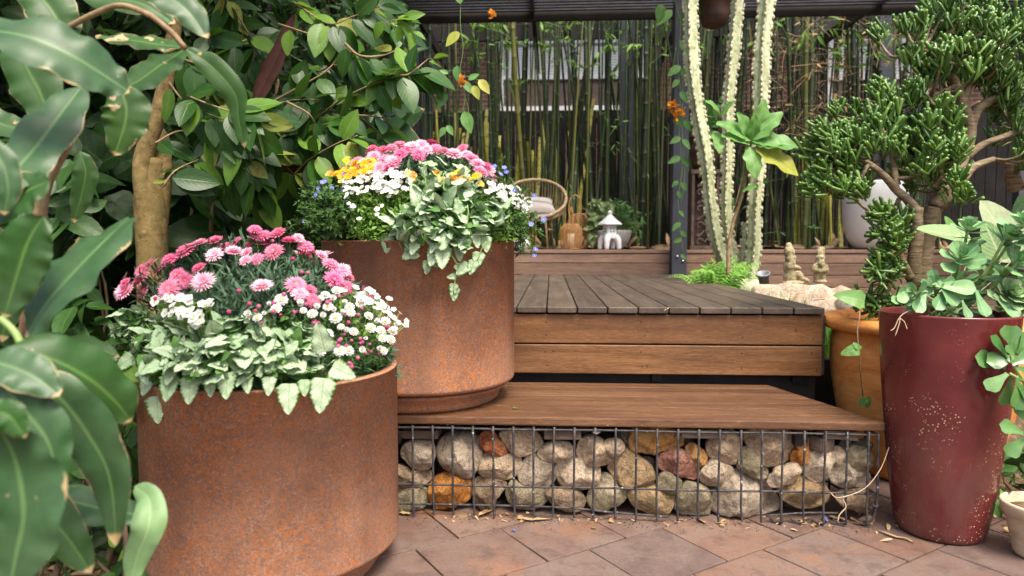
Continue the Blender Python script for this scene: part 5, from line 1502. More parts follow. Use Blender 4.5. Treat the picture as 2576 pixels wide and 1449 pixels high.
BR = [
 ([(500,420),(560,330),(640,290),(720,255),(800,250)], 3.0), ([(520,300),(640,275),(760,215),(830,170),(868,110)], 3.1), ([(868,110),(905,140),(960,140),(1000,125)], 3.05),
 ([(620,420),(700,350),(790,300),(860,250),(930,215),(1005,190)], 3.0), ([(640,330),(740,330),(830,310),(900,290),(985,300)], 3.05),
 ([(560,330),(640,380),(700,400),(740,440)], 2.9), ([(600,40),(640,130),(600,230),(560,330)], 3.2), ([(680,-40),(760,20),(830,60),(890,40),(960,20)], 3.1),
 ([(700,60),(800,90),(870,90),(950,80)], 3.15), ([(560,-30),(600,60),(700,120),(800,180)], 3.3), ([(420,200),(470,260),(560,300),(640,330)], 2.85), ([(440,140),(520,170),(600,190)], 2.9),
 ([(390,360),(450,330),(520,340),(590,370)], 2.75), ([(470,240),(520,260),(580,280),(650,300)], 2.7), ([(590,370),(640,440),(660,500)], 2.9), ([(500,400),(560,440),(620,460)], 2.9),
 ([(740,440),(780,400),(850,360),(900,340)], 2.95), ([(720,255),(780,290),(800,340),(820,400)], 3.0), ([(830,310),(870,340),(880,380)], 2.95), ([(930,215),(960,190),(990,180)], 3.0), ([(1005,190),(1030,185),(1075,150)], 3.0),
 ([(800,180),(860,160),(920,170)], 3.2), ([(900,290),(950,330),(960,350)], 3.05), ([(410,470),(440,430),(500,400)], 2.8), ([(900,-30),(960,30),(1000,70)], 3.2), ([(620,100),(560,120),(520,90)], 3.1)]
for i, (pts, d) in enumerate(BR):
    P = smooth_path([atD(x, y, d + 0.12 * math.sin(i * 2.1 + k)) for k, (x, y) in enumerate(pts)], 22)
    V, F, U = tube(P, np.linspace(0.0055, 0.0018, 22) * (1.3 if i < 5 else 0.9), 7); b.add(V, F, U)
    leaves_along(bl, P, int(5 + 2.5 * len(pts)), 0.148, 0.05, 0.65, T_ficus, (0, 1, 2), (0.80, 0.16, 0.04), toward=(0.15, -1.0, 0.35))
# light tips reaching right
for pts in ([(1040,185),(1075,150),(1090,150)], [(960,60),(990,50),(1010,60)], [(1000,40),(1020,60),(1035,80)], [(880,-10),(930,20),(990,70)], [(960,180),(1000,190),(1030,160)]):
    P = smooth_path([atD(x, y, 3.0) for x, y in pts], 10); V, F, U = tube(P, 0.0015, 6); b.add(V, F, U)
    leaves_along(bl, P, 5, 0.085, 0.1, 0.2, T_oval, (1,), (1.0,))
# a few stems down into the bed
for (x, d) in ((520, 3.3), (640, 3.5), (760, 3.6), (470, 3.4)):
    P = smooth_path([atD(x + 60, 200, d), atD(x + 20, 450, d), atD(x, 800, d + 0.1), atD(x - 10, 950, d + .1)], 24); V, F, U = tube(P, np.linspace(0.008, 0.016, 24), 8); b.add(V, F, U)
b.build('branch', [M['twig']], shrub)
bl.build('foliage', [M['ficus'], M['ficuslight'], M['ficusold']], shrub)

# second shrub further back with dark twigs, filling the gap to the bamboo
def bush(name, label, cat, polyg, n, D0, D1, size, mats, probs, tpl, base, hang=0.4, twigs=18, toward=(0, -0.8, 0.5), twm='darktwig', core=None):
    t = thing(name, label, cat, base)
    b = MB(); P = np.array([atD(x, y, rng.uniform(D0, D1)) for x, y in sample_poly(polyg, n)])
    D = rng.normal(size=(n, 3)) * 0.8 + np.array([0, -0.2, -hang]); N = np.array(toward) + rng.normal(size=(n, 3)) * 0.5
    mi = rng.choice(len(mats), n, p=probs); S = size * rng.uniform(0.6, 1.3, n)
    for k in range(len(mats)):
        s = mi == k
        b.inst(tpl, P[s], frames(D[s], N[s]), S[s], k)
    b.build('foliage', mats, t)
    b = MB()
    for k in range(twigs):
        p1 = P[rng.integers(n)]; r0 = np.array([base[0] + rng.normal() * 0.15, base[1] + rng.normal() * 0.15, base[2]])
        mp_ = (p1 + r0) / 2 + rng.normal(size=3) * 0.12
        V, F, U = tube(smooth_path([r0, mp_, p1], 12), np.linspace(0.012, 0.003, 12), 6); b.add(V, F, U)
    b.build('branch', [M[twm]], t)
    return t
U_ = [M['under'], M['ficus'], M['ficuslight']]
bush('evergreen_shrub', 'dense dark evergreen shrub between the tree trunk and the higher planter', 'shrub', [(420,300),(820,250),(900,420),(860,620),(700,720),(440,760),(420,500)], 900, 3.5, 4.4, 0.17, U_, (0.88, 0.10, 0.02), T_oval, (-1.9, 4.0, 0.3))
bush('evergreen_shrub', 'dark leafy shrub filling the upper left behind the tree trunk', 'shrub', [(-60,-60),(560,-60),(620,200),(480,420),(200,520),(-60,500)], 1500, 3.8, 5.4, 0.17, U_, (0.72, 0.2, 0.08), T_oval, (-3.2, 4.6, 0.4), twigs=30)
bush('climbing_shrub', 'shaded shrub with narrow leaves high above the glossy one', 'shrub', [(520,-80),(980,-80),(1060,60),(1000,260),(900,340),(700,260),(540,200)], 1000, 4.2, 5.6, 0.14, U_, (0.7, 0.26, 0.04), T_lance, (-1.5, 5.2, 0.4), twigs=26)
bush('broadleaf_plant', 'low dark heart leaved plant behind the pink daisies of the nearest planter', 'plant', [(420,440),(600,430),(760,470),(800,620),(700,640),(560,580),(430,680)], 110, 3.3, 3.9, 0.26, [M['under'], M['ficus']], (0.6, 0.4), T_bigheart, (-1.5, 3.2, 0.2), hang=0.5)
bush('broadleaf_plant', 'large dim leaves low down between the big ginger leaves and the tree trunk', 'plant', [(100,420),(310,380),(300,760),(280,1000),(180,900),(90,640)], 170, 3.3, 4.2, 0.24, [M['under'], M['ficus']], (0.7, 0.3), T_bigheart, (-2.2, 2.8, 0.1), hang=0.5)
bush('philodendron', 'bluish jagged philodendron leaves just left of the bamboo', 'plant', [(820,240),(1010,330),(1040,420),(980,470),(860,420),(760,330)], 90, 4.6, 5.6, 0.34, [M['under'], M['gingerblue']], (0.5, 0.5), T_bigheart, (-1.2, 5.4, 0.4), hang=0.4)
bush('ground_ivy', 'small dark leaves covering the soil left of the nearest planter', 'plant', [(180,900),(340,780),(350,1100),(400,1460),(160,1460),(100,1300)], 420, 1.9, 2.6, 0.075, [M['under'], M['ficus'], M['ficuslight']], (0.65, 0.25, 0.10), T_oval, (-1.55, 1.9, 0.02), hang=0.1, twigs=26)
bush('evergreen_shrub', 'dark mass of leaves at the far left edge behind the ginger', 'shrub', [(-80,350),(200,350),(240,800),(160,1200),(-80,1200)], 700, 2.6, 3.6, 0.15, U_, (0.8, 0.17, 0.03), T_oval, (-3.0, 3.0, 0.1), twigs=16)
# far screen so that no bare horizon shows to the left
# crown of the garden tree above the left side, outside the top of the picture: added to shade the shrubs
hb = MB(); n = 4200
P = np.stack([rng.uniform(-6.0, -0.9, n), rng.uniform(2.2, 7.6, n), rng.uniform(0, 1, n)], -1)
P[:, 2] = 1.029 + P[:, 1] * 0.46 + 0.15 + P[:, 2] * 1.5
hb.inst(T_oval, P, frames(rng.normal(size=(n, 3)) + np.array([0, 0, -0.4]), rng.normal(size=(n, 3)) * 0.6 + np.array([0, -0.2, 0.8])), rng.uniform(0.16, 0.30, n), 0)
hb.build('crown', [M['under']], tree)
hb = MB(); n = 9000
P = np.stack([rng.uniform(-7.5, -1.2, n), rng.uniform(5.2, 7.4, n), rng.uniform(0.2, 4.6, n)], -1)
P = P[~((P[:, 0] > -1.9) & (P[:, 2] > 1.2 + 0.0))]; n = len(P)
hb.inst(T_oval, P, frames(rng.normal(size=(n, 3)) + np.array([0, 0, -0.4]), rng.normal(size=(n, 3)) * 0.6 + np.array([0, -0.8, 0.5])), rng.uniform(0.12, 0.26, n), 0)
tag(hb.build('hedge_foliage', [M['under']]), 'deep green tangle of leaves closing the garden on the left', 'hedge', kind='stuff')
hb = MB(); n = 5200
P = np.stack([rng.uniform(-7.0, -2.9, n), rng.uniform(1.9, 5.2, n), rng.uniform(0.1, 4.2, n)], -1)
hb.inst(T_oval, P, frames(rng.normal(size=(n, 3)) + np.array([0, 0, -0.4]), rng.normal(size=(n, 3)) * 0.6 + np.array([0.3, -0.8, 0.5])), rng.uniform(0.12, 0.24, n), 0)
tag(hb.build('undergrowth', [M['under']]), 'tangle of dark leaves behind the ginger at the far left', 'undergrowth', kind='stuff')

hb = MB(); n = 5200
P = np.stack([rng.uniform(4.3, 5.6, n), rng.uniform(0.8, 6.7, n), rng.uniform(0.1, 3.4, n)], -1)
hb.inst(T_oval, P, frames(rng.normal(size=(n, 3)) + np.array([0, 0, -0.4]), rng.normal(size=(n, 3)) * 0.6 + np.array([-0.6, -0.5, 0.5])), rng.uniform(0.12, 0.24, n), 0)
tag(hb.build('hedge_foliage', [M['under']]), 'leafy hedge closing the garden on the right beyond the jade tree', 'hedge', kind='stuff')

# long single leaves: dark red and drooping ones in the shrub
def blade(pts, D, hw, nvv=26, nuu=9, face=(0, -1, 0.3), fold=0.18, prof=None, wav=0.03, seed=0, twist=0.0):
    """one long leaf along a traced midrib; pts picture units, D distances, hw half width in picture units at that distance"""
    Ds = D if hasattr(D, '__len__') else [D] * len(pts)
    P = smooth_path([atD(x, y, d) for (x, y), d in zip(pts, Ds)], nvv)
    L = np.linalg.norm(np.diff(P, axis=0), axis=1).sum()
    T = nrm(np.gradient(P, axis=0)); w = pxm(hw, np.mean(Ds))
    v = np.linspace(0, 1, nvv); u = np.linspace(-1, 1, nuu)
    pf = prof or (lambda t: max(0.0, math.sin(math.pi * t ** 0.85)) ** 0.62)
    wid = np.array([w * pf(t) + 0.0012 for t in v])
    rs = np.random.default_rng(seed)
    N = np.tile(np.array(face, float), (nvv, 1))
    if twist: 
        for i in range(nvv):
            a_ = twist * v[i]; N[i] = N[i] * math.cos(a_) + np.cross(T[i], N[i]) * math.sin(a_)
    X = nrm(np.cross(T, N)); Z = np.cross(X, T)
    ph = rs.uniform(0, 6.28, 2)
    edge = wav * w * (np.sin(v * 23 + ph[0]) + 0.6 * np.sin(v * 41 + ph[1]))
    ws = wid * (1 + 0.05 * np.sin(v * 19 + ph[1]))
    V = P[:, None] + X[:, None] * (ws[:, None] * u[None])[..., None] + Z[:, None] * ((fold * np.abs(u)[None] - 0.10 * np.abs(u)[None] ** 3 * 2) * wid[:, None] + edge[:, None] * (np.abs(u) ** 2)[None] * np.sign(u)[None] * 1.5)[..., None]
    U = np.stack([np.repeat((u[None] + 1) / 2, nvv, 0), np.repeat(v[:, None] , nuu, 1)], -1)
    return V.reshape(-1, 3), [grid_faces(nuu, nvv)], U.reshape(-1, 2), P
t = thing('cordyline', 'dark red strap leaves standing among the glossy shrub', 'plant', tuple(atD(640, 300, 3.4)))
for pts, hw in (([(640,262),(668,200),(706,120),(742,30)], 24), ([(700,400),(620,385),(560,370),(490,380)], 14), ([(800,470),(740,420),(660,395),(600,385)], 22)):
    V, F, U, _ = blade(pts, 3.15, hw, seed=5); b = MB(); b.add(V, F, U); b.build('leaf', [M['darkred']], t)
b = MB(); V, F, U = tube(smooth_path([atD(640, 262, 3.15), atD(640, 420, 3.3), atD(640, 700, 3.5)], 12), 0.006, 6); b.add(V, F, U); b.build('stem', [M['darktwig']], t)

# ------------------------------------------------------------------ ginger: big blurred leaves close to the camera
gl = thing('ginger_plant', 'big ginger plant with torn broad leaves very close at the left edge', 'plant', (-0.75, 0.85, 0.0))
G = [
 ([(-80,70),(60,90),(180,140),(270,195),(326,232)], (0.95,0.95,0.97,1.0,1.02), 66, 'gingerblue', (0.15,-0.8,0.6)),
 ([(462,118),(400,112),(320,100),(240,92)], 1.25, 30, 'gingerhole', (0,-0.7,0.9)),
 ([(466,124),(410,160),(345,205),(268,240)], (1.25,1.22,1.2,1.18), 44, 'ginger', (-0.2,-1,0.4)),
 ([(300,215),(318,270),(312,320),(287,392)], 1.15, 46, 'gingerhole', (0.3,-1,0.2)),
 ([(468,122),(530,165),(590,235),(600,300),(616,372)], 1.28, 26, 'ginger', (-0.4,-0.8,0.6)),
 ([(300,-60),(400,-20),(470,25),(522,96)], 1.1, 36, 'gingerblue', (0.2,-1,0.5)),
 ([(180,-60),(260,-10),(360,10),(440,60)], 1.35, 32, 'ginger', (0.1,-1,0.5)),
 ([(40,-60),(110,0),(150,60),(160,110)], 1.2, 46, 'ginger', (0.5,-1,0.2)),
 ([(130,310),(100,230),(60,150),(50,70)], 1.15, 48, 'ginger', (0.4,-1,-0.2)),
 ([(205,218),(150,290),(90,370),(20,450),(-60,560)], (1.1,1.05,1.0,0.95,0.9), 56, 'gingerblue', (0.3,-1,0.4)),
 ([(125,455),(70,480),(10,520),(-60,570)], 0.95, 48, 'ginger', (0,-1,0.5)),
 ([(325,548),(270,600),(200,670),(120,760),(62,850)], (1.05,1.0,0.97,0.95,0.95), 70, 'gingerblue', (-0.3,-1,0.5)),
 ([(108,545),(70,610),(40,700),(10,800)], 0.92, 56, 'ginger', (0.2,-1,0.3)),
 ([(20,880),(120,900),(220,950),(290,1010),(330,1060)], (0.85,0.87,0.9,0.93,0.95), 62, 'ginger', (0.1,-0.8,0.8)),
 ([(-60,900),(20,920),(90,950),(150,995)], 0.8, 44, 'gingerblue', (0,-0.8,0.8)),
 ([(70,950),(150,1000),(220,1090),(275,1200),(293,1370)], (0.85,0.86,0.88,0.9,0.92), 52, 'gingerblue', (0.3,-1,0.4)),
 ([(0,960),(60,1030),(120,1110),(150,1222)], 0.8, 54, 'gingerblue', (0.2,-1,0.4)),
 ([(-10,1060),(40,1160),(60,1290),(40,1400),(20,1500)], (0.7,0.72,0.72,0.72,0.72), 84, 'gingerblue', (0.1,-1,0.5)),
 ([(90,1245),(180,1262),(280,1285),(385,1300)], 1.0, 42, 'gingerblue', (0,-0.6,1)),
 ([(340,1222),(376,1260),(372,1330),(345,1400),(325,1490)], (1.0,0.98,0.96,0.96,0.96), 30, 'gingerpale', (0.5,-1,0.2)),
 ([(-40,1035),(20,1045),(64,1100)], 0.7, 30, 'ginger', (0,-0.9,0.6)),
 ([(-60,1200),(40,1230),(150,1330),(230,1440)], 0.95, 50, 'ginger', (0.1,-0.9,0.7)),
 ([(-60,560),(0,640),(20,740),(5,860)], 1.0, 40, 'ginger', (0.4,-1,0.2)),
 ([(60,840),(140,860),(230,870),(300,900)], 1.15, 26, 'ginger', (0,-0.6,1)),
 ([(-80,250),(0,310),(90,330),(150,330)], 1.25, 30, 'ginger', (0,-0.8,0.7)),
 ([(200,380),(215,430),(205,490),(185,560)], 1.4, 22, 'ginger', (0.6,-1,0)),
 ([(-60,330),(0,400),(20,470),(10,540)], 0.8, 26, 'gingerblue', (0.8,-1,0)),
]
for i, (pts, D, hw, mt, fc) in enumerate(G):
    D = [d_ * 1.22 for d_ in (D if hasattr(D, '__len__') else [D] * len(pts))]
    V, F, U, _ = blade(pts, D, hw * 1.22, 30, 11, fc, 0.22, seed=i, wav=0.05)
    b = MB(); b.add(V, F, U); b.build('leaf', [M[mt]], gl)
def gstem(pts, D, r, mt, name='stem'):
    P = smooth_path([atD(x, y, d) for (x, y), d in zip(pts, [1.22 * d_ for d_ in (D if hasattr(D, '__len__') else [D] * len(pts))])], 20); r = r * 1.22
    b = MB(); V, F, U = tube(P, r, 10, jitter=0.03); b.add(V, F, U); b.build(name, [M[mt]], gl)
gstem([(215,205),(200,280),(170,370),(125,460),(108,545),(95,640),(60,800),(30,1000),(0,1400)], (1.1,1.1,1.1,1.1,1.1,1.1,1.1,1.1,1.1), 0.0055, 'twig')
gstem([(0,800),(40,840),(62,900)], 0.88, 0.0045, 'palestem')
gstem([(-40,1020),(10,990),(48,970)], 0.82, 0.004, 'palestem')
gstem([(150,80),(230,38),(300,14),(370,35),(430,80),(466,122)], 1.2, 0.005, 'twig')
gstem([(150,80),(130,200),(110,400),(60,800),(20,1400)], 1.25, 0.006, 'twig')

# ------------------------------------------------------------------ finger jade tree in the terracotta pot
jt = thing('jade_tree', 'old finger jade tree with ringed branches and tubular green leaves in the terracotta planter', 'succulent tree', (TC[0], TC[1], 0.64))
b = MB(); LIMB = []
def jl(pts, D, rs, n=26):
    P = limb(b, pts, D if hasattr(D, '__len__') else [D] * len(pts), rs, n, 12, 0.02); LIMB.append(P[2:]); return P
jl([(2313,790),(2314,700),(2322,630),(2335,570),(2350,520)], (3.06,3.05,3.04,3.02,3.0), (.054,.046,.042,.037,.032))
jl([(2300,720),(2300,650),(2308,590),(2306,545),(2310,522)], (3.0,2.98,2.97,2.96,2.96), (.030,.028,.026,.024,.022))
jl([(2308,535),(2285,505),(2255,478),(2222,440),(2185,412),(2150,392),(2110,378)], (2.96,2.95,2.94,2.93,2.92,2.92,2.92), (.024,.019,.017,.015,.013,.010,.007))
jl([(2255,478),(2250,430),(2242,385),(2225,350)], (2.94,2.95,2.96,2.96), (.014,.013,.011,.008))
jl([(2350,520),(2385,490),(2418,455),(2450,420),(2500,400)], (3.0,3.0,3.0,3.02,3.05), (.034,.028,.022,.017,.012))
jl([(2360,520),(2400,440),(2428,380),(2440,320),(2420,260),(2405,215),(2385,170)], (3.02,3.05,3.06,3.06,3.05,3.04,3.04), (.036,.032,.028,.026,.024,.02,.013))
jl([(2440,325),(2460,275),(2500,250),(2560,225),(2620,200)], (3.06,3.05,3.05,3.05,3.05), (.022,.02,.018,.014,.010))
jl([(2432,395),(2470,365),(2520,345),(2580,325)], (3.05,3.05,3.06,3.08), (.018,.015,.013,.011))
jl([(2420,262),(2440,215),(2460,160),(2480,110)], (3.05,3.06,3.06,3.06), (.018,.014,.011,.008))
jl([(2560,480),(2545,430),(2565,380),(2580,330)], (3.2,3.2,3.2,3.2), (.035,.032,.028,.022))
jl([(2218,800),(2228,720),(2222,650),(2240,560),(2262,500)], (2.98,2.98,3.0,3.02,3.02), (.026,.021,.016,.013,.011))
jl([(2290,700),(2268,650),(2262,630),(2250,600)], (2.97,2.95,2.95,2.95), (.020,.014,.012,.010))
jl([(2150,392),(2115,410),(2090,450),(2085,470)], (2.92,2.9,2.9,2.9), (.009,.008,.007,.005))
jl([(2185,412),(2170,440),(2160,470),(2150,500)], (2.92,2.9,2.9,2.9), (.009,.008,.007,.005))
jl([(2350,470),(2370,440),(2350,400),(2320,360)], (2.98,2.95,2.94,2.94), (.012,.010,.009,.007))
jl([(2385,170),(2350,140),(2310,120)], (3.04,3.0,3.0), (.012,.009,.007))
jl([(2405,215),(2370,230),(2335,245)], (3.04,3.0,2.98), (.009,.008,.007))
clus = []
def addc(poly, n, D0, D1): 
    # blue-noise like picks
    got = []
    tries = 0
    while len(got) < n and tries < 4000:
        tries += 1
        q = sample_poly(poly, 1)[0]
        if all((q[0] - g[0]) ** 2 + (q[1] - g[1]) ** 2 > (19 - tries * 0.003) ** 2 for g in got): got.append(q)
    for q in got: clus.append(atD(*q, rng.uniform(D0, D1)))
addc([(2275,70),(2330,40),(2400,0),(2480,-30),(2640,-50),(2640,190),(2540,190),(2480,170),(2420,200),(2350,200),(2290,150)], 66, 2.85, 3.25)
addc([(2400,160),(2480,170),(2640,190),(2640,480),(2580,440),(2540,300),(2460,240),(2400,230)], 32, 2.95, 3.3)
addc([(2190,300),(2260,320),(2330,350),(2400,370),(2440,420),(2420,500),(2340,440),(2260,430),(2190,400)], 27, 2.8, 3.1)
addc([(2290,300),(2400,260),(2420,400),(2330,380)], 8, 2.85, 3.05)
addc([(2030,390),(2070,330),(2120,315),(2180,340),(2190,400),(2140,410),(2070,420)], 17, 2.82, 3.0)
addc([(2035,440),(2080,420),(2140,430),(2190,460),(2185,500),(2120,500),(2060,500)], 13, 2.82, 3.0)
for q in [(2222,250),(2205,232),(2240,270),(2300,225),(2315,245),(2290,250), (2215,285),(2235,300)]: clus.append(atD(*q, 2.95))
for q in [(2215,545),(2235,560),(2255,585),(2225,590),(2250,620),(2268,600),(2210,675),(2235,660),(2205,690),(2230,700),(2250,690),(2265,560), (2415,500),(2365,400)]: clus.append(atD(*q, rng.uniform(2.85, 2.98)))
for q in [(2195,755),(2210,765),(2225,770),(2240,765),(2180,750),(2255,760),(2390,730),(2370,745),(2290,765)]: clus.append(atD(*q, 2.93) - np.array([0, 0, 0.02]))
clus = np.array(clus)
# crown behind, for depth
back = clus[rng.integers(0, 130, 28)] + np.array([0.05, 0.30, 0.06]) + rng.normal(size=(28, 3)) * 0.06
allL = np.concatenate(LIMB)
fb = MB()
cen = atD(2360, 330, 3.05)
for c in np.concatenate([clus, back]):
    j = np.argmin(np.linalg.norm(allL - c, axis=1) + 0.3 * np.maximum(0, allL[:, 2] - c[2]))
    a_ = allL[j]; dist = np.linalg.norm(a_ - c)
    P = smooth_path([a_, (a_ + c) / 2 + np.array([0, 0, -0.15 * dist]) + rng.normal(size=3) * 0.05 * dist, c - np.array([0, 0, 0.012])], 8)
    V, F, U = tube(P, np.linspace(min(0.010, 0.004 + dist * 0.03), 0.0042, 8), 7, jitter=0.05); b.add(V, F, U)
    n = int(rng.integers(22, 34))
    dirn = nrm((c - cen) * 0.8 + np.array([0, -0.12, 0.38]))
    D = (dirn * np.array([1, 0.4, 1]))[None] * 0.8 + rvec(n) * np.array([0.95, 0.6, 0.8]) + np.array([0, 0.0, 0.5])
    S = rng.uniform(0.042, 0.080, n)
    fb.inst(T_finger, c[None] + rng.normal(size=(n, 3)) * 0.016 - dirn * rng.uniform(0, 0.02, n)[:, None], frames(D, rvec(n)), S)
b.build('trunk', [M['jadebark']], jt)
fb.build('crown', [M['jade']], jt)

# ------------------------------------------------------------------ succulents and arrowhead vine in the maroon planter
def rosette(b, bs, c, n, size, axis=(0, -0.3, 1), open_=1.0, tpl=None, mi=0):
    k = np.arange(n); a = k * 2.39996; f = (k + 1) / n
    ax = nrm(np.array(axis, float)); X = nrm(np.cross(ax, [0.2, 1, 0.1])); Y = np.cross(ax, X)
    el = (1 - f) * 1.35 * 1.0 + f * 0.12 / open_
    D = (np.cos(a)[:, None] * X + np.sin(a)[:, None] * Y) * np.cos(el)[:, None] + ax * np.sin(el)[:, None]
    N = ax[None] * np.cos(el)[:, None] - (np.cos(a)[:, None] * X + np.sin(a)[:, None] * Y) * np.sin(el)[:, None]
    S = size * (0.35 + 0.65 * f) * rng.uniform(0.85, 1.1, n)
    P = np.array(c)[None] - ax * (f * size * 0.35)[:, None]
    b.inst(tpl or T_spoon, P, frames(D, N + rng.normal(size=(n, 3)) * 0.1), np.stack([S * 1.25, S, S], -1), mi)
top = np.array([MC[0], MC[1], 0.74])
sp = thing('succulent', 'blue green succulent rosettes standing in the maroon planter', 'succulent', tuple(top))
b = MB(); bs = MB()
for (x, y, D, n, s, ax) in [(2438,568,2.42,16,0.080,(0,-.35,1)), (2418,645,2.36,18,0.092,(-.2,-.75,.7)), (2535,590,2.36,16,0.085,(.3,-.5,1)), (2350,712,2.34,10,0.065,(-.6,-.6,.6)),
                            (2490,690,2.5,10,0.07,(0.3,-.5,1)), (2578,555,2.35,14,0.085,(0,-.35,1)), (2566,655,2.34,13,0.10,(0.2,-.7,.7)), (2300,735,2.32,11,0.06,(-.8,-.5,.3))]:
    c = atD(x, y, D); rosette(b, bs, c, n, s, ax)
    P = smooth_path([c, (c + top) / 2 + np.array([0.0, 0.01, -0.01]), top + np.array([rng.normal() * 0.06, rng.normal() * 0.05, 0])], 10)
    V, F, U = tube(P, 0.005, 7); bs.add(V, F, U)
    # lower loose leaves along the stem
    n2 = 6
    ii = rng.integers(1, 7, n2); Dv = rng.normal(size=(n2, 3)) * np.array([1, 0.8, 0.5]) + np.array([0, -0.3, 0.1])
    b.inst(T_spoon, P[ii], frames(Dv, np.tile([0, -0.3, 1.0], (n2, 1))), np.stack([np.full(n2, s * 1.2), np.full(n2, s), np.full(n2, s)], -1))
for (x, y, dx, dy, s) in [(2330,745,-.5,-.9,.085),(2300,750,-.9,-.5,.07),(2380,740,-.5,-.85,.085),(2360,720,.3,-.9,.09),(2455,745,.1,-1,.085),(2500,755,.5,-.9,.09),(2420,770,.1,-1,.06),(2345,730,.9,-.2,.11),(2280,765,-.9,-.2,.06)]:
    b.inst(T_spoon, np.array([atD(x, y - 15, 2.33)]), frames(np.array([[dx, -0.3, dy * 0.8]]), np.array([[0.1, -0.9, 0.5]])), np.array([s * 1.15]))
b.build('leaves', [M['succ']], sp); bs.build('stem', [M['palestem']], sp)
sp2 = thing('succulent', 'pale frilly succulent cluster hanging over the right rim of the maroon planter', 'succulent', tuple(top + np.array([0.15, -0.1, 0])))
b = MB(); bs = MB()
for (x, y, s, n) in [(2545,735,0.075,30),(2578,755,0.07,26),(2560,775,0.055,20),(2530,770,0.05,18),(2590,720,0.07,24),(2395,782,0.028,16)]:
    rosette(b, bs, atD(x, y, 2.33), n, s, (0.05, -0.9, 0.6), 1.0)
b.build('leaves', [M['succlight']], sp2)
ar = thing('arrowhead_vine', 'variegated arrowhead leaves with white veins behind the maroon planter succulents', 'plant', tuple(top + np.array([0, 0.12, 0])))
for (p0, p1, D, s, mt, fc) in [((2445,603),(2316,571),2.7,0.15,'arrow',(0.1,-.6,1)), ((2560,640),(2478,508),2.75,0.15,'arrowpale',(0.3,-1,.4)), ((2520,655),(2480,560),2.6,0.15,'arrow',(-.3,-1,.5)), ((2400,585),(2380,545),2.8,0.10,'papaya',(0,-.7,.7)), ((2585,500),(2550,540),2.9,0.1,'under',(0,-1,.4)), ((2505,735),(2530,700),2.5,.08,'arrowpale',(0,-.8,.6)), ((2395,760),(2330,735),2.62,.09,'arrowpale',(0,-.7,.8))]:
    a_ = atD(*p0, D); c_ = atD(*p1, D); L = np.linalg.norm(c_ - a_) * 1.05
    b = MB(); b.inst(leaf_tpl(P_heart(0.40 if mt != 'arrowpale' else .5), 14, 9, 0.12, 0.06), np.array([a_]), frames(np.array([c_ - a_]), np.array([fc])), np.array([L]))
    V, F, U = tube(smooth_path([a_, (a_ + top) / 2 + np.array([0.03, 0.05, 0]), top + np.array([0, 0.1, 0])], 10), 0.002, 5); b.add(V, F, U)
    b.build('leaf', [M[mt]], ar)
# hanging root over the maroon rim
b = MB()
for pts in ([(2310,775),(2280,785),(2262,800),(2250,825),(2240,832)], [(2264,800),(2262,815),(2252,845)], [(2264,800),(2275,810),(2282,828)]):
    V, F, U = tube(smooth_path([atD(x, y, 2.32) for x, y in pts], 12), 0.0016, 6, jitter=0.1); b.add(V, F, U)
tag(b.build('aerial_root', [M['root']]), 'pale dry aerial root hanging over the left rim of the maroon planter', 'root')
# jade plant leaning in from the right edge
jp = thing('jade_plant', 'round leaved jade plant leaning in from the right edge beside the maroon planter', 'succulent', tuple(atD(2680, 1150, 2.2)))
b = MB(); bs = MB()
J = [((2530,925),(2480,905),.105),((2545,905),(2555,860),.09),((2535,900),(2510,865),.09),((2550,880),(2535,835),.085),((2560,890),(2590,850),.09),((2545,915),(2590,895),.10),((2535,940),(2495,970),.085),((2545,945),(2525,1010),.105),((2560,950),(2560,1020),.10),((2555,960),(2590,1000),.09),((2560,900),(2520,905),.10),((2575,1090),(2550,1080),.08),((2580,1100),(2555,1125),.085),((2590,1070),(2575,1040),.08),((2560,925),(2605,940),.1),((2540,870),(2560,820),.07),((2555,900),(2540,880),.05),((2590,970),(2570,1000),.09)]
for (p0, p1, s) in J:
    D = 2.16 + rng.uniform(-0.03, 0.05)
    a_ = atD(*p0, D); c_ = atD(*p1, D)
    b.inst(leaf_tpl(P_spoon(0.30), 9, 5, 0.18, 0.05), np.array([a_]), frames(np.array([c_ - a_]), np.array([[rng.normal() * .3, -1, 0.5]])), np.array([s * 0.98]))
for pts in ([(2680,1150),(2620,1050),(2575,960),(2548,915),(2545,890)], [(2680,1150),(2620,1110),(2580,1095)], [(2575,960),(2540,940)]):
    V, F, U = tube(smooth_path([atD(x, y, 2.17) for x, y in pts], 14), 0.005, 7); bs.add(V, F, U)
b.build('leaves', [M['succgreen']], jp); bs.build('stem', [M['palestem']], jp)
# dark plants under and behind the right pots
bush('ground_ivy', 'small dark leaves on the soil between the maroon planter and the clay pot', 'plant', [(2520,1120),(2640,1080),(2660,1330),(2540,1360),(2500,1300)], 90, 2.35, 2.9, 0.06, [M['under'], M['succgreen']], (0.7, 0.3), T_oval, (1.95, 2.4, 0.02), hang=0.1, twigs=12)
b = MB()
for i in range(14):
    q = np.array([kc[0] + rng.normal() * 0.04, kc[1] + rng.normal() * 0.04, 0.155])
    b.inst(T_small, q[None], frames(rvec(1) + np.array([[0, 0, .4]]), rvec(1)), np.array([0.03]))
tag(b.build('seedlings', [M['vine']]), 'tiny seedlings on the soil of the small clay pot', 'seedling', kind='stuff')

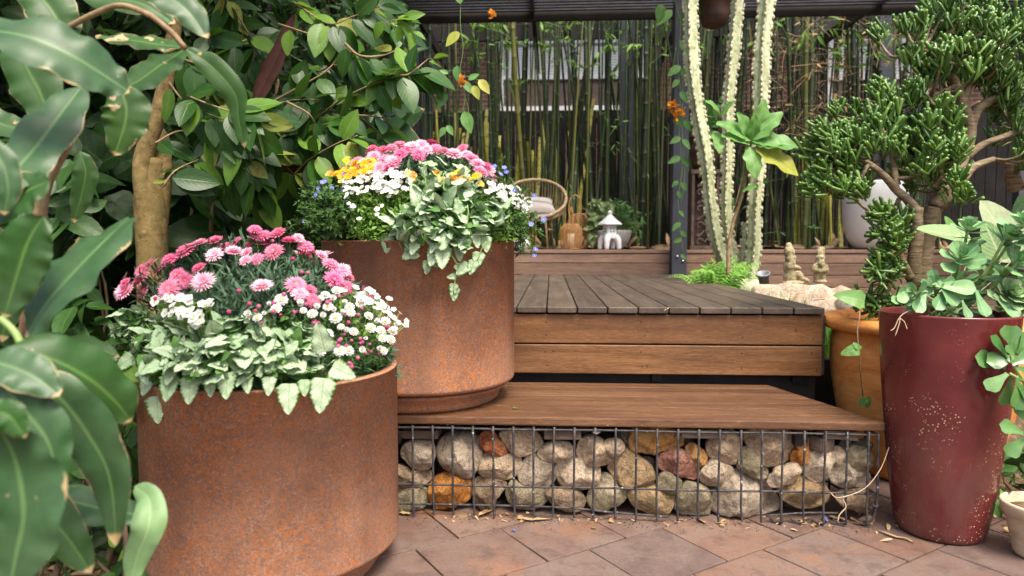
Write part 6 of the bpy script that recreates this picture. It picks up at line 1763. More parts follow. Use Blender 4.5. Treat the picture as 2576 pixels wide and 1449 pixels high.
# trailing vine down the terracotta pot
tv = thing('trailing_vine', 'thin vine with arrow shaped leaves trailing down the terracotta planter', 'vine', tuple(atD(2160, 790, 2.8)))
b = MB()
P = smooth_path([atD(x, y, d) for x, y, d in [(2150,738,2.86),(2158,775,2.86),(2163,792,2.80),(2157,830,2.77),(2160,880,2.76),(2165,940,2.77),(2172,1000,2.80),(2180,1025,2.80)]], 30)
V, F, U = tube(P, 0.0028, 7); b.add(V, F, U); b.build('stem', [M['twig']], tv)
for (p0, p1, D, s) in [((2175,758),(2108,735),2.84,1), ((2160,878),(2118,888),2.75,1), ((2163,880),(2155,868),2.75,1.6), ((2180,1000),(2188,1028),2.78,1.1), ((2178,1003),(2165,1018),2.78,1.3), ((2165,765),(2175,772),2.84,1.5)]:
    a_ = atD(*p0, D); c_ = atD(*p1, D); L = np.linalg.norm(c_ - a_) * s
    b = MB(); b.inst(T_bigheart, np.array([a_]), frames(np.array([c_ - a_]), np.array([[0, -1, 0.5]])), np.array([L])); b.build('leaf', [M['papaya']], tv)
# curling root across the right end of the cage
b = MB(); P = smooth_path([atY(x, y, Y) for x, y, Y in [(2237,1125,2.50),(2215,1180,2.485),(2180,1225,2.48),(2140,1245,2.49),(2105,1252,2.50),(2090,1240,2.51)]], 24)
V, F, U = tube(P, 0.0018, 6, jitter=0.08); b.add(V, F, U)
P = smooth_path([atY(x, y, Y) for x, y, Y in [(2120,1255,2.50),(2128,1275,2.50),(2112,1295,2.50),(2108,1310,2.495)]], 14)
V, F, U = tube(P, 0.0022, 6, jitter=0.08); b.add(V, F, U)
tag(b.build('curled_root', [M['root']]), 'long curled dry root crossing the right end of the stone cage', 'root')

# ------------------------------------------------------------------ cactus
ct = thing('column_cactus', 'white marbled column cactus with four tall ribbed stems behind the deck', 'cactus', tuple(atD(1860, 722, 5.5)))
def cactus_stem(pts, D, hw, ph=0.3, n=90, ribs=4):
    P = smooth_path([atD(x, y, d) for (x, y), d in zip(pts, D)], n)
    L = np.concatenate([[0], np.cumsum(np.linalg.norm(np.diff(P, axis=0), axis=1))])
    T = nrm(np.gradient(P, axis=0)); X = nrm(np.cross(T, np.array([0, 1.0, 0]))); Y = np.cross(T, X)
    w = pxm(hw, np.mean(D)); m_ = 8 * ribs
    a = np.linspace(0, 2 * np.pi, m_, endpoint=False)
    star = 0.52 + 0.48 * (np.abs(np.cos(a * ribs / 2 + 0)) ** 2.2)
    rs = rng.normal(size=n) * 0.02
    rad = w * np.interp(np.linspace(0, 1, n), [0, 0.06, 0.2, 1], [1.0, 1, 1, 0.75]) * (1 + 0.06 * np.sin(L * 9 + ph * 5) + rs)
    al = a[None] + ph + 0.12 * np.sin(L * 3)[:, None]
    V = P[:, None] + X[:, None] * (np.cos(al) * rad[:, None] * star[None])[..., None] + Y[:, None] * (np.sin(al) * rad[:, None] * star[None])[..., None]
    U = np.stack([np.repeat((a / 6.283)[None], n, 0), np.repeat(L[:, None], m_, 1)], -1)
    b = MB(); b.add(V.reshape(-1, 3), [grid_faces(m_, n, True), np.arange(m_)[None]], U.reshape(-1, 2))
    # scalloped warts along each rib
    for k in range(ribs):
        aa = 2 * np.pi * k / ribs
        s = np.arange(0.0, L[-1], 0.046); s = s + rng.normal(size=len(s)) * 0.008
        idx = np.searchsorted(L, np.clip(s, 0, L[-1] - 1e-6)); idx = np.clip(idx, 0, n - 1)
        an = al[idx, 0] + aa
        O = X[idx] * np.cos(an)[:, None] + Y[idx] * np.sin(an)[:, None]
        Pc = P[idx] + O * (rad[idx] * 0.99)[:, None]
        Sz = np.stack([rng.uniform(0.006, 0.012, len(s)), rng.uniform(0.018, 0.026, len(s)), rng.uniform(0.012, 0.020, len(s))], -1)
        Rm = np.stack([np.cross(T[idx], O), T[idx], O], -1)
        b.inst(T_ball, Pc, Rm, Sz, 1)
    return b.build('stem', [M['cactus'], M['cactusedge']], ct)
cactus_stem([(1736,-60),(1738,60),(1742,180),(1758,300),(1776,400),(1788,520),(1808,620),(1838,690),(1860,745)], [5.6] * 9, 17.5, 0.35)
cactus_stem([(1862,-60),(1852,60),(1843,160),(1833,260),(1830,400),(1828,520),(1838,620),(1858,700),(1866,745)], [5.65] * 9, 15, 0.5)
cactus_stem([(1932,-60),(1927,20),(1918,120),(1914,250),(1907,400),(1898,530),(1897,620),(1890,690),(1884,745)], [5.5] * 9, 18.5, 0.2)
cactus_stem([(1884,560),(1880,610),(1872,660),(1872,740)], [5.62] * 4, 14, 0.4, 40)
b = MB(); V = T_ball[0] * np.array([0.22, 0.14, 0.10]); V = V + nrm(V) * (0.02 * fbm(V, 20, 3))[:, None]; b.add(V + atD(1868, 725, 5.55), T_ball[1]); b.build('rootstock', [M['cactus'], ], ct)

# leafy sapling in front of the cactus
sap = thing('lobed_sapling', 'young sapling with broad lobed leaves on a thin bent stem before the cactus', 'sapling', tuple(atD(1835, 735, 5.3)))
b = MB(); P = smooth_path([atD(x, y, 5.2) for x, y in [(1835,740),(1832,640),(1845,560),(1868,490),(1878,430),(1885,385),(1890,350)]], 24)
V, F, U = tube(P, np.linspace(0.016, 0.008, 24), 8, jitter=.04); b.add(V, F, U)
SL = [((1890,350),(1955,282),.9),((1888,350),(1828,300),.95),((1885,345),(1870,290),.8),((1892,352),(2000,350),1.0),((1900,370),(2008,415),1.05),((1885,370),(1905,430),.8),((1895,340),(1930,262),.9),((1880,340),(1850,345),.7),((1845,535),(1838,505),.5),((1868,480),(1895,465),.5),((1892,360),(1960,350),.9),((1885,360),(1835,330),.8),((1890,355),(1905,300),.85),((1810,285),(1790,250),.55),((1815,290),(1835,255),.5),((1800,330),(1815,370),.5)]
for (p0, p1, s) in SL:
    a_ = atD(*p0, 5.15); V, F, U = tube(smooth_path([atD(1886, 375, 5.2) if p0[0] > 1830 else atD(1800, 420, 5.8), a_], 4), 0.004, 5); b.add(V, F, U)
b.build('stem', [M['twig']], sap)
b = MB()
lob = leaf_tpl(lambda v: 0.30 * max(0.05, math.sin(math.pi * v ** 0.8)) ** 0.6 * (0.9 + 0.10 * math.cos(v * 18)) + 0.002, 22, 7, 0.15, 0.25, 0.02)
for i, (p0, p1, s) in enumerate(SL):
    a_ = atD(*p0, 5.15); c_ = atD(*p1, 5.05); b.inst(lob, a_[None], frames((c_ - a_)[None], np.array([[rng.normal() * .3, -0.8, 0.7]])), np.array([np.linalg.norm(c_ - a_) * 1.1]), 1 if i == 4 else 0)
b.build('foliage', [M['papaya'], M['vineold']], sap)

# fern and small plants at the cactus base
fr = thing('fern', 'bright green fern at the foot of the cactus beside the charcoal post', 'fern', tuple(atD(1790, 735, 5.4)))
b = MB()
for k in range(44):
    x0 = rng.uniform(1730, 1880); D = rng.uniform(5.1, 5.5)
    base_ = atD(1800 + (x0 - 1800) * 0.5, 735, D)
    dx = (x0 - 1800) / 150 + rng.normal() * 0.35
    L = rng.uniform(0.26, 0.44)
    tip = base_ + np.array([dx * L * 0.9, rng.normal() * 0.08, L * rng.uniform(0.2, 0.75)])
    P = smooth_path([base_, (base_ + tip) / 2 + np.array([0, 0, 0.07]), tip], 18)
    T = nrm(np.gradient(P, axis=0))
    n = 15; ii = np.arange(2, 17)
    for sgn in (-1, 1):
        X = nrm(np.cross(T[ii], np.array([0, -0.5, 1.0]))) * sgn
        b.inst(T_small, P[ii], frames(X * 0.9 + T[ii] * 0.35, np.tile([0, -0.4, 1.0], (n, 1))), 0.062 * (1 - np.linspace(0.15, 0.95, n) ** 1.5))
b.build('fronds', [M['fern']], fr)

# small tipped grey pot
q = atD(1921, 700, 5.05)
gpt = thing('tipped_pot', 'little grey plastic pot tipped over beside the cactus', 'pot', tuple(q))
V, F = lathe([(0.0, -0.045), (0.034, -0.045), (0.042, 0.028), (0.052, 0.028), (0.052, 0.042), (0.047, 0.042), (0.040, 0.02), (0.0, 0.0)], 40)
Rt = np.array(Matrix.Rotation(R(-14), 3, 'Y') @ Matrix.Rotation(R(18), 3, 'X')); b = MB(); b.add(V @ Rt.T * 0.98 + q, F); b.build('body', [M['greypot']], gpt)
# ------------------------------------------------------------------ driftwood and the two statues on it
dw0 = atD(1880, 740, 4.75); dw1 = atD(2200, 790, 4.3)
n1, n2 = 150, 48
tt = np.linspace(0, 1, n1); a = np.linspace(0, 2 * np.pi, n2, endpoint=False)
cx_ = dw0[None] * (1 - tt[:, None]) + dw1[None] * tt[:, None]
topz = atD(1990, 712, 4.6)[2]
prof_t = np.interp(tt, [0, 0.05, 0.15, 0.3, 0.45, 0.6, 0.68, 0.75, 0.9, 1], [0.02, 0.10, 0.12, 0.135, 0.125, 0.135, 0.11, 0.13, 0.12, 0.02])
cz = topz - 0.125
V = np.stack([np.repeat(cx_[:, None, 0], n2, 1), cx_[:, None, 1] + np.cos(a)[None] * prof_t[:, None] * 1.1, cz + np.sin(a)[None] * prof_t[:, None]], -1).reshape(-1, 3)
nd = np.stack([np.zeros(n1 * n2), np.tile(np.cos(a), n1), np.tile(np.sin(a), n1)], -1)
dsp = 0.022 * fbm(V * np.array([1.0, 1, 2.2]), 9, 4, 3) + 0.007 * fbm(V * np.array([0.5, 1, 3.5]), 40, 5, 2)
dsp -= 0.05 * np.maximum(0, fbm(V * np.array([1, 1, 1.4]), 7, 9, 2) - 0.75)
V = V + nd * dsp[:, None]
b = MB(); b.add(V, grid_faces(n2, n1, True)[:, ::-1])
lb = []
tag(b.build('driftwood', M['driftwood']), 'bleached pinkish driftwood log lying in the bed behind the deck', 'driftwood')
b = MB(); V = T_ball[0]
for (x, y, D, s) in [(2080, 790, 4.3, (.16, .12, .12)), (2150, 770, 4.2, (.12, .1, .1)), (1960, 770, 4.55, (.14, .10, .08))]:
    W = V * np.array(s); b.add(W + nrm(W) * (0.02 * fbm(W, 14, 3))[:, None] + atD(x, y, D), T_ball[1])
tag(b.build('pale_rocks', M['driftwood']), 'pale rocks heaped in front of the driftwood log', 'rocks', kind='stuff')

def statue(label, q, blobs, scale, rz=0.0):
    """weathered figure fused from body forms into one surface"""
    V = []; F = []; n = 0
    tb = ball(20, 12)
    for (c, r, rx) in blobs:
        Mx = np.array(Matrix.Rotation(R(rx), 3, 'Y'))
        W = (tb[0] * np.array(r)) @ Mx.T + np.array(c)
        V.append(W); F.append(tb[1][0] + n); n += len(W)
    V = np.concatenate(V); V = np.stack([V[:, 0] * math.cos(rz) - V[:, 1] * math.sin(rz), V[:, 0] * math.sin(rz) + V[:, 1] * math.cos(rz), V[:, 2]], -1) * scale
    b = MB(); b.add(V + q, np.concatenate(F))
    o = b.build('garden_statue', M['statue'], loc=q)
    md = o.modifiers.new('fuse', 'REMESH'); md.mode = 'VOXEL'; md.voxel_size = 0.0035; md.use_smooth_shade = True
    sm = o.modifiers.new('soften', 'SMOOTH'); sm.iterations = 3; sm.factor = 0.6
    tag(o, label, 'statue', 'weathered statues on the driftwood')
q1 = atD(1996, 714, 4.62)
statue('mossy grey statue of a seated hooded figure leaning left, legs stretched to the right', q1, [
    ((0.0, 0, 0.04), (.42, .3, .1), 0), ((-.12, 0, .28), (.26, .22, .26), -10), ((-.14, 0, .58), (.24, .2, .30), -6), ((-.13, -.02, .92), (.20, .2, .20), 0), ((-.17, 0, 1.16), (.19, .19, .26), -8), ((-.2, 0, 1.38), (.12, .12, .14), 0),
    ((-.02, -.16, .62), (.24, .09, .09), 12), ((-.2, -.16, .66), (.12, .1, .16), 20), ((.12, -.1, .36), (.26, .12, .14), 38), ((.35, -.1, .16), (.24, .12, .09), 18), ((.52, -.1, .1), (.1, .08, .09), 0),
    ((-.12, -.2, .88), (.05, .05, .05), 0), ((-.12, -.18, .78), (.13, .08, .12), 0)], 0.185)
q2 = atD(2061, 711, 4.58)
statue('cream stone statue of a bearded figure standing with hands joined at the belly', q2, [
    ((0, 0, .05), (.26, .2, .08), 0), ((-.11, 0, .26), (.13, .15, .26), 4), ((.13, 0, .26), (.13, .15, .26), -6), ((0, 0, .55), (.25, .2, .24), 0), ((0, -.02, .78), (.2, .18, .2), 0), ((0, -.03, 1.0), (.19, .19, .18), 0), ((.01, 0, 1.2), (.18, .17, .2), 0),
    ((.05, 0, 1.34), (.13, .13, .14), 10), ((-.24, -.05, .58), (.1, .12, .2), 15), ((.24, -.05, .58), (.1, .12, .2), -15), ((-.12, -.18, .48), (.16, .08, .07), 20), ((.12, -.18, .48), (.16, .08, .07), -20), ((0, -.2, .8), (.12, .08, .17), 0), ((0, -.22, 1.03), (.04, .05, .05), 0), ((-.12, -.1, .05), (.12, .16, .07), 0), ((.14, -.1, .05), (.12, .16, .07), 0)], 0.165)

# ------------------------------------------------------------------ things on the raised deck
def z4(x, y): return (2000 + x / 3.15) / 1.5901, (650 + y / 3.15) / 1.5901
# rattan chair
cc = atD(*z4(430, 450), 7.75)
ch = thing('rattan_chair', 'round rattan tub chair with a woven rim and pale legs behind the higher planter', 'chair', (cc[0], cc[1], UZ))
rad_ = 0.365; tl = R(40)
def rim_pt(t, r, off=0.0):
    v = np.array([math.cos(t) * r, math.sin(t) * r * math.cos(tl), math.sin(t) * r * math.sin(tl)])
    nvec = np.array([0, -math.sin(tl), math.cos(tl)])
    return cc + v + nvec * off
t_ = np.linspace(0, 2 * np.pi, 60)
P = np.array([rim_pt(x, rad_) for x in t_]); b = MB(); V, F, U = tube(P, 0.019, 10); b.add(V, F, U); b.build('rim', [M['rattan']], ch)
lowc = cc + np.array([0, 0.02, -0.24])
b = MB()
for t in np.linspace(0, 2 * np.pi, 62, endpoint=False):
    a_ = rim_pt(t, rad_); c_ = lowc + np.array([math.cos(t) * 0.2, math.sin(t) * 0.2, 0])
    m_ = (a_ + c_) / 2 + np.array([math.cos(t) * 0.05, math.sin(t) * 0.05, -0.03])
    V, F, U = tube(smooth_path([a_, m_, c_], 8), 0.0045, 5); b.add(V, F, U)
b.build('slats', [M['rattan']], ch)
b = MB(); V, F, U = tube(np.array([lowc + np.array([math.cos(x) * .2, math.sin(x) * .2, 0]) for x in t_]), 0.012, 8); b.add(V, F, U)
b.add(T_ball[0] * np.array([.2, .2, .012]) + lowc, T_ball[1]); b.build('seat', [M['rattan']], ch)
for (lx, ly) in ((.155, -.20), (-.22, -.2), (.22, .2), (-.2, .2)):
    b = MB(); V, F, U = tube(np.array([lowc + np.array([lx * .8, ly * .8, 0.12 if ly < 0 else 0.15]), np.array([lowc[0] + lx, lowc[1] + ly, UZ + 0.002])]), [0.015, 0.012], 10); b.add(V, F, U); b.build('leg', [M['rattan']], ch)
for s0, s1 in (((.17, -.2), (.22, .19)), ((-.22, -.2), (-.2, .19))):
    b = MB(); V, F, U = tube(np.array([[lowc[0] + s0[0], lowc[1] + s0[1], UZ + .22], [lowc[0] + s1[0], lowc[1] + s1[1], UZ + .22]]), 0.012, 8); b.add(V, F, U); b.build('stretcher', [M['rattan']], ch)
# cushions
def cushion(label, c, sx, sy, sz, rx, rz):
    n = 26; u = np.linspace(-1, 1, n); X, Y = np.meshgrid(u, u)
    h = (np.maximum(0, 1 - X ** 4) * np.maximum(0, 1 - Y ** 4)) ** 0.45
    pin = 1 - 0.08 * (1 - np.abs(X) ** 2) * np.abs(Y) ** 2
    b = MB()
    Rm = np.array(Matrix.Rotation(rz, 3, 'Z') @ Matrix.Rotation(rx, 3, 'X'))
    for s in (1, -1):
        V = np.stack([X * sx * (1 - 0.07 * (1 - Y ** 2) * np.abs(X) ** 3), Y * sy * (1 - 0.07 * (1 - X ** 2) * np.abs(Y) ** 3), s * h * sz], -1).reshape(-1, 3)
        b.add(V @ Rm.T + c, grid_faces(n, n) if s > 0 else grid_faces(n, n)[:, ::-1])
    tag(b.build('cushion', M['cushion'], loc=c), label, 'cushion')
cushion('striped linen cushion lying in the rattan chair', cc + np.array([-0.02, -0.03, -0.095]), 0.255, 0.20, 0.075, R(24), R(8))
cushion('grey seat pad under the striped cushion in the rattan chair', cc + np.array([0.02, 0.0, -0.195]), 0.22, 0.2, 0.035, R(4), 0)

# bamboo lanterns
def lantern(label, x0, x1, y0, y1, D, handle=None):
    pa = atD(*z4(x0, y1), D); pb = atD(*z4(x1, y0), D); c = (pa + pb) / 2; w = (pb[0] - pa[0]) / 2; h = pb[2] - pa[2]; c[2] = UZ
    t = thing('bamboo_lantern', label, 'lantern', (c[0], c[1], UZ), 'woven lanterns on the raised deck')
    prof = lambda z: w * (0.80 + 0.20 * min(1, z * 5)) if z < 0.2 else (w * 1.0 if z < 0.72 else w * (1.0 - 0.55 * ((z - 0.72) / 0.28) ** 2))
    b = MB()
    for a_ in np.linspace(0, 2 * np.pi, 30, endpoint=False):
        P = np.array([[c[0] + math.cos(a_) * prof(z), c[1] + math.sin(a_) * prof(z), UZ + 0.006 + z * h] for z in np.linspace(0, 1, 14)])
        V, F, U = tube(P, 0.0022 if int(a_ * 100) % 5 else 0.004, 5); b.add(V, F, U)
    for z in np.linspace(0.02, 0.98, 24):
        r = prof(z); tt_ = np.linspace(0, 2 * np.pi, 36)
        V, F, U = tube(np.stack([c[0] + np.cos(tt_) * r, c[1] + np.sin(tt_) * r, np.full(36, UZ + 0.006 + z * h)], -1), 0.0018 if 0.05 < z < 0.95 else 0.005, 5); b.add(V, F, U)
    b.build('weave', [M['bamboo_weave']], t)
    b = MB(); V, F = lathe([(0.0, 0.004), (w * .8, 0.004), (w * .8, 0.014), (0, 0.014)], 30, (c[0], c[1], UZ)); b.add(V, F); b.build('base', [M['bamboo_weave']], t)
    if handle:
        P = smooth_path([atD(*z4(*q), D) for q in handle], 24); b = MB(); V, F, U = tube(P, 0.0065, 8); b.add(V, F, U); b.build('handle', [M['bamboo_weave']], t)
    V, F = lathe([(0.0, 0.014), (w * .33, 0.014), (w * .33, h * .62), (w * .28, h * .64), (0, h * .64)], 24, (c[0], c[1], UZ)); b = MB(); b.add(V, F)
    tag(b.build('candle', M['candle']), 'cream pillar candle inside the ' + ('smaller' if x0 < 800 else 'taller') + ' woven lantern', 'candle')
lantern('smaller woven bamboo lantern standing in front of the taller one', 755, 1030, 760, 1080, 7.2, [(880,775),(875,640),(900,560),(915,640),(918,775)])
lantern('taller woven bamboo lantern with an arched handle behind the smaller one', 850, 1128, 620, 1065, 7.55, [(868,655),(866,560),(890,450),(945,412),(1000,445),(1024,540),(1018,650)])

# white pagoda lantern
def zl(x, y): return atD(*z4(x, y), 7.02)
pc_ = zl(1380, 1095); pc_[2] = UZ
sc_ = 1 / (FPX * 1.5901 * 3.15 / 7.02)
pgl = thing('stone_lantern', 'small white pagoda lantern standing at the edge of the raised deck', 'garden lantern', tuple(pc_))
Rz = np.array(Matrix.Rotation(R(24), 3, 'Z'))
def ringsq(levels, mat, name, ex=3.2, sharp=None):
    n = 48; a = np.linspace(0, 2 * np.pi, n, endpoint=False)
    V = []
    for (h, z, e) in levels:
        c_, s_ = np.cos(a), np.sin(a)
        r = h / ((np.abs(c_) ** e + np.abs(s_) ** e) ** (1 / e))
        V.append(np.stack([r * c_, r * s_, np.full(n, z)], -1))
    V = np.concatenate(V) @ Rz.T * sc_
    b = MB(); b.add(V + pc_, [grid_faces(n, len(levels), True), (np.arange(n) + (len(levels) - 1) * n)[None]]); return b.build(name, [mat], pgl)
W_ = M['lantern_white']
ringsq([(88, 180, 9), (66, 186, 12), (66, 306, 12), (66, 310, 12)], W_, 'lamp_box')
ringsq([(118, 310, 9), (124, 318, 9), (118, 328, 9), (86, 360, 6), (56, 395, 4), (30, 430, 3), (20, 440, 2)], W_, 'roof')
ringsq([(22, 436, 2), (32, 446, 2), (22, 456, 2), (30, 466, 2), (28, 478, 2), (14, 488, 2), (3, 493, 2)], W_, 'finial')
ringsq([(88, 140, 6), (92, 150, 6), (80, 178, 8), (66, 184, 8)], W_, 'base')
for sx_, sy_ in ((1, 1), (1, -1), (-1, 1), (-1, -1)):
    P = np.array([[sx_ * 52, sy_ * 52, 165], [sx_ * 78, sy_ * 78, 120], [sx_ * 86, sy_ * 86, 60], [sx_ * 88, sy_ * 88, 6]]) * sc_
    P = smooth_path(P, 12) @ Rz.T + pc_
    b = MB(); V, F, U = tube(P, np.linspace(44, 27, 12) * sc_, 14); b.add(V, F, U); b.build('leg', [W_], pgl)
b = MB()
for (dx, dz) in ((-20, 265), (20, 265), (-20, 228), (20, 228)):
    for face in (0, 1):
        p = np.array([dx, -67.0, dz]) if face == 0 else np.array([-67.0, dx, dz])
        s3 = np.array([9, 1.2, 9]) if face == 0 else np.array([1.2, 9, 9])
        b.add((T_ball[0] * s3 + p) @ Rz.T * sc_ + pc_, T_ball[1])
b.build('window_holes', [M['blackgap']], pgl)

# concrete bowl with variegated plants
bc = atD(*z4(1420, 1060), 7.5); bc[2] = UZ
bw = thing('bowl_planter', 'pale concrete bowl behind the white pagoda lantern', 'planter', tuple(bc))
V, F = lathe([(0.0, 0.003), (.09, 0.003), (.13, .03), (.17, .08), (.195, .14), (.203, .20), (.203, .208), (.192, .208), (.18, .18), (0, .17)], 56, tuple(bc)); b = MB(); b.add(V, F); b.build('body', [M['bowl']], bw)
def placed_plant(name, label, cat, polyg, n, D0, D1, size, mats, probs, tpl, root, hang, mfn='vine'):
    t = thing(name, label, cat, tuple(root)); b = MB(); bs = MB()
    P = np.array([atD(x, y, rng.uniform(D0, D1)) for x, y in sample_poly(polyg, n)])
    D = (P - np.array(root)) * 2.2 + rng.normal(size=(n, 3)) * 0.5 + np.array([0, -0.2, -hang]); N = rng.normal(size=(n, 3)) * 0.4 + np.array([0, -0.7, 0.7])
    mi = rng.choice(len(mats), n, p=probs); S = size * rng.uniform(0.7, 1.25, n)
    for k in range(len(mats)):
        s = mi == k; b.inst(tpl, P[s] - nrm(D[s]) * S[s][:, None] * 0.5, frames(D[s], N[s]), S[s], k)
    b.build('foliage', mats, t)
    for p in P[::3]:
        V, F, U = tube(smooth_path([np.array(root), (p + root) / 2 + np.array([0, 0, .04]), p], 7), 0.003, 5, cap=False); bs.add(V, F, U)
    bs.build('stem', [M['greenstem']], t)
placed_plant('variegated_plant', 'cream striped leafy plant in the left half of the concrete bowl', 'plant', [z4(*q) for q in [(1030,560),(1100,480),(1250,460),(1420,560),(1400,740),(1240,760),(1150,830),(1200,1000),(1150,1010),(1080,900),(1100,740)]], 90, 7.25, 7.6, 0.115, [M['varieg']], (1,), T_oval, bc + np.array([-.04, 0, .19]), 0.3)
placed_plant('leafy_bowl_plant', 'green plant arching over the right side of the concrete bowl', 'plant', [z4(*q) for q in [(1300,470),(1500,460),(1700,600),(1800,700),(1790,900),(1740,1010),(1660,860),(1600,800),(1480,700)]], 110, 7.3, 7.65, 0.10, [M['vine'], M['varieg'], M['under']], (.55, .2, .25), T_lance, bc + np.array([.05, 0, .19]), 0.35)
# white egg planter on the right
wc = atD(2196, 626, 7.35); wc[2] = UZ
we = thing('white_planter', 'rounded white glazed planter on the raised deck behind the jade tree', 'planter', tuple(wc))
V, F = lathe([(0, .003), (.14, .003), (.20, .03), (.26, .12), (.295, .25), (.315, .42), (.32, .58), (.31, .70), (.30, .72), (.285, .70), (.28, .62), (0, .6)], 72, tuple(wc)); b = MB(); b.add(V, F); b.build('body', [M['whiteglaze']], we)
# white stone, flat stone, dry bamboo sheaths
def rock(label, c, s, mt, seed, name='rock'):
    tb = ball(32, 20); V = tb[0] * np.array(s); V = V + nrm(V) * (0.10 * min(s) * fbm(V, 2.2 / max(s), seed))[:, None]
    b = MB(); b.add(V + c, tb[1]); tag(b.build(name, ST[mt] if mt in ST else M[mt], loc=c), label, 'rock')
q = atD(*z4(1740, 1068), 7.3); rock('flat brown stone on the raised deck beside the bowl', np.array([q[0], q[1], UZ + 0.018]), (0.085, 0.05, 0.02), 'tan', 3)
q = atD(*z4(270, 1010), 7.1); rock('rough white stone on the raised deck below the rattan chair', np.array([q[0], q[1], UZ + 0.06]), (0.10, 0.07, 0.065), 'lantern_white', 4)
b = MB()
for i in range(170):
    x = rng.uniform(-2.6, 5.2); y = rng.uniform(7.95, 8.9)
    L = rng.uniform(0.08, 0.22); st_ = rng.uniform() < 0.3
    D = np.array([rng.normal() * (0.25 if st_ else 1), rng.normal() * 0.6, rng.uniform(0.6, 1.2) if st_ else rng.uniform(0.0, 0.25)])
    b.inst(T_lance, np.array([[x, y, 1.01]]), frames(D[None], rvec(1) + np.array([[0, -1, .5]])), np.array([[L * 1.2, L, L]]))
tag(b.build('bamboo_litter', M['husk']), 'dry tan bamboo sheaths littering the bed under the bamboo', 'litter', kind='stuff')

# carved pedestal with brown pot, hanging pot
q = atD(1767, 626, 6.98); px_ = pxm(30, 7.0)
pd = thing('carved_pedestal', 'dark carved wooden pedestal standing right of the charcoal post', 'pedestal', (q[0], q[1], UZ))
b = MB()
hgt = 0.80
for (dx, w_) in ((-px_, .03), (px_, .03)):
    V, F = box(q[0] + dx, q[1], UZ + hgt / 2, w_, .2, hgt, .003, 1); b.add(V, F, smooth=False)
for dz in (0.02, hgt - 0.02):
    V, F = box(q[0], q[1], UZ + dz, 2 * px_ + .05, .22, .04, .003, 1); b.add(V, F, smooth=False)
V, F = box(q[0], q[1] + .08, UZ + hgt / 2, 2 * px_, .02, hgt - .06); b.add(V, F, smooth=False)
b.build('frame', [M['carved']], pd)
b = MB()
for k in range(9):
    for s in (-1, 1):
        tt_ = np.linspace(0, 4.6, 22); r = 0.045 * (1 - tt_ / 6.5)
        zc = UZ + 0.075 + k * 0.083
        P = np.stack([q[0] + s * (0.05 + np.cos(tt_) * r * -1), np.full(22, q[1] - 0.085), zc + np.sin(tt_ + (k % 2) * 2) * r], -1)
        V, F, U = tube(P, 0.010, 6); b.add(V, F, U)
b.build('carving', [M['carved']], pd)
tp_ = np.array([q[0], q[1], UZ + hgt + 0.002])
bp = thing('brown_pot', 'brown glazed pot standing on the carved pedestal', 'pot', tuple(tp_))
V, F = lathe([(0, 0), (.085, 0), (.12, .06), (.145, .16), (.15, .24), (.14, .30), (.16, .325), (.16, .345), (.145, .345), (.13, .3), (0, .29)], 48, tuple(tp_)); b = MB(); b.add(V, F); b.build('body', [M['brownpot']], bp)
placed_plant('heart_leaf_plant', 'pale heart leaved plant growing in the brown pot on the pedestal', 'plant', [(1770,250),(1830,240),(1830,340),(1780,350),(1765,300)], 22, 6.8, 7.0, 0.13, [M['papaya'], M['vine']], (.5, .5), T_bigheart, tp_ + np.array([0, 0, .3]), 0.1)
q = atD(1797, 66, 6.3)
hp_ = thing('hanging_pot', 'dark rusty hanging pot under the pergola roof behind the cactus', 'hanging pot', tuple(q))
V, F = lathe([(0, 0), (.09, 0.0), (.115, .02), (.13, .10), (.135, .2), (.15, .22), (.15, .24), (.13, .24), (.12, .2), (0, .19)], 48, tuple(q)); b = MB(); b.add(V, F); b.build('body', [M['brownpot']], hp_)
b = MB()
for a_ in (0.3, 2.4, 4.5):
    V, F, U = tube(np.array([q + np.array([math.cos(a_) * .13, math.sin(a_) * .13, .22]), q + np.array([0, 0, .75])]), 0.002, 5); b.add(V, F, U)
b.build('hanger', [M['iron']], hp_)

# ------------------------------------------------------------------ bamboo
def culm_mesh(seed):
    rs = np.random.default_rng(seed)
    n = 46; z = np.linspace(0, 4.4, n)
    bend = rs.uniform(-0.10, 0.10)
    P = np.stack([bend * (z / 4.4) ** 2 * 1.4 + 0.008 * np.sin(z * 2 + seed), 0.02 * np.sin(z * 1.3 + seed), z], -1)
    inter = 0.30
    fr_ = (z / inter) % 1.0
    zz = np.sort(np.concatenate([z, np.arange(inter, 4.3, inter), np.arange(inter, 4.3, inter) + 0.012, np.arange(inter, 4.3, inter) - 0.012]))
    P = np.stack([np.interp(zz, z, P[:, 0]), np.interp(zz, z, P[:, 1]), zz], -1)
    node = np.abs(((zz / inter + 0.5) % 1.0) - 0.5) < 0.012
    r = 1.0 * (1 - 0.10 * zz / 4.4) * np.where(node, 1.16, 1.0)
    V = []; a = np.linspace(0, 2 * np.pi, 9, endpoint=False); U = []
    for p, rr, z_ in zip(P, r, zz):
        V.append(np.stack([p[0] + np.cos(a) * rr * 0.018, p[1] + np.sin(a) * rr * 0.018, np.full(9, p[2])], -1)); U.append(np.stack([a / 6.28, np.full(9, z_ / inter)], -1))
    b = MB(); b.add(np.concatenate(V), [grid_faces(9, len(zz), True)], np.concatenate(U))
    return b
culms = []
def put_culm(x, y, s, lean, rz, k=None):
    global culms
    if len(culms) < 6:
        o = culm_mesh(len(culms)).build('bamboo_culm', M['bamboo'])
        culms.append(o)
    else:
        o = culms[int(rng.integers(6))].copy(); scene.collection.objects.link(o)
    o.location = (x, y, 0.985); o.scale = (s, s, rng.uniform(0.92, 1.12)); o.rotation_euler = (lean[1], lean[0], rz)
    tag(o, 'slender green bamboo cane in the dense screen behind the raised deck', 'bamboo', 'bamboo canes behind the raised deck')
cnt = 0
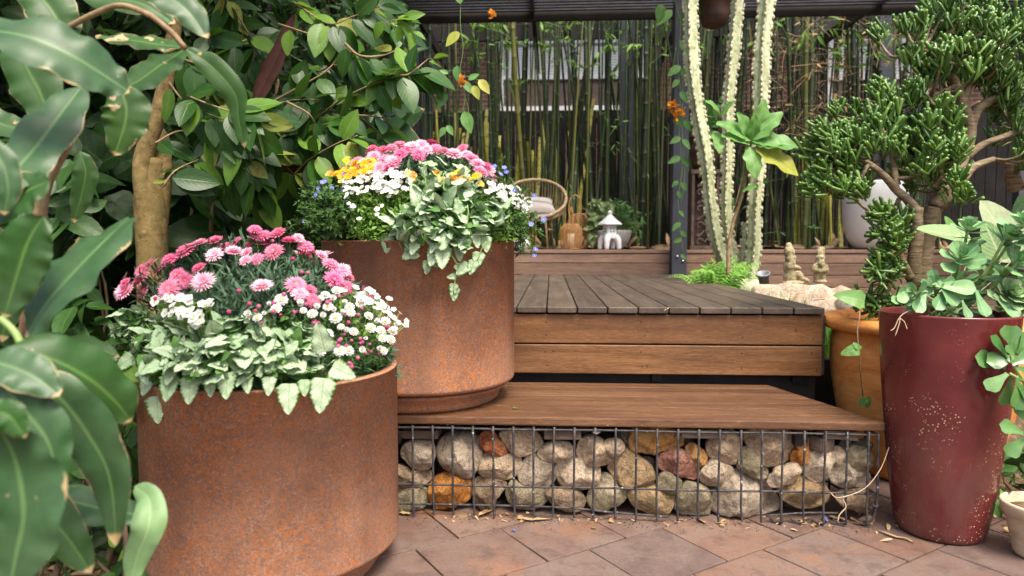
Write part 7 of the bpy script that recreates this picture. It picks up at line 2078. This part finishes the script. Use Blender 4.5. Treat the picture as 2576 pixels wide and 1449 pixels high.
for i in range(250):
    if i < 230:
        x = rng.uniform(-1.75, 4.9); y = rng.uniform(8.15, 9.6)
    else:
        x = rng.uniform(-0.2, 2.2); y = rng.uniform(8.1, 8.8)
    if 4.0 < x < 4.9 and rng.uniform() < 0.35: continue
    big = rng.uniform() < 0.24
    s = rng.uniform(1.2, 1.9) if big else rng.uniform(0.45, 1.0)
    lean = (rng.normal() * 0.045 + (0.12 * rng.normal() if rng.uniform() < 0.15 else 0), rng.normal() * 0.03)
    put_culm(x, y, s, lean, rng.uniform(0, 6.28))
yc = []  # short canes added where sun glows through, the glow painted as yellow
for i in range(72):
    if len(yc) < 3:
        o = culm_mesh(20 + len(yc)).build('bamboo_culm', M['bamboosunlit']); yc.append(o)
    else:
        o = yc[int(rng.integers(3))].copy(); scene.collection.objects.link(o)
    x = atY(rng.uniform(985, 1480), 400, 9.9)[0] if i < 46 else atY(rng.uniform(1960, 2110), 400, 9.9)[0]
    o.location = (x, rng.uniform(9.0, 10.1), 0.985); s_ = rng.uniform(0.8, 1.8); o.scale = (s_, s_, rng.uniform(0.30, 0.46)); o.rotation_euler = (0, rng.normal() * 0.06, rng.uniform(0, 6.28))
    tag(o, 'short bamboo cane with sun glow painted in yellow green, low behind the darker canes', 'bamboo', 'bamboo canes painted as sunlit')
# sparse twigs and leaves at the top of the bamboo, drier on the right
def twigs(name, label, x0, x1, z0, z1, n, nl, mtw, mlf, size):
    t = thing(name, label, 'bamboo', ((x0 + x1) / 2, 8.6, 1.0)); b = MB(); bl = MB()
    for i in range(n):
        p = np.array([rng.uniform(x0, x1), rng.uniform(8.0, 9.2), rng.uniform(z0, z1)])
        d = np.array([rng.normal() * 0.6, rng.normal() * 0.3 - 0.1, rng.uniform(-0.2, 1.0)]); d = nrm(d) * rng.uniform(0.2, 0.6)
        P = smooth_path([p, p + d * 0.5 + rng.normal(size=3) * 0.03, p + d + np.array([0, 0, -0.05])], 8)
        V, F, U = tube(P, np.linspace(0.004, 0.0015, 8), 5, cap=False); b.add(V, F, U)
        k = nl; ii = rng.integers(2, 8, k)
        D = d[None] + rng.normal(size=(k, 3)) * 0.3 + np.array([0, 0, -0.2])
        bl.inst(T_lance, P[ii], frames(D, rvec(k) + np.array([0, -.6, .6])), rng.uniform(0.6, 1.3, k) * size)
    b.build('twig', [M[mtw]], t); bl.build('foliage', [M[mlf]], t); t['kind'] = 'stuff'
twigs('bamboo_twigs', 'dry tan twigs and leaves among the bamboo canes on the right', 2.2, 4.8, 2.2, 3.9, 330, 1, 'husk', 'dryleaf', 0.08)
twigs('bamboo_leaves', 'green bamboo leaves fringing the pergola roof', -1.0, 4.8, 3.1, 3.9, 110, 6, 'greenstem', 'brightfol', 0.12)
twigs('bamboo_leaves', 'few small green leaves low among the bamboo canes', -1.5, 4.8, 1.1, 2.8, 60, 4, 'greenstem', 'vine', 0.08)

# ------------------------------------------------------------------ vines
def vine(name, label, strands, D, leaves, flowers, r=0.0022, lm='vine'):
    t = thing(name, label, 'vine', tuple(atD(*strands[0][0], D))); b = MB(); bl = MB()
    for s_ in strands:
        P = smooth_path([atD(x, y, D) for x, y in s_], 26); V, F, U = tube(P, r, 5); b.add(V, F, U)
    b.build('stem', [M['greenstem']], t)
    for (p0, p1, k) in leaves:
        a_ = atD(*p0, D - 0.01); c_ = atD(*p1, D - 0.02)
        bl.inst(leaf_tpl(P_oval(0.27), 9, 5, 0.2, 0.1), a_[None], frames((c_ - a_)[None], np.array([[rng.normal() * .4, -1, .3]])), np.array([np.linalg.norm(c_ - a_)]), k)
    bl.build('foliage', [M['vine'], M['vineold']], t)
    if flowers:
        b = MB()
        for (x, y) in flowers:
            p = atD(x, y, D - 0.03)
            for k in range(4):
                d = rvec(1); b.inst(T_petal, p[None], frames(d, rvec(1)), np.array([[0.10, 0.028 * D / 3.2, 0.03]]))
        b.build('blossom', [M['orangeflower']], t)
vine('hanging_vine', 'flowering vine strand hanging in front of the bamboo above the higher planter', [[(1160,-20),(1158,60),(1165,120),(1158,180),(1170,240),(1160,300)], [(1152,175),(1120,185),(1100,230)], [(1165,190),(1200,200),(1225,215)], [(1160,225),(1175,260),(1180,300)]], 3.0,
     [((1155,80),(1120,115),1),((1158,10),(1150,-30),0),((1150,165),(1150,205),0),((1128,185),(1105,175),0),((1120,225),(1098,275),0),((1165,205),(1190,235),0),((1205,200),(1232,235),1),((1178,200),(1205,185),0),((1168,280),(1185,335),0),((1120,320),(1105,345),0),((1190,215),(1205,250),1),((1125,315),(1140,340),0)], [(1160,200),(1155,207),(1166,205),(1238,40),(1232,35)], 0.0013)
vine('post_vine', 'leafy vine with an orange flower cluster climbing the charcoal post', [[(1690,-20),(1712,60),(1705,150),(1712,240),(1708,330),(1716,420),(1706,500),(1712,580),(1718,640)], [(1718,-20),(1722,80),(1718,200),(1716,330),(1722,440),(1712,520)], [(1700,120),(1690,190),(1680,240)]], 6.3,
     [((1665,10),(1655,55),0),((1690,25),(1652,62),0),((1715,30),(1730,75),0),((1745,10),(1778,40),0),((1730,40),(1760,60),0),((1712,100),(1735,140),0),((1712,165),(1680,190),0),((1715,170),(1742,205),0),((1708,200),(1690,220),0),((1712,230),(1732,260),0),((1700,290),(1715,320),0),((1712,345),(1685,360),0),((1716,350),(1738,375),0),((1712,395),(1680,410),0),((1716,398),(1735,420),0),((1706,455),(1690,470),0),((1714,458),(1728,480),0),((1706,480),(1712,500),0),((1712,560),(1690,580),0),((1712,580),(1728,596),0),((1714,600),(1694,610),0),((1712,640),(1728,652),0),((1708,530),(1722,545),0),((1722,300),(1738,330),0)],
     [(1692,262),(1700,268),(1688,272),(1698,278),(1706,282),(1694,288),(1712,290),(1702,296),(1690,256),(1716,280),(1700,258)], 0.003)
# tall glimpses of foliage top centre right
# ------------------------------------------------------------------ grass, litter, fallen bits
b = MB(); n = 1500
P = np.stack([rng.uniform(1.30, 1.95, n), rng.uniform(3.76, 4.6, n), np.zeros(n)], -1); P[:, 2] = bed_z(P[:, 0], P[:, 1]) - 0.005
b.inst(T_grass, P, frames(rng.normal(size=(n, 3)) * 0.35 + np.array([0, 0, 1.0]), rvec(n)), np.stack([np.full(n, 0.28), rng.uniform(.10, .26, n), rng.uniform(.1, .2, n)], -1))
tag(b.build('grass', M['grass']), 'bright grass growing beside the deck behind the terracotta planter', 'grass', kind='stuff')
b = MB(); n = 120
x = rng.uniform(-0.62, 1.30, n); y = GY + rng.normal(size=n) * 0.022 - 0.01 + rng.exponential(0.01, n)
P = np.stack([x, y, rng.uniform(0.004, 0.014, n)], -1)
L = 0.010 + rng.exponential(0.010, n)
b.inst(T_lance, P, frames(rng.normal(size=(n, 3)) * np.array([1, .5, .12]), np.tile([0, -.3, 1.0], (n, 1)) + rng.normal(size=(n, 3)) * .4), np.stack([L * rng.uniform(.6, 2.2, n), L, L], -1))
n = 160; P = np.stack([rng.uniform(1.1, 2.0, n), rng.uniform(2.1, 2.9, n), rng.uniform(0.004, 0.02, n)], -1); L = 0.012 + rng.exponential(0.014, n)
ok = np.hypot(P[:, 0] - MC[0], P[:, 1] - MC[1]) > 0.16; P = P[ok]; L = L[ok]; n = len(L); ok = (P[:, 1] > 2.35) | (P[:, 0] > 1.6); P = P[ok]; L = L[ok]; n = len(L)
b.inst(T_lance, P, frames(rng.normal(size=(n, 3)) * np.array([1, .6, .15]), np.tile([0, -.3, 1.0], (n, 1)) + rng.normal(size=(n, 3)) * .4), np.stack([L * rng.uniform(.8, 2.4, n), L, L], -1))
n = 260; P = np.stack([rng.uniform(-2.1, -1.3, n), rng.uniform(1.3, 2.6, n), rng.uniform(0.03, 0.06, n)], -1); L = rng.uniform(0.03, 0.09, n)
b.inst(T_lance, P, frames(rng.normal(size=(n, 3)) * np.array([1, .6, .15]), np.tile([0, -.3, 1.0], (n, 1)) + rng.normal(size=(n, 3)) * .4), np.stack([L * rng.uniform(.8, 2.4, n), L, L], -1))
tag(b.build('leaf_litter', M['dryleaf']), 'small dry leaves and twigs caught along the foot of the stone cage and around the pots', 'litter', kind='stuff')
b = MB(); n = 260
x = rng.uniform(-0.6, 1.7, n); y = GY - 0.01 - rng.exponential(0.03, n)
P = np.stack([x, y, rng.uniform(0.0, 0.002, n)], -1); s = rng.uniform(0.0008, 0.0025, n)
b.inst((T_ball[0], T_ball[1], T_ball[2]), P, frames(rvec(n), rvec(n)), s)
tag(b.build('soil_crumbs', M['soil']), 'dark soil crumbs scattered on the paving in front of the cage', 'soil', kind='stuff')
def fallen(label, pts, hw, z, mt, name='fallen_leaf', group=None):
    P = smooth_path([atZ(x, y, z) for x, y in pts], 14); n = 14
    T = nrm(np.gradient(P, axis=0)); X = nrm(np.cross(T, [0, 0, 1.0])); v = np.linspace(0, 1, n); w = hw * np.maximum(0.03, np.sin(np.pi * v ** .8)) ** .6
    V = np.stack([P - X * w[:, None] + np.array([0, 0, .003]), P + np.array([0, 0, .0005]), P + X * w[:, None] + np.array([0, 0, .004])], 1).reshape(-1, 3)
    V[:, 2] += np.repeat(0.003 * np.abs(np.sin(v * 7)), 3)
    U = np.stack([np.tile([0, .5, 1], n), np.repeat(v, 3)], -1)
    b = MB(); b.add(V, grid_faces(3, n), U); tag(b.build(name, M[mt], loc=P.mean(0)), label, 'leaf', group)
fallen('long pale dry leaf on the paving left of the maroon planter foot', [(2208,1335),(2245,1350),(2280,1358),(2300,1368)], 0.007, 0.003, 'dryleaf')
fallen('thin yellowish dry leaf at the foot of the cage, right of centre', [(1995,1312),(2020,1309),(2040,1304)], 0.005, 0.003, 'dryleaf')
fallen('broad yellow brown dry leaf at the foot of the cage, left of centre', [(1300,1306),(1340,1309),(1385,1307)], 0.011, 0.003, 'dryleaf')
fallen('curled pale dry leaf against the cage wires near the rust planter', [(1205,1298),(1230,1285),(1262,1262)], 0.014, 0.01, 'dryleaf')
fallen('orange brown dry leaf beside the foot of the rust planter', [(1003,1290),(1020,1293),(1035,1295)], 0.012, 0.006, 'dryleaf')
fallen('brown dry leaf beside the blue petal at the foot of the cage', [(2085,1300),(2105,1305),(2130,1308)], 0.013, 0.006, 'dryleaf')
fallen('blue fallen petal on the paving in front of the cage, left of centre', [(1288,1334),(1293,1336),(1297,1338)], 0.004, 0.002, 'blue', 'fallen_petal')
fallen('blue fallen petal beside brown leaves near the right end of the cage', [(2070,1300),(2078,1308),(2082,1314)], 0.007, 0.008, 'blue', 'fallen_petal')
fallen('tiny green leaf fragment on the paving before the middle of the cage', [(1487,1330),(1494,1331),(1500,1332)], 0.005, 0.002, 'vine')
fallen('tiny green leaf fragment on the brown step beside the higher planter', [(1288,1028),(1296,1029),(1304,1029)], 0.006, TZ + 0.002, 'vine')
fallen('pale chip of dry leaf on the front board of the deck', [(1672,783),(1680,779),(1688,774)], 0.004, DZ + 0.002, 'dryleaf')
fallen('thin straw lying on the outer boards of the lower deck', [(2047,757),(2060,756),(2075,754)], 0.002, DZ + 0.002, 'dryleaf')
